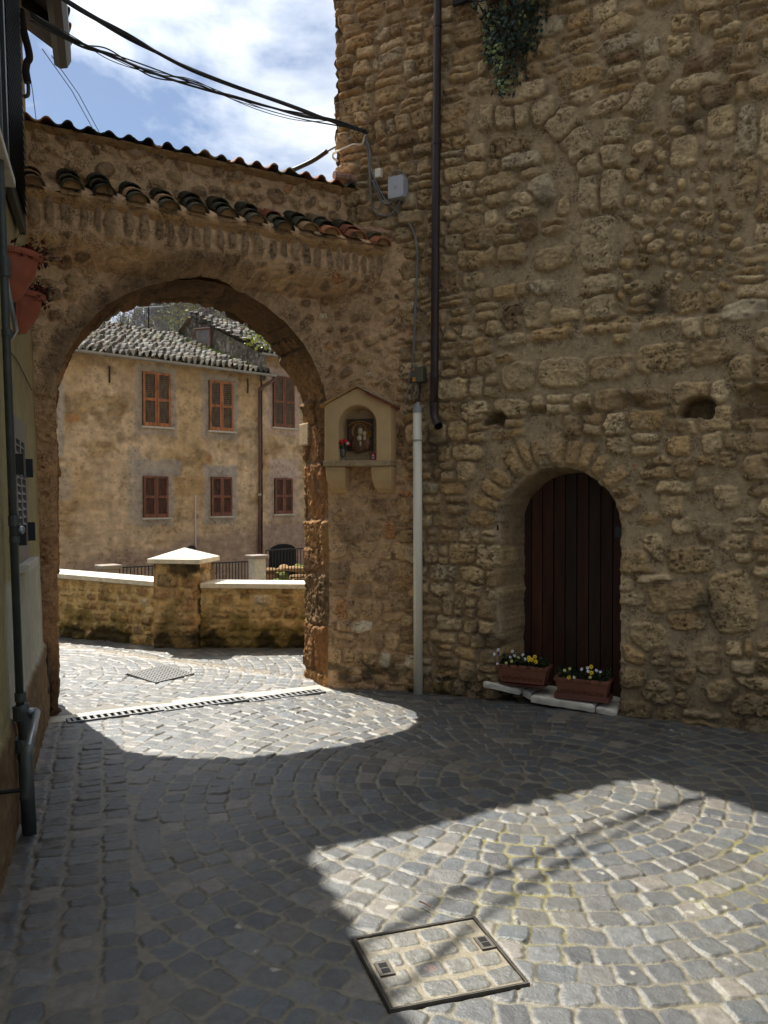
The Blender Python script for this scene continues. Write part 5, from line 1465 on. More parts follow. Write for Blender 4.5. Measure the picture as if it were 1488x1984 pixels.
for k in range(6):
    a0 = math.pi / 2 - 0.55 + 1.1 * k / 6; a1 = a0 + 1.1 / 6; r_ = 0.0175
    lb.add([TC @ Vector((r_ * math.cos(a0), r_ * math.sin(a0), 0.012)), TC @ Vector((r_ * math.cos(a1), r_ * math.sin(a1), 0.012)), TC @ Vector((r_ * math.cos(a1), r_ * math.sin(a1), 0.046)), TC @ Vector((r_ * math.cos(a0), r_ * math.sin(a0), 0.046))], [(0, 1, 2, 3)])
lb.build('label', M['labelwhite'], ca)
MB().ball((0.0, 0.0178, 0.029), 0.006, 0.002, 0.010, TC).build('label_figure', M['boxgreen'], ca, smooth=True)

# ------------------------------------------------------------------ doorstep, planters, pansies
def slab(u0, u1, f0, f1, z0, z1, thick, lab, seed):
    """a pale step stone: from u0 to u1 along the tower wall, front edge f0..f1 off it, top z0..z1"""
    rr = np.random.default_rng(seed)
    xs_ = np.linspace(u0, u1, max(8, int((u1 - u0) / 0.012))); prof = [(-0.28, 0.0), (-0.02, 0.0), (0.5, 0.0), (0.85, -0.002), (1.0, -0.010), (1.01, -0.5 * thick), (0.985, -thick), (-0.28, -thick)]
    n = len(prof); vs = []; fs = []
    for i, u in enumerate(xs_):
        t = (u - u0) / (u1 - u0); f = f0 + (f1 - f0) * t + 0.010 * float(fbm(u * 16, seed * 3.1, 1, 3)) ; z = z0 + (z1 - z0) * t
        en = 0.012 * max(0, 1 - min(t, 1 - t) * (u1 - u0) / 0.02)
        for q, (o_, dz) in enumerate(prof):
            ff = o_ * f if o_ > 0 else o_
            w_ = 0.004 * float(fbm(u * 30, q * 2.3 + seed, 2, 3))
            vs.append(TW.at(u, z + dz + w_ * (0.5 if q < 4 else 1.0) - (en if 0 < q < 5 else 0), ff + w_ * (q > 3) - (en if q in (4, 5, 6) else 0)))
    m = len(xs_)
    for i in range(m - 1):
        for k in range(n):
            fs.append((i * n + k, i * n + (k + 1) % n, (i + 1) * n + (k + 1) % n, (i + 1) * n + k))
    fs += [tuple(range(n - 1, -1, -1)), tuple((m - 1) * n + k for k in range(n))]
    o = MB(); o.add(vs, fs)
    return tag(o.build('doorstep_slab', M['limestone'], None, smooth=False), lab, 'step stone', 'pale stones of the broken doorstep')
slab(0.585, 0.895, 0.10, 0.115, 0.138, 0.108, 0.048, 'pale stone of the broken doorstep under the left flower trough, sticking out furthest left', 1)
slab(0.905, 0.985, 0.06, 0.085, 0.100, 0.080, 0.055, 'small pale wedge of stone between the two long doorstep slabs', 2)
slab(0.992, 1.495, 0.115, 0.125, 0.074, 0.060, 0.058, 'long pale doorstep slab carrying the right flower trough', 3)
slab(1.503, 1.655, 0.115, 0.10, 0.050, 0.034, 0.050, 'last short doorstep stone against the right side of the doorway', 4)
rb = MB()
rr = random.Random(6)
for k in range(26):                                   # rubble packing under the step
    u = rr.uniform(0.62, 1.62); zz_ = rr.uniform(-0.03, 0.055 - 0.055 * (u - 0.6))
    rb.ball(tuple(TW.at(u, zz_, rr.uniform(-0.06, 0.05))), rr.uniform(0.03, 0.06), rr.uniform(0.03, 0.05), rr.uniform(0.015, 0.024), None, tuple(lin(84, 72, 52) * rr.uniform(0.5, 1.1)), 8, 5)
rb.box(0.60, 1.66, -0.5, -0.10, -0.05, 0.03, TW.mat(0, 0), tuple(lin(60, 52, 40)))
tag(rb.build('step_rubble', M['masonry'], None, colors=True), 'dark loose rubble packed under the pale doorstep', 'rubble', kind='stuff')

def planter(uc, z0, off, yaw, lab, slab_z, nm_saucer, saucer_lab, plant_lab, flowers, seed, oval):
    L_, Wt, H_ = 0.40, 0.165, 0.145
    T = TW.mat(uc, z0, off) @ Matrix.Rotation(yaw, 4, 'Z')
    pl_ = thing('flower_trough', lab, 'planter', T @ Vector((0, 0, 0.02)), 'terracotta flower troughs on the doorstep')
    b_ = MB(); z = 0.016
    t = 0.022
    x0, x1, y0, y1 = -L_ / 2, L_ / 2, -Wt / 2, Wt / 2
    b_.box(x0, x1, y0, y1, z, z + H_ - 0.02, T, None, t)
    b_.build('trough', M['pot'], pl_, bevel=0.006)
    r_ = MB()
    zr = z + H_ - 0.024
    for a in ((x0 - 0.010, x1 + 0.010, y1 - 0.012, y1 + 0.010), (x0 - 0.010, x1 + 0.010, y0 - 0.010, y0 + 0.012), (x0 - 0.010, x0 + 0.012, y0 + 0.012, y1 - 0.012), (x1 - 0.012, x1 + 0.010, y0 + 0.012, y1 - 0.012)):
        r_.box(a[0], a[1], a[2], a[3], zr, zr + 0.026, T)
    r_.build('rim', M['pot'], pl_, bevel=0.004)
    w_ = MB()                                          # raised wheat-ear ornament along the front
    for k in range(8):
        cx = x0 + 0.045 + (L_ - 0.09) * k / 7
        yy = y1 - 0.008
        for sgn in (-1, 1):
            w_.tube([T @ Vector((cx, yy - 0.004, z + 0.03)), T @ Vector((cx + sgn * 0.010, yy, z + 0.058)), T @ Vector((cx + sgn * 0.022, yy + 0.004, z + 0.072))], [0.004, 0.006, 0.002], 6)
        w_.tube([T @ Vector((cx, yy - 0.002, z + 0.05)), T @ Vector((cx, yy + 0.002, z + 0.085))], [0.005, 0.002], 6)
    w_.build('wheat_ornament', M['pot'], pl_, smooth=True)
    MB().box(x0 + 0.006, x1 - 0.006, y0 + 0.006, y1 - 0.006, z + H_ - 0.035, z + H_ - 0.018, T).build('soil', M['soil'], pl_)
    s_ = MB()
    if oval:
        vs = []; fs = []; n = 36; prof = [(0.90, 0.0), (1.0, 0.020), (0.975, 0.020), (0.88, 0.006)]
        for r, zz_ in prof:
            for k in range(n):
                th = 2 * math.pi * k / n; c, s2 = math.cos(th), math.sin(th)
                vs.append((math.copysign(abs(c) ** 0.55, c) * 0.21 * r, math.copysign(abs(s2) ** 0.7, s2) * 0.115 * r, zz_))
        for j in range(3):
            for k in range(n): fs.append((j * n + k, j * n + (k + 1) % n, (j + 1) * n + (k + 1) % n, (j + 1) * n + k))
        fs += [tuple(range(n - 1, -1, -1)), tuple(3 * n + k for k in range(n))]
        s_.add(vs, fs, None, T)
    else:
        s_.box(-0.205, 0.205, -0.085, 0.088, 0.0, 0.012, T, None, 0.004)
        for a in ((-0.207, 0.207, 0.082, 0.090), (-0.207, 0.207, -0.09, -0.082), (-0.207, -0.199, -0.082, 0.082), (0.199, 0.207, -0.082, 0.082)):
            s_.box(a[0], a[1], a[2], a[3], 0.001, 0.042, T)
    o = s_.build('saucer', M['saucer'], None, bevel=0.002)
    tag(o, saucer_lab, 'saucer')
    rr = random.Random(seed)
    e_ = thing('pansy_plants', plant_lab, 'flowers', T @ Vector((0, 0, z + H_ - 0.02)), 'pansies in the flower troughs')
    lf = MB(); fl_ = MB(); st_ = MB()
    for _ in range(800):
        x = rr.uniform(x0, x1); y = rr.uniform(y0, y1 + 0.02)
        hh = rr.random() ** 1.3 * 0.085 * (1.1 if rr.random() < 0.2 else 0.9)
        p = T @ Vector((x, y, z + H_ - 0.02 + hh))
        leaf(lf, p, T.to_3x3() @ Vector((rr.gauss(0, 1), rr.gauss(0.3, 1), rr.uniform(-0.2, 0.9))), rr.uniform(0.018, 0.036), lin(44, 66, 34) * rr.uniform(0.45, 1.35))
    for x, y, h_, kind in flowers:
        p = T @ Vector((x, y, z + H_ - 0.02 + h_))
        st_.tube([T @ Vector((x * 0.95, y - 0.03, z + H_ - 0.02)), p], 0.0014, 4, tuple(lin(70, 96, 46)))
        face = (T.to_3x3() @ Vector((rr.gauss(0, 0.25), 1, rr.uniform(0.1, 0.5)))).normalized()
        sx = face.cross(Vector((0, 0, 1))).normalized(); sy = sx.cross(face)
        col_ = {'y': lin(236, 198, 20), 'w': lin(226, 224, 220), 'c': lin(214, 206, 120), 'v': lin(70, 40, 120)}[kind]
        sz = 0.0125 if kind == 'y' else 0.0092
        for k, a in enumerate((math.pi / 2 + 0.55, math.pi / 2 - 0.55, math.pi + 0.25, -0.25, -math.pi / 2)):
            c0 = p + (sx * math.cos(a) + sy * math.sin(a)) * sz * 0.62
            vs = [c0 + face * (0.001 * k)]; m = 8
            for q in range(m):
                th = 2 * math.pi * q / m
                vs.append(c0 + face * (0.001 * k) + (sx * math.cos(th) + sy * math.sin(th)) * sz * (0.72 if k != 4 else 0.85))
            cc2 = col_ * rr.uniform(0.85, 1.1)
            if kind == 'w' and k < 2 and rr.random() < 0.4: cc2 = lin(104, 74, 150)
            fl_.add(vs, [(0, 1 + q, 1 + (q + 1) % m) for q in range(m)], tuple(cc2))
        vs = [p + face * 0.007 + (sx * math.cos(t_) + sy * math.sin(t_)) * sz * 0.3 for t_ in np.arange(0, 6.2, 0.9)]
        fl_.add(vs, [tuple(range(len(vs)))], tuple(lin(70, 40, 20) if kind != 'w' else lin(60, 40, 80)))
    lf.build('leaves', M['leafattr'], e_, colors=True); fl_.build('blooms', M['rose'], e_, colors=True); st_.build('stems', M['leafattr'], e_, colors=True)
def fpx(lst, z_):
    return lst
u_, z_ = TW.uz(1032, 1315, 0.0)
planter(0.90, 0.126, 0.0, -0.05, 'terracotta flower trough with wheat pattern on the left, higher doorstep stone', 0.1, 'a', 'thin curved red-brown saucer under the left flower trough', 'pansies in the left trough with white blooms and a yellow cluster at one end',
        [(-0.19, 0.08, 0.135, 'w'), (-0.215, 0.10, 0.10, 'w'), (-0.185, 0.09, 0.108, 'v'), (-0.185, 0.11, 0.03, 'w'), (-0.08, 0.05, 0.125, 'w'), (-0.09, 0.08, 0.082, 'w'), (-0.06, 0.06, 0.094, 'w'), (-0.075, 0.09, 0.054, 'c'), (-0.03, 0.06, 0.080, 'c'), (-0.12, 0.09, 0.035, 'c'), (0.03, 0.07, 0.075, 'w'), (0.06, 0.07, 0.090, 'y'), (0.085, 0.08, 0.078, 'y'), (0.105, 0.06, 0.098, 'y'), (0.12, 0.085, 0.066, 'y'), (0.065, 0.085, 0.075, 'y'), (0.0, 0.03, 0.10, 'w')], 3, True)
planter(1.385, 0.075, 0.02, -0.035, 'terracotta flower trough with wheat pattern on the lower doorstep slab by the right jamb', 0.05, 'b', 'deep rectangular red-brown saucer under the right flower trough', 'pansies in the right trough with few scattered white and yellow blooms',
        [(-0.13, 0.07, 0.075, 'c'), (-0.09, 0.06, 0.09, 'c'), (-0.09, 0.09, 0.03, 'y'), (-0.05, 0.09, 0.035, 'w'), (0.0, 0.06, 0.095, 'w'), (0.04, 0.04, 0.105, 'w'), (0.07, 0.05, 0.118, 'y'), (0.08, 0.08, 0.078, 'y'), (0.05, 0.07, 0.086, 'w'), (0.11, 0.05, 0.095, 'w'), (0.07, 0.09, 0.045, 'c'), (0.14, 0.06, 0.09, 'w')], 5, False)

# ------------------------------------------------------------------ upper window of the stone house: sill, basket, ivy
ub = thing('window_basket', 'black iron basket with a red-brown trough on the stone house, half hidden by ivy', 'planter', TW.at(0.95, 5.5, 0.1))
MB().box(0.62, 1.22, 0.03, 0.20, 5.56, 5.70, TW.mat(0, 0), None, 0.015).build('trough', M['pot'], ub, bevel=0.006)
for z_ in (5.53, 5.62, 5.71):
    MB().tube([TW.at(0.58, z_, 0.02), TW.at(0.58, z_, 0.225), TW.at(1.27, z_, 0.225), TW.at(1.27, z_, 0.02)], 0.006, 6).build('rail', M['iron'], ub)
for u_ in (0.58, 0.81, 1.04, 1.27):
    MB().tube([TW.at(u_, 5.72, 0.225), TW.at(u_, 5.53, 0.225), TW.at(u_, 5.50, 0.0)], 0.005, 6).build('bar', M['iron'], ub)
s0, zt_ = TW.uz(925, 32, 0.10); s1, _ = TW.uz(985, 20, 0.10)
sl_ = MB(); sl_.box(s0, s1 + 0.35, -0.1, 0.10, zt_, zt_ + 0.24, TW.mat(0, 0))
tag(sl_.build('window_surround', M['brownplaster'], None, bevel=0.006), 'cream plastered block of the upper window beside the ivy', 'window sill')
q0, zq = TW.uz(876, 10, 0.10); q1, _ = TW.uz(916, 4, 0.10)
shm = MB(); shm.box(q0, q1, 0.06, 0.10, zq, zq + 0.7, TW.mat(0, 0))
tag(shm.build('open_shutter', M['oldwood'], None, bevel=0.004), 'dark wooden shutter edge at the top of the stone house beside the downpipe', 'shutter')
iv_ = thing('ivy', 'dark trailing ivy with some cream-edged leaves hanging from the window basket', 'ivy', TW.at(0.8, 5.55, 0.12))
rr = random.Random(12)
lv = MB(); sm = MB()
iu0, iz1 = TW.uz(940, 0, 0.12); iu1, _ = TW.uz(1068, 0, 0.12); ium, iz0 = TW.uz(992, 188, 0.1)
shape = [(5.75, 0.55, 1.12), (5.52, 0.56, 1.10), (5.38, 0.60, 1.05), (5.25, 0.60, 1.0), (5.12, 0.64, 0.94), (5.0, 0.68, 0.88), (4.92, 0.71, 0.83), (4.80, 0.74, 0.80)]
def ivy_leaf(p, nrm, up_, s_, c, rimc):
    x_ = nrm.cross(up_).normalized(); y_ = x_.cross(nrm).normalized()
    pts = [(0, -0.55), (0.38, -0.42), (0.62, -0.10), (0.36, 0.05), (0.42, 0.42), (0.15, 0.32), (0, 0.80), (-0.15, 0.32), (-0.42, 0.42), (-0.36, 0.05), (-0.62, -0.10), (-0.38, -0.42)]
    n0 = len(lv.v)
    lv.v.append(tuple(p + nrm * s_ * 0.12)); lv.c.append(tuple(c))
    for a, b in pts:
        lv.v.append(tuple(p + x_ * a * s_ - y_ * b * s_)); lv.c.append(tuple(rimc))
    m = len(pts)
    lv.f += [(n0, n0 + 1 + k, n0 + 1 + (k + 1) % m) for k in range(m)]
wall_n = Vector(TW.n)
for _ in range(1500):
    z = rr.uniform(4.80, 5.78) if rr.random() < 0.30 else rr.uniform(5.12, 5.78)
    for (za, a0, a1), (zb, b0, b1) in zip(shape, shape[1:]):
        if zb <= z <= za:
            f_ = (za - z) / (za - zb); l_ = a0 + (b0 - a0) * f_; r_ = a1 + (b1 - a1) * f_
            break
    else:
        continue
    lo_j = rr.gauss(0, 0.03)
    u = rr.uniform(l_ - 0.02, r_ + 0.02) + lo_j
    mid = 1 - abs((u - (l_ + r_) / 2) / ((r_ - l_) / 2 + 0.03))
    o_ = 0.03 + (0.16 * max(mid, 0) ** 0.6 + 0.06) * rr.random() + (0.10 if z > 5.5 else 0)
    nr = (wall_n * rr.uniform(0.5, 1) + Vector((rr.gauss(0, 0.4), rr.gauss(0, 0.4), rr.gauss(0.25, 0.35)))).normalized()
    c = lin(34, 58, 42) * rr.uniform(0.5, 1.3); rc = c * 0.9
    if rr.random() < (0.32 if u < l_ + 0.14 else 0.08):
        rc = lin(150, 158, 96) * rr.uniform(0.7, 1.1); c = lin(70, 96, 44)
    ivy_leaf(Vector(TW.at(u, z, o_)), nr, Vector((rr.gauss(0, 0.5), rr.gauss(0, 0.5), 1)), rr.uniform(0.018, 0.034), c, rc)
for _ in range(34):
    u = rr.uniform(0.6, 1.05); z = 5.6; pts = []
    for k in range(6):
        pts.append(TW.at(u + rr.gauss(0, 0.02) + (0.78 - u) * k * 0.1, z - k * rr.uniform(0.08, 0.15), 0.12 + rr.gauss(0, 0.02) - 0.01 * k))
    sm.tube(pts, 0.0025, 4, tuple(lin(70, 60, 40)))
lv.build('leaves', M['leafattr'], iv_, colors=True); sm.build('stems', M['bark'], iv_, colors=True)

# ------------------------------------------------------------------ things set into the paving
Zd = lambda y: float(gz(y)) + 0.006
ang = math.atan2(dv[1], dv[0])
gl = DLEN / 3
for k in range(3):
    c_ = DR0[:2] + dv * gl * (k + 0.5)
    T = Matrix.Translation((c_[0], c_[1], Zd(c_[1]))) @ Matrix.Rotation(ang, 4, 'Z')
    t_ = thing('drain_grate', ('slotted channel grate nearest the plaster house, in the gateway threshold', 'middle slotted channel grate of the three in the gateway threshold', 'slotted channel grate nearest the shrine pier, in the gateway threshold')[k], 'drain grate', T @ Vector((0, 0, 0)), 'channel grates across the gateway')
    b_ = MB(); n_ = 14; hl_ = gl / 2 - 0.002
    for sgn in (-1, 1): b_.box(-hl_, hl_, sgn * DW - (0.014 if sgn > 0 else 0), sgn * DW + (0.014 if sgn < 0 else 0), -0.02, 0.0, T)
    pit = 2 * hl_ / n_
    for q in range(n_ + 1):
        x = -hl_ + pit * q; ww = 0.0105 if 0 < q < n_ else 0.024
        b_.box(max(x - ww, -hl_), min(x + ww, hl_), -DW + 0.014, DW - 0.014, -0.018, -0.001, T)
    b_.build('grid', M['castiron'], t_)
    MB().box(-hl_, hl_, -DW + 0.001, DW - 0.001, -0.05, -0.045, T).build('channel', M['darkvoid'], t_)
ctr = sum(GRATE) / 4
e1 = (GRATE[3] - GRATE[0] + GRATE[2] - GRATE[1])[:2] / 2; e2 = (GRATE[1] - GRATE[0] + GRATE[2] - GRATE[3])[:2] / 2
Tm = Matrix.Identity(4)
for k in range(2): Tm[k][0] = e1[k]; Tm[k][1] = e2[k]; Tm[k][3] = ctr[k]
Tm[2][3] = Zd(ctr[1])
t_ = thing('square_grate', 'square cast iron lattice grate in the cobbles beyond the archway', 'drain grate', (ctr[0], ctr[1], Tm[2][3]))
b_ = MB()
for k in range(13):
    x = -0.5 + k / 12; ww = 0.016 if 0 < k < 12 else 0.03
    b_.box(max(x - ww, -0.5), min(x + ww, 0.5), -0.5, 0.5, -0.02, 0.0, Tm)
    b_.box(-0.5, 0.5, max(x - ww, -0.5), min(x + ww, 0.5), -0.0205, -0.0015, Tm)
b_.build('lattice', M['castiron'], t_)
# paved manhole cover
Mq = [np.array(q) for q in MAN]
def mq(a, b, z=0.0):
    """bilinear point inside the cover"""
    q = (Mq[0] * (1 - a) + Mq[1] * a) * (1 - b) + (Mq[3] * (1 - a) + Mq[2] * a) * b
    return np.array([q[0], q[1], z])
mc = sum(Mq) / 4
t_ = thing('manhole_cover', 'square steel-framed manhole cover paved with small cobbles and two lifting keys', 'manhole cover', (mc[0], mc[1], 0.0))
Lm = float(np.linalg.norm(Mq[1] - Mq[0])); 
na = 150
aa = np.linspace(0.03, 0.97, na); AA, BB = np.meshgrid(aa * Lm, aa * Lm)
ms = []
rm = np.random.default_rng(23)
for i in range(4):
    for j in range(4):
        ms.append((Lm * (0.15 + 0.235 * i + rm.normal(0, 0.012)), Lm * (0.15 + 0.235 * j + rm.normal(0, 0.01)), Lm * 0.235 / 2 * rm.uniform(0.86, 1.02), Lm * 0.235 / 2 * rm.uniform(0.80, 0.98), rm.normal(0, 0.06), rm.uniform(4, 9)))
jx2 = 0.010 * fbm(AA * 12, BB * 12, 1, 3) + 0.004 * fbm(AA * 40, BB * 40, 2, 2); jy2 = 0.010 * fbm(AA * 12 + 9, BB * 12, 3, 3)
md1, md2, mi = raster(aa * Lm, aa * Lm, AA + jx2, BB + jy2, ms)
me_ = np.minimum(-md1, (md2 - md1) / 2) - 0.003; mst = sstep(0, 0.007, me_)
key = np.maximum(sstep(0.10, 0.07, np.abs(AA / Lm - 0.10)) * sstep(0.12, 0.10, np.abs(BB / Lm - 0.50)), sstep(0.10, 0.07, np.abs(AA / Lm - 0.92)) * sstep(0.12, 0.10, np.abs(BB / Lm - 0.40)))
mst = mst * (1 - key)
mh = mst * (0.0035 + 0.002 * fbm(AA * 30, BB * 30, 4, 3)) + 0.0012 * fbm(AA * 50, BB * 50, 5, 3)
mcl = np.array([lin(86, 85, 78), lin(78, 78, 74), lin(92, 90, 82)])[rm.integers(0, 3, 16)][np.clip(mi, 0, 15)]
mcl = mst[..., None] * mcl * (1 + 0.15 * fbm(AA * 20, BB * 20, 2, 4)[..., None]) + (1 - mst[..., None]) * lin(116, 107, 86) * (1 + 0.15 * fbm(AA * 40, BB * 40, 3, 3)[..., None])
pk = sstep(0.03, 0.0, np.hypot(AA / Lm - 0.42, BB / Lm - 0.60) - 0.03)[..., None] * 0.4
mcl = mcl * (1 - pk) + pk * lin(150, 112, 100)
qa_ = AA / Lm; qb_ = BB / Lm
MP = ((Mq[0] * (1 - qa_[..., None]) + Mq[1] * qa_[..., None]) * (1 - qb_[..., None]) + (Mq[3] * (1 - qa_[..., None]) + Mq[2] * qa_[..., None]) * qb_[..., None])
MP[..., 2] = mh - 0.004
grid_mesh('paving', MP, None, M['cobble'], t_, mcl, flip=True)
for nm_, a0, a1, z_ in (('frame', 0.0, 0.008, 0.0025), ('frame', 0.014, 0.021, 0.002)):
    fr = MB()
    for (p, q, r, s_) in (((a0, a0), (1 - a0, a0), (1 - a1, a1), (a1, a1)), ((1 - a0, a0), (1 - a0, 1 - a0), (1 - a1, 1 - a1), (1 - a1, a1)), ((1 - a0, 1 - a0), (a0, 1 - a0), (a1, 1 - a1), (1 - a1, 1 - a1)), ((a0, 1 - a0), (a0, a0), (a1, a1), (a1, 1 - a1))):
        vs = [mq(*v, -0.03) for v in (p, q, r, s_)] + [mq(*v, z_) for v in (p, q, r, s_)]
        fr.add(vs, [(0, 1, 2, 3), (7, 6, 5, 4), (0, 4, 5, 1), (1, 5, 6, 2), (2, 6, 7, 3), (3, 7, 4, 0)])
    fr.build(nm_, M['oldsteel'], t_)
for (ca_, cb_) in ((0.105, 0.50), (0.915, 0.40)):
    kp = MB()
    vs = [mq(ca_ + a, cb_ + b, z) for z in (-0.01, 0.002) for a, b in ((-0.055, -0.09), (0.055, -0.09), (0.055, 0.09), (-0.055, 0.09))]
    kp.add(vs, [(0, 3, 2, 1), (4, 5, 6, 7), (0, 1, 5, 4), (1, 2, 6, 5), (2, 3, 7, 6), (3, 0, 4, 7)])
    ko = kp.build('lifting_key', M['oldsteel'], t_)
    for b0 in (-0.07, 0.005):
        vs = [mq(ca_ + a, cb_ + b, z) for z in (0.0022, 0.003) for a, b in ((-0.03, b0), (0.03, b0), (0.03, b0 + 0.06), (-0.03, b0 + 0.06))]
        MB().add(vs, [(0, 3, 2, 1), (4, 5, 6, 7), (0, 1, 5, 4), (1, 2, 6, 5), (2, 3, 7, 6), (3, 0, 4, 7)]).build('slot', M['darkvoid'], ko)

tq = gpt(812, 1752); tr2 = gpt(838, 1766); up_v = np.array([0, 0, 0.012])
tw2 = MB(); tw2.tube([tq + up_v, (tq + tr2) / 2 + up_v * 1.3, tr2 + up_v], [0.003, 0.0025, 0.0015], 5, tuple(lin(120, 84, 60)))
tag(tw2.build('twig', M['bark'], None, colors=True), 'small dry brown twig lying on the sunlit cobbles behind the manhole cover', 'twig')
# ------------------------------------------------------------------ parapet beyond the archway
par = thing('parapet', 'low mossy stone parapet with pale coping and a capped pillar beyond the archway', 'parapet', (-2.3, 9.1, -0.1))
def par_seg(a, b, h0, h1, seed, th=0.34):
    a = np.array(a); b = np.array(b); L_ = np.linalg.norm(b - a); d = (b - a) / L_; nn = np.array([d[1], -d[0]])
    if nn[1] > 0: nn = -nn
    xs_ = np.arange(0, L_ + 0.01, 0.014); ys_ = np.arange(-0.2, 0.66, 0.014)
    r = np.random.default_rng(seed)
    U_, V_, h_, c_, e_, i_, s_ = masonry(xs_, ys_, coursed(-0.1, L_ + 0.1, -0.2, 0.9, r, 0.09, 0.16, 0.1, 0.26, 0.006, rot=0.12), mort=0.008, seed=seed, amp=0.030, mcol=lin(178, 152, 96), pal=[lin(170, 138, 78), lin(156, 122, 66), lin(140, 108, 62), lin(180, 150, 88)], orange=0.03)
    ht = h0 + (h1 - h0) * U_ / L_
    c_ = desat(c_, 0.22) * 1.3
    Vz = -0.2 + (V_ + 0.2) / 0.85 * (ht + 0.2)
    ms_ = sstep(-0.15, 0.35, fbm(U_ * 4, V_ * 5, seed, 5) + 0.6 * sstep(0.45, 0.0, Vz) - 0.25)[..., None]
    bs_ = sstep(0.1, 0.4, fbm(U_ * 5 + 4, V_ * 4, seed + 2, 5) + 0.75 * sstep(0.22, 0.0, Vz) - 0.25)[..., None]
    c_ = c_ * (1 - 0.7 * ms_) + 0.7 * ms_ * lin(92, 84, 28)
    c_ = c_ * (1 - 0.85 * bs_) + 0.85 * bs_ * lin(40, 34, 22)
    P_ = np.zeros(U_.shape + (3,)); P_[..., 0] = a[0] + d[0] * U_ + nn[0] * h_; P_[..., 1] = a[1] + d[1] * U_ + nn[1] * h_; P_[..., 2] = Vz
    grid_mesh('wall', P_, None, M['masonry'], par, c_)
    bk_ = MB(); vs = []
    for q, hh in ((a, h0), (b, h1)):
        for o_, z_ in ((-0.06, -1.6), (-th, -1.6), (-th, hh), (-0.06, hh)): vs.append((q[0] + nn[0] * o_, q[1] + nn[1] * o_, z_))
    bk_.add(vs, [(0, 1, 2, 3), (7, 6, 5, 4), (0, 4, 5, 1), (1, 5, 6, 2), (2, 6, 7, 3), (3, 7, 4, 0)], tuple(lin(150, 124, 76)))
    bk_.build('wall_core', M['masonry'], par, colors=True)
    cp_ = MB(); vs = []
    for q, hh in ((a, h0), (b, h1)):
        for o_, z_ in ((0.045, hh), (-th - 0.04, hh), (-th - 0.04, hh + 0.055), (0.045, hh + 0.055)): vs.append((q[0] + nn[0] * o_, q[1] + nn[1] * o_, z_))
    cp_.add(vs, [(0, 1, 2, 3), (7, 6, 5, 4), (0, 4, 5, 1), (1, 5, 6, 2), (2, 6, 7, 3), (3, 7, 4, 0)])
    cp_.build('coping', M['limestone'], par, bevel=0.006)
par_seg((-5.6, 10.35), (-2.56, 9.12), 0.72, 0.62, 71)
par_seg((-2.06, 8.98), (0.9, 8.93), 0.62, 0.60, 72)
# pillar: rubble faces on a box turned to the bend
PCX, PCY, PW2 = -2.30, 9.20, 0.255
pa = math.atan2(-0.17, 1.0)
dx_, dy_ = math.cos(pa), math.sin(pa)
xs_ = np.arange(0, 2 * PW2 * 4 + 0.01, 0.014); ys_ = np.arange(-0.2, 0.90, 0.014)
r = np.random.default_rng(73)
U_, V_, h_, c_, *_ = masonry(xs_, ys_, coursed(-0.1, 2.3, -0.2, 1.0, r, 0.11, 0.16, 0.14, 0.3, 0.004, rot=0.08), mort=0.007, seed=74, amp=0.026, mcol=1.3 * lin(168, 140, 86), pal=[lin(186, 144, 84), lin(168, 128, 76), lin(200, 162, 96)], orange=0.03)
ms_ = sstep(-0.1, 0.4, fbm(U_ * 4, V_ * 5, 3, 5) + 0.6 * sstep(0.4, 0.0, V_) - 0.2)[..., None]
c_ = c_ * (1 - 0.65 * ms_) + 0.65 * ms_ * lin(84, 78, 28)
bs_ = sstep(0.1, 0.4, fbm(U_ * 5 + 4, V_ * 4, 5, 5) + 0.75 * sstep(0.22, 0.0, V_) + 0.4 * sstep(0.7, 0.85, V_) - 0.25)[..., None]
c_ = c_ * (1 - 0.8 * bs_) + 0.8 * bs_ * lin(44, 36, 24)
c_ = desat(c_, 0.22)
side = np.clip((U_ / (2 * PW2)).astype(int), 0, 3); fr_ = U_ - side * 2 * PW2
lx = np.select([side == 0, side == 1, side == 2, side == 3], [fr_ - PW2, PW2 + 0 * fr_, PW2 - fr_, -PW2 + 0 * fr_]); ly = np.select([side == 0, side == 1, side == 2, side == 3], [-PW2 + 0 * fr_, fr_ - PW2, PW2 + 0 * fr_, PW2 - fr_])
sc2 = 1 + (h_ - 0.01) / PW2 * sstep(0, 0.05, np.minimum(fr_, 2 * PW2 - fr_)) 
P_ = np.stack([PCX + (lx * sc2) * dx_ - (ly * sc2) * dy_, PCY + (lx * sc2) * dy_ + (ly * sc2) * dx_, V_], -1)
pil = grid_mesh('pillar', P_, None, M['masonry'], par, c_)
Tc = Matrix.Translation((PCX, PCY, 0.895)) @ Matrix.Rotation(pa, 4, 'Z')
cpm = MB(); o_ = PW2 + 0.055
cpm.add([(-o_, -o_, 0), (o_, -o_, 0), (o_, o_, 0), (-o_, o_, 0), (-o_, -o_, 0.05), (o_, -o_, 0.05), (o_, o_, 0.05), (-o_, o_, 0.05), (0, 0, 0.165)], [(3, 2, 1, 0), (0, 1, 5, 4), (1, 2, 6, 5), (2, 3, 7, 6), (3, 0, 4, 7), (4, 5, 8), (5, 6, 8), (6, 7, 8), (7, 4, 8)], None, Tc)
cpm.build('cap', M['limestone'], pil, bevel=0.006)

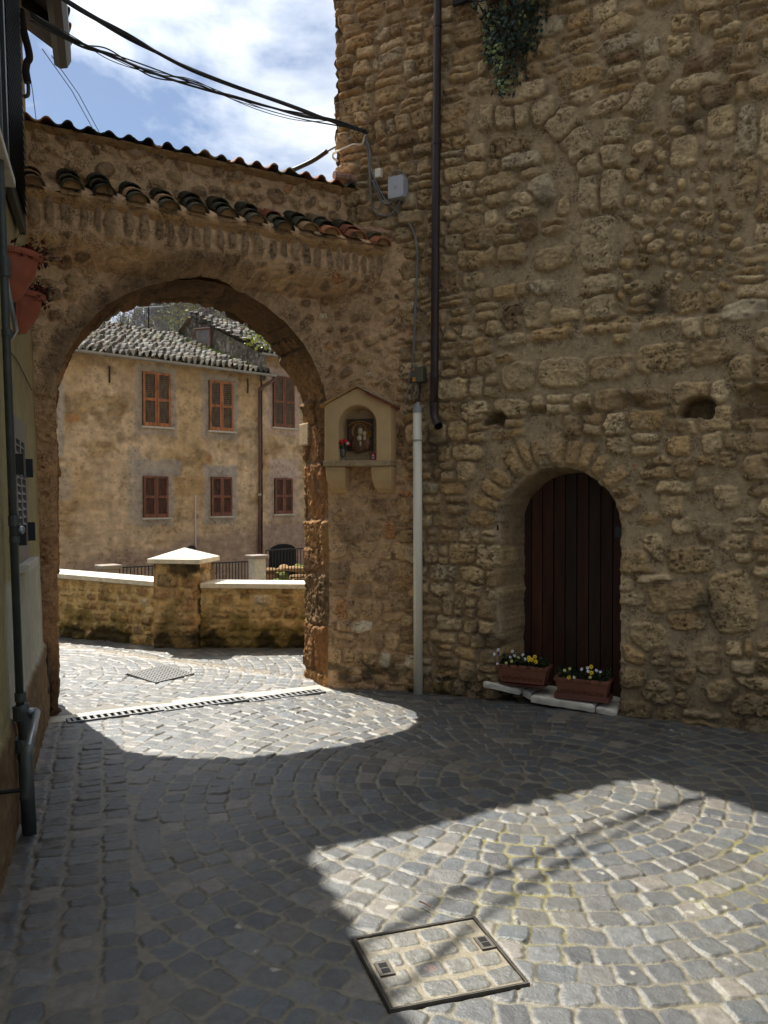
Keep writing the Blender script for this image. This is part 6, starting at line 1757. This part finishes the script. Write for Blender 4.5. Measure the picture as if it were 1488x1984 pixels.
# ------------------------------------------------------------------ valley floor, terrace, hill
gm = MB()
gm.add([(-140, 9.6, -1.9), (140, 9.6, -1.9), (140, 60, -1.9), (-140, 60, -1.9)], [(0, 1, 2, 3)])
tag(gm.build('ground', M['earth'], None), 'brown earth ground beyond the parapet', 'ground', kind='structure')
hx = np.arange(-150, 120, 3.0); hy = np.arange(46, 260, 3.0)
HX, HY = np.meshgrid(hx, hy)
ridge = 52 + 0.10 * (HX + 60) + 5 * fbm(HX * 0.02, HX * 0, 3, 3)
def hill_z(x, y):
    x = np.asarray(x, float); y = np.asarray(y, float)
    E = np.interp(x / np.maximum(y, 1), [-0.6, -0.40, -0.345, -0.31, -0.26, -0.2, 0.0, 0.6], [0.06, 0.12, 0.165, 0.20, 0.255, 0.28, 0.29, 0.27])
    yr = np.minimum(y, 165)
    t = sstep(38, 165, yr)
    return -2 + (E * yr + 2) * t - 0.1 * np.maximum(y - 165, 0) + 2.0 * fbm(x * 0.03, y * 0.03, 2, 4) * t
HZ = hill_z(HX, HY)
hc = lin(112, 104, 100) * (1 + 0.3 * fbm(HX * 0.06, HY * 0.06, 1, 4)[..., None])
hgr = sstep(0.1, 0.4, fbm(HX * 0.04 + 3, HY * 0.04, 5, 4))[..., None]
hc = hc * (1 - hgr) + hgr * lin(122, 122, 92)
tag(grid_mesh('hill', np.stack([HX, HY, HZ], -1), None, M['facade'], None, hc), 'steep wooded hillside behind the houses', 'hill', kind='structure')
# the wood of bare spring trees on the slope
rr = random.Random(31)
vs = []; fs = []; cs = []
def stick(p, q, r0, r1, c):
    p = np.array(p); q = np.array(q); t = q - p; t = t / (np.linalg.norm(t) + 1e-9)
    a = np.cross(t, [0.31, 0.95, 0.1]); a /= np.linalg.norm(a) + 1e-9; b = np.cross(t, a)
    n = len(vs)
    for o, r in ((p, r0), (q, r1)):
        for k in range(3):
            th = 2.094 * k
            vs.append(o + (a * math.cos(th) + b * math.sin(th)) * r); cs.append(c)
    for k in range(3): fs.append((n + k, n + (k + 1) % 3, n + 3 + (k + 1) % 3, n + 3 + k))
for _ in range(800):
    y = rr.uniform(66, 172)
    x = y * rr.uniform(-0.44, -0.10)
    z = float(hill_z(x, y)) - 0.3
    H_ = rr.uniform(6, 11)
    tone = rr.random()
    cb = lin(112, 106, 108) * rr.uniform(0.6, 1.15) if tone < 0.75 else lin(92, 84, 80) * rr.uniform(0.7, 1.1)
    lean = np.array([rr.gauss(0, 0.05), rr.gauss(0, 0.05), 1.0])
    top = np.array([x, y, z]) + lean * H_
    stick((x, y, z), top, 0.15, 0.03, cb)
    lfc = None; q_ = rr.random()
    if q_ < 0.26: lfc = lin(146, 148, 96)
    elif q_ < 0.31: lfc = lin(168, 158, 86)
    elif q_ < 0.35: lfc = lin(168, 112, 104)
    for _k in range(13):
        f_ = rr.uniform(0.3, 0.95); p = np.array([x, y, z]) + lean * H_ * f_
        d = np.array([rr.gauss(0, 1), rr.gauss(0, 1), rr.uniform(0.3, 1.6)]); d /= np.linalg.norm(d)
        L_ = H_ * (1.05 - f_) * rr.uniform(0.35, 0.7) + 0.4
        e_ = p + d * L_
        stick(p, e_, 0.05, 0.015, cb)
        for _j in range(5):
            g_ = rr.uniform(0.3, 1); p2 = p + d * L_ * g_
            d2 = d + np.array([rr.gauss(0, .6), rr.gauss(0, .6), rr.gauss(0.2, .5)]); 
            stick(p2, p2 + d2 * L_ * 0.35, 0.028, 0.012, cb)
            if lfc is not None:
                for _i in range(2):
                    c0 = p2 + d2 * L_ * rr.uniform(0.1, 0.4); s_ = rr.uniform(0.10, 0.22); n = len(vs)
                    for _v in range(3):
                        vs.append(c0 + np.array([rr.gauss(0, s_), rr.gauss(0, s_), rr.gauss(0, s_)])); cs.append(lfc * rr.uniform(0.8, 1.2))
                    fs.append((n, n + 1, n + 2))
fo = MB(); fo.v = [tuple(v) for v in vs]; fo.f = fs; fo.c = [tuple(c) for c in cs]
tag(fo.build('forest', M['bark'], None, colors=True), 'mass of bare grey spring trees with some pale green on the far hillside', 'wood', kind='stuff')

# ------------------------------------------------------------------ houses across the road
NB = -HS.n
def facade(u0, u1, z0, z1, seed, patches, off=0.0, step=0.032):
    xs_ = np.arange(u0, u1 + 1e-6, step); ys_ = np.arange(z0, z1 + 1e-6, step)
    U_, V_ = np.meshgrid(xs_, ys_)
    r = np.random.default_rng(seed)
    St = coursed(u0 - 0.1, u1 + 0.1, z0 - 0.1, z1 + 0.1, r, 0.16, 0.26, 0.22, 0.5, 0.01)
    _, _, hs_, cs_, es_, is_, ss_ = masonry(xs_, ys_, St, mort=0.015, rnd=0.05, amp=0.03, seed=seed, mcol=lin(176, 150, 108), pal=[lin(166, 136, 94), lin(176, 148, 104), lin(150, 122, 86), lin(186, 156, 110)], orange=0.05)
    n1 = fbm(U_ * 0.9, V_ * 0.9, seed, 5); n2 = fbm(U_ * 3, V_ * 3, seed + 1, 5); n3 = fbm(U_ * 9, V_ * 9, seed + 2, 4)
    bare = sstep(0.02, 0.28, n1 + 0.35 * n2 - 0.12)
    streak = fbm(U_ * 6, V_ * 0.6, seed + 6, 4)
    base = 1.36 * lin(184, 162, 132) * (1 + 0.16 * streak[..., None]) * (1 + 0.22 * n2[..., None] + 0.22 * n3[..., None])
    warmz = sstep(-0.1, 0.3, fbm(U_ * 0.7 + 9, V_ * 0.7, seed + 3, 4))[..., None]
    base = base * (1 - 0.5 * warmz) + 0.5 * warmz * lin(196, 164, 116)
    c_ = base * (1 - 0.75 * bare[..., None]) + 0.75 * bare[..., None] * cs_
    h_ = hs_ * (0.35 + 0.75 * bare) + 0.012 * n3
    dk_ = sstep(0.05, 0.5, fbm(U_ * 2.2 + 5, V_ * 3.0, seed + 4, 6, 0.65) + 0.2 * bare)[..., None]
    c_ = c_ * (1 - 0.42 * dk_) + 0.42 * dk_ * lin(112, 94, 72)
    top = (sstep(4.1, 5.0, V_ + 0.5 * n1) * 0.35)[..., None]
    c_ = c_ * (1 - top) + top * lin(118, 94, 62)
    jw = 0.06 * fbm(U_ * 3.5, V_ * 3.5, seed + 5, 4) + 0.03 * n3
    for (a, b, c2, d, col_, k_) in patches:
        sd = np.maximum(np.abs(U_ - (a + b) / 2) - (b - a) / 2, np.abs(V_ - (c2 + d) / 2) - (d - c2) / 2) + jw
        m_ = sstep(0.03, -0.03, sd)[..., None] * k_
        c_ = c_ * (1 - m_) + m_ * col_ * (1 + 0.10 * n3[..., None])
        h_ = h_ * (1 - m_[..., 0]) + m_[..., 0] * 0.02
    band = sstep(0.55, 0.2, V_ + 0.35 * n1 + 0.15 * n2 - 0.14 * (U_))[..., None] * 0.75
    c_ = c_ * (1 - band) + band * lin(170, 146, 128) * (1 + 0.08 * n3[..., None])
    P_ = HS.O + HS.d * U_[..., None] + HS.n * (h_ + off)[..., None]; P_[..., 2] = V_
    return P_, c_
GREY = lin(172, 164, 152); PINK = lin(190, 170, 158)
wins = dict(u0=(-3.03, -2.51, 3.44, 4.72), u1=(-0.33, 0.40, 3.45, 4.79), u2=(1.525, 2.23, 3.45, 4.76), l1=(-0.325, 0.33, 1.18, 2.21), l2=(1.577, 2.19, 1.195, 2.23))
pat = []
for k, (a, b, c, d) in wins.items():
    pat.append((a - 0.2, b + 0.2, c - 0.22, d + 0.18, GREY * (0.95 if k[0] == 'u' else 1.05), 0.8))
pat += [(-0.55, 0.72, 2.24, 2.62, GREY, 0.8), (-0.72, -0.42, 1.0, 2.55, GREY, 0.55), (-0.70, -0.35, 2.5, 2.95, GREY, 0.6), (1.38, 2.38, 2.26, 2.55, GREY * 1.05, 0.85), (-2.42, -2.25, 2.6, 5.0, GREY, 0.8), (-2.4, -2.05, 1.6, 2.4, GREY, 0.5), (0.5, 1.4, 1.75, 2.2, lin(180, 148, 104), 0.7)]
hA = thing('old_house', 'long old house with peeling plaster, orange and brown shutters and a lichened tile roof', 'house', HS.at(0, -1.2, -1))
P_, c_ = facade(-9.0, 3.16, -1.9, 5.25, 81, pat)
grid_mesh('wall', P_, None, M['houseplaster'], hA, c_)
hB = thing('gabled_house', 'taller old house with a dark gable, boarded attic hatch and red-brown shutters', 'house', HS.at(6, -1.2, -1))
winsB = dict(u3=(3.52, 4.23, 3.66, 5.09), l3=(3.565, 4.16, 1.23, 2.235))
patB = [(a - 0.18, b + 0.2, c - 0.2, d + 0.2, PINK, 0.7) for a, b, c, d in winsB.values()] + [(3.4, 4.35, 2.2, 2.75, PINK * 1.05, 0.8), (3.3, 5.2, 0.3, 0.9, PINK, 0.7)]
P_, c_ = facade(3.19, 10.5, -1.9, 5.75, 83, patB, 0.04)
grid_mesh('wall', P_, None, M['houseplaster'], hB, c_)
def hbox(u0, u1, o0, o1, z0, z1): return MB().box(u0, u1, o0, o1, z0, z1, HS.mat(0, 0))
wc = tuple(lin(160, 132, 92))
b_ = MB(); b_.box(-9, 3.17, -9.5, -0.06, -1.9, 5.0, HS.mat(0, 0), wc); b_.build('building_block', M['facade'], hA, colors=True)
b_ = MB(); b_.box(3.22, 10.5, -7.4, -0.03, -1.9, 5.5, HS.mat(0, 0), wc); b_.build('building_block', M['facade'], hB, colors=True)
# roofs: coursed half-round tiles as a relief sheet
def tile_roof(name, u0, u1, o0, z0, t1, z1, seed, parent, per=0.165, row=0.29):
    L_ = math.hypot(t1, z1 - z0)
    xs_ = np.arange(u0, u1, 0.0206); ts_ = np.arange(0, L_, 0.029)
    U_, T_ = np.meshgrid(xs_, ts_)
    r = np.random.default_rng(seed)
    sw = 0.05 * fbm(U_ * 0.5, T_ * 0.5, seed, 3)
    ci = np.floor(U_ / (per / 2)).astype(int); cov = (ci % 2 == 0)
    x_ = (U_ / (per / 2)) - ci
    tab = r.normal(0, 1, (400, 120)); tab2 = r.random((400, 120))
    sh_ = r.normal(0, 0.13, 400)
    ph = T_ / row + sh_[ci % 400]
    ri = np.floor(ph).astype(int); fr_ = ph - ri
    rn = tab[ci % 400, ri % 120]; rc = tab2[ci % 400, ri % 120]
    arch_ = np.sin(np.pi * np.clip(x_, 0, 1))
    h_ = np.where(cov, 0.07 * arch_ + 0.03, -0.05 * arch_) + 0.07 * (1 - fr_) + 0.026 * rn
    cbase = np.array([lin(156, 152, 142), lin(120, 114, 104), lin(172, 168, 158), lin(92, 86, 76), lin(132, 116, 100)])[(rc * 4.999).astype(int)] * np.where(cov, 0.62, 0.25)[..., None]  # channels coloured darker, painting in the shade between the covers
    mo = sstep(0.12, 0.4, fbm(U_ * 1.6, T_ * 1.6, seed + 1, 5))[..., None] * (0.75 if True else 0)
    edge_ = sstep(0.5, 0.0, T_)[..., None] * 0.6
    c_ = cbase * (1 + 0.22 * fbm(U_ * 12, T_ * 12, 3, 3)[..., None])
    lich = sstep(0.0, 0.35, fbm(U_ * 7, T_ * 7, 5, 4))[..., None] * 0.6
    c_ = c_ * (1 - lich) + lich * lin(56, 52, 44)
    gr_ = mo * sstep(-0.1, 0.3, fbm(U_ * 6, T_ * 6, 2, 3))[..., None] * np.where(cov, 0.35, 1.0)[..., None]
    c_ = c_ * (1 - gr_) + gr_ * lin(104, 116, 42)
    c_ = c_ * (1 - edge_) + edge_ * lin(66, 62, 44)
    tt = T_ / L_
    n_out = np.array([0, 0, 1.0]) * (t1 / L_) + HS.n * ((z1 - z0) / L_)
    P_ = HS.O + HS.d * U_[..., None] - HS.n * (-o0 + t1 * tt)[..., None]
    P_[..., 2] = z0 + (z1 - z0) * tt
    P_ = P_ + n_out * (h_ + sw)[..., None]
    return grid_mesh(name, P_, None, M['rooftile'], parent, c_)
tile_roof('roof', -9.2, 3.30, 0.34, 5.06, 5.2, 6.86, 91, hA)
tile_roof('roof', 3.02, 10.5, 0.30, 5.62, 4.0, 7.30, 92, hB)
mb = MB()
for (o0, z0, t1, z1, u0, u1) in ((0.30, 4.98, 5.2, 6.78, -9.2, 3.28), (0.26, 5.54, 4.0, 7.22, 3.05, 10.5)):
    pass
# back slopes and the gable of the second house
def face(pts, name, m, parent, c=None):
    o = MB(); o.add(pts, [tuple(range(len(pts)))], c); return o.build(name, m, parent, colors=c is not None)
def hs(u, t, z): return HS.at(u, z, -t)
xs_ = np.arange(-0.3, 7.6, 0.05); ys_ = np.arange(4.9, 7.4, 0.05)
U_, V_ = np.meshgrid(xs_, ys_)
lim = np.where(U_ < 3.69, 5.66 + (U_ + 0.1) * 0.425, 7.27 - (U_ - 3.69) * 0.425)
gc_ = lin(112, 104, 92) * (1 + 0.45 * fbm(U_ * 8, V_ * 8, 3, 4)[..., None])
wsp = sstep(0.12, 0.35, fbm(U_ * 12, V_ * 12, 5, 3))[..., None]; gc_ = gc_ * (1 - 0.6 * wsp) + 0.6 * wsp * lin(190, 184, 172)
dsp_ = sstep(0.15, 0.4, fbm(U_ * 7 + 3, V_ * 7, 6, 4))[..., None]; gc_ = gc_ * (1 - 0.7 * dsp_) + 0.7 * dsp_ * lin(62, 56, 48)
V2 = np.minimum(V_, lim)
P_ = HS.O + HS.d * (3.13 + 0 * U_ )[..., None] - HS.n * U_[..., None] - HS.d * (0.03 * fbm(U_ * 8, V_ * 8, 2, 4))[..., None]; P_[..., 2] = V2
kk = (V_[:-1, :-1] <= lim[:-1, :-1])
grid_mesh('gable', P_, kk, M['houseplaster'], hB, gc_)
ht = MB()
for q in ((2.50, 3.42, 6.22, 6.84),):
    vs = [hs(3.06, q[0], q[2] - 0.0), hs(3.06, q[1], q[2] + 0.02), hs(3.06, q[1], q[3] + 0.02), hs(3.06, q[0], q[3] - 0.09), hs(3.12, q[0], q[2]), hs(3.12, q[1], q[2] + 0.02), hs(3.12, q[1], q[3] + 0.02), hs(3.12, q[0], q[3] - 0.09)]
    ht.add(vs, [(0, 1, 2, 3), (7, 6, 5, 4), (0, 4, 5, 1), (1, 5, 6, 2), (2, 6, 7, 3), (3, 7, 4, 0)])
hat = ht.build('attic_hatch', M['rust'], hB)
fr = MB()
for a, b in (((2.50, 6.22), (3.42, 6.24)), ((3.42, 6.24), (3.42, 6.86)), ((3.42, 6.86), (2.50, 6.75)), ((2.50, 6.75), (2.50, 6.22))):
    fr.tube([hs(3.06, *a), hs(3.06, *b)], 0.035, 6)
fr.build('frame', M['shutterred'], hat)
tile_roof('gable_coping', 2.98, 3.22, 0.30, 5.66, 4.0, 7.34, 93, hB)
face([hs(3.0, 3.72, 7.26), hs(10.5, 3.72, 7.26), hs(10.5, 7.5, 5.5), hs(3.0, 7.5, 5.5)], 'roof', M['rooftile'], hB, tuple(lin(140, 124, 104)))
face([hs(-9.2, 4.86, 6.80), hs(3.1, 4.86, 6.80), hs(3.1, 9.6, 5.0), hs(-9.2, 9.6, 5.0)], 'roof', M['rooftile'], hA, tuple(lin(140, 124, 104)))
# grass on the roof by the gable
gr = MB(); rr = random.Random(9)
for _ in range(900):
    t_ = rr.uniform(0.1, 4.3); u = 3.05 - abs(rr.gauss(0, 0.28))
    z = 5.06 + (t_ + 0.34) * 1.80 / 5.2 + 0.06
    p = Vector(hs(u, t_, z)); s_ = rr.uniform(0.05, 0.13)
    d = Vector((rr.gauss(0, .3), rr.gauss(0, .3), 1))
    gr.add([p + Vector((-0.012, 0, 0)), p + Vector((0.012, 0.004, 0)), p + d * s_], [(0, 1, 2)], tuple(lin(128, 146, 48) * rr.uniform(0.6, 1.2)))
tag(gr.build('roof_grass', M['leafattr'], None, colors=True), 'bright grass tufts growing on the tile roof along the gable', 'grass', kind='stuff')
def gutter(u0, u1, o_, z, parent):
    g = MB(); pts = []
    n = 8; vs = []; fs = []
    for u in (u0, u1):
        for rr_ in (0.065, 0.055):
            for k in range(n + 1):
                th = math.pi + math.pi * k / n
                vs.append(HS.at(u, z + rr_ * math.sin(th), o_ + rr_ * math.cos(th)))
    m = n + 1
    for k in range(n):
        fs += [(k, k + 1, 2 * m + k + 1, 2 * m + k), (m + k + 1, m + k, 3 * m + k, 3 * m + k + 1)]
    g.add(vs, fs)
    ob = g.build('gutter', M['gutter'], parent, smooth=True)
    for u in np.arange(u0 + 0.5, u1, 1.15):
        bb = MB(); bb.tube([HS.at(u, z + 0.05, o_ - 0.1), HS.at(u, z - 0.07, o_), HS.at(u, z + 0.03, o_ + 0.075)], 0.010, 5); bb.build('hook', M['iron'], ob)
gutter(-9.1, 3.42, 0.36, 5.06, hA)
gutter(2.95, 10.4, 0.33, 5.62, hB)
dpx = MB()
dpx.tube(spline([HS.at(3.40, 5.0, 0.36), HS.at(3.38, 4.93, 0.34), HS.at(3.10, 4.70, 0.12), HS.at(3.07, 4.60, 0.09)], 4), 0.045, 10)
dpx.tube([HS.at(3.07, 4.60, 0.09), HS.at(3.07, 2.2, 0.09), HS.at(3.03, -1.0, 0.09)], 0.042, 10)
dp_ = dpx.build('downpipe', mat('rust_pipe', (0.14, 0.07, 0.05), 0.6, var=0.3), hA, smooth=True)
MB().tube([HS.at(3.06, 1.74, 0.09), HS.at(3.06, 1.80, 0.09)], 0.05, 10).build('clip', M['limestone'], dp_)
# shuttered windows
def shutter_window(parent, u0, u1, z0, z1, fm, sm_, off=0.0, sill=True):
    f_ = MB(); t = 0.05
    um = (u0 + u1) / 2
    T = HS.mat(0, 0, off)
    f_.box(u0, u1, 0.0, 0.05, z0, z1, T)
    w_ = f_.build('window', M['darkvoid'], parent)
    for a, b in ((u0, um - 0.004), (um + 0.004, u1)):
        s_ = MB()
        for q in ((a, a + t, z0, z1), (b - t, b, z0, z1), (a + t, b - t, z1 - t, z1), (a + t, b - t, z0, z0 + 0.09), (a + t, b - t, (z0 + z1) / 2 - 0.035, (z0 + z1) / 2 + 0.03)):
            s_.box(q[0], q[1], 0.052, 0.092, q[2], q[3], T)
        so = s_.build('shutter', fm, w_)
        l_ = MB()
        slats(l_, a + t, b - t, z0 + 0.09, (z0 + z1) / 2 - 0.035, max(7, int((z1 - z0) * 9)), 0.066, 0.025, 0.008, T)
        slats(l_, a + t, b - t, (z0 + z1) / 2 + 0.03, z1 - t, max(7, int((z1 - z0) * 9)), 0.066, 0.025, 0.008, T)
        l2 = l_.build('slats', sm_, w_)
    if sill:
        MB().box(u0 - 0.06, u1 + 0.09, 0.0, 0.13, z0 - 0.045, z0 - 0.004, T).build('sill', M['limestone'], w_)
shutter_window(hA, *wins['u0'], M['shutterorange'], M['slatgreen'])
shutter_window(hA, *wins['u1'], M['shutterorange'], M['slatgrey'])
shutter_window(hA, *wins['u2'], M['shutterorange'], M['slatgrey'])
shutter_window(hA, *wins['l1'], M['shutterred'], M['slatred'])
shutter_window(hA, *wins['l2'], M['shutterred'], M['slatred'])
shutter_window(hB, *winsB['u3'], M['shutterred'], M['slatgrey'], 0.04)
shutter_window(hB, *winsB['l3'], M['shutterred'], M['slatred'], 0.04)
for u, z in ((-1.17, 4.62), (2.72, 4.72)):
    MB().tube([HS.at(u, z + 0.2, 0.04), HS.at(u, z, 0.05), HS.at(u, z - 0.2, 0.04)], 0.02, 6).build('wall_anchor', M['iron'], hA)
# cellar opening with a grille, lamp, white lead
cg_ = MB(); poly = [(3.40, -0.9), (4.30, -0.9), (4.30, 0.18)] + [(3.85 + 0.45 * math.cos(a), 0.18 + 0.2 * math.sin(a)) for a in np.linspace(0.2, math.pi - 0.2, 9)] + [(3.40, 0.18)]
cg_.prism(poly, 0.0, 0.055, HS.mat(0, 0, 0.04))
cel = cg_.build('cellar_opening', M['darkvoid'], hB)
gr_ = MB()
for u in np.arange(3.46, 4.3, 0.105): gr_.tube([HS.at(u, -0.85, 0.11), HS.at(u, 0.2, 0.11)], 0.010, 5)
gr_.build('bars', M['iron'], cel)
lmp = thing('wall_lamp', 'round black bulkhead lamp with a pale lower half on the old house', 'lamp', HS.at(1.0, 0.33, 0.06))
T = HS.mat(1.0, 0.33, 0.03) @ Matrix.Rotation(-math.pi / 2, 4, 'X')
MB().lathe([(0.001, 0.09), (0.07, 0.085), (0.115, 0.05), (0.12, 0.0)], 20, T).build('body', M['black'], lmp, smooth=True)
MB().ball((1.0, 0.105, 0.275), 0.085, 0.03, 0.05, HS.mat(0, 0)).build('diffuser', M['labelwhite'], lmp, smooth=True)
wl = MB(); wl.tube([HS.at(1.11, 1.75, 0.05), HS.at(1.115, 0.2, 0.05)], 0.018, 6)
tag(wl.build('white_lead', M['labelwhite'], None), 'white vertical cable lead on the old house above the lamp', 'cable')
# aerial on the roof
an = thing('tv_aerial', 'thin television aerial mast with a crossbar on the old house roof', 'aerial', hs(1.95, 4.9, 6.7))
_p = lambda x, y, d: EYE + ray(x, y) * d
d_ = 25.5
MB().tube([_p(288, 668, d_), _p(287.5, 545, d_)], 0.022, 6).build('mast', M['iron'], an)
MB().tube([_p(264, 596, d_), _p(316, 594, d_)], 0.022, 6).build('boom', M['galv'], an)
for x in (268, 276, 300, 308, 314): MB().tube([_p(x, 595, d_ - 0.35), _p(x, 595, d_ + 0.35)], 0.010, 5).build('element', M['galv'], an)
MB().tube(spline([_p(288, 612, d_), _p(298, 625, d_), _p(306, 650, d_)], 4), 0.010, 5).build('lead', M['wire'], an)
# terrace in front of the houses with railings
tz = -0.75
tb = MB(); tb.box(-12, 12, 0.02, 6.2, -1.95, tz, HS.mat(0, 0)); tag(tb.build('terrace', M['terrace'], None), 'pale concrete terrace at the foot of the old houses', 'terrace', kind='structure')
def rail_post(px, d, top_px, w_, lab, c):
    q = EYE + ray(px, top_px) * d
    o = MB(); T = Matrix.Translation((q[0], q[1], 0)) @ Matrix.Rotation(math.atan2(HS.d[1], HS.d[0]), 4, 'Z')
    t_ = thing('stone_post', lab, 'post', (q[0], q[1], tz), 'stone posts of the far railing')
    MB().box(-w_, w_, -w_, w_, tz, q[2] - 0.07, T).build('shaft', c, t_, bevel=0.01)
    MB().box(-w_ - 0.05, w_ + 0.05, -w_ - 0.05, w_ + 0.05, q[2] - 0.068, q[2], T).build('cap', M['terrace'], t_, bevel=0.015)
    return q
q1 = rail_post(210, 14.0, 1094, 0.13, 'dark weathered stone post of the far railing left of the capped pillar', M['terrace'])
q2 = rail_post(498, 15.6, 1075, 0.125, 'pale stone post of the far railing before the cellar opening', M['limestone'])
def railing(p, q, top, lab, n):
    t_ = thing('iron_railing', lab, 'railing', ((p[0] + q[0]) / 2, (p[1] + q[1]) / 2, tz), 'iron railings in front of the old houses')
    for z in (top, tz + 0.12):
        MB().tube([(p[0], p[1], z), (q[0], q[1], z)], 0.014, 6).build('rail', M['iron'], t_)
    for k in range(n + 1):
        f_ = k / n; MB().tube([(p[0] + (q[0] - p[0]) * f_, p[1] + (q[1] - p[1]) * f_, tz), (p[0] + (q[0] - p[0]) * f_, p[1] + (q[1] - p[1]) * f_, top)], 0.009, 5).build('baluster', M['iron'], t_)
railing(q1 + np.array([-2.2, -1.6, 0]), q1 + np.array([-0.16, -0.1, 0]), 0.30, 'far iron railing running left of the dark stone post', 20)
railing(q1 + np.array([0.16, 0.1, 0]), q2 + np.array([-0.16, -0.1, 0]), 0.42, 'far iron railing between the dark and the pale stone posts', 38)
q3 = EYE + ray(600, 1060) * 16.6
railing(q2 + np.array([0.16, 0.1, 0]), q3, 0.62, 'far iron railing in front of the cellar opening', 14)
# mossy bank and step stones by the cellar
bk_ = MB(); rr = random.Random(5)
for k in range(40):
    q = EYE + ray(rr.uniform(520, 600), rr.uniform(1098, 1130)) * rr.uniform(16.8, 18.0)
    bk_.ball(tuple(q), rr.uniform(0.1, 0.25), rr.uniform(0.1, 0.25), rr.uniform(0.05, 0.10), None, tuple((lin(96, 104, 48) if rr.random() < 0.5 else lin(150, 120, 84)) * rr.uniform(0.6, 1.1)), 8, 5)
tag(bk_.build('stony_bank', M['facade'], None, colors=True), 'mossy stony bank by the cellar opening', 'bank', kind='stuff')
# sprig of young leaves at the right haunch of the arch
sp_ = MB(); rr = random.Random(15); st_ = MB()
c0 = EYE + ray(497, 650) * 12.0
st_.tube([c0 + np.array([0.7, 0.3, -0.6]), c0 + np.array([0.35, 0.1, -0.1]), c0 + np.array([-0.05, 0, 0.12])], 0.012, 5, tuple(lin(90, 76, 60)))
for _ in range(170):
    p = c0 + np.array([rr.gauss(0.16, 0.16), rr.gauss(0, 0.15), rr.gauss(0, 0.11)])
    leaf(sp_, p, (rr.gauss(0, 1), rr.gauss(0, 1), rr.gauss(-0.2, 0.6)), rr.uniform(0.05, 0.10), lin(140, 158, 52) * rr.uniform(0.6, 1.2))
tw_ = thing('leafy_branch', 'young green leafy branch showing at the right haunch of the archway', 'branch', c0)
sp_.build('leaves', M['leafattr'], tw_, colors=True); st_.build('twig', M['bark'], tw_, colors=True)

# ------------------------------------------------------------------ the hazy air
hz_ = MB(); hz_.box(-160, 130, -15, 262, -3.5, 72)
hm = bpy.data.materials.new('hazy_air'); hm.use_nodes = True
hn = hm.node_tree; hn.nodes.clear()
ho = hn.nodes.new('ShaderNodeOutputMaterial'); hv = hn.nodes.new('ShaderNodeVolumePrincipled')
hv.inputs['Color'].default_value = (0.86, 0.92, 1.0, 1); hv.inputs['Density'].default_value = 0.00016; hv.inputs['Anisotropy'].default_value = 0.1
hn.links.new(hv.outputs[0], ho.inputs['Volume'])
hob = hz_.build('haze', hm, None); hob['kind'] = 'stuff'; hob['label'] = 'thin bluish haze hanging before the wooded hill'
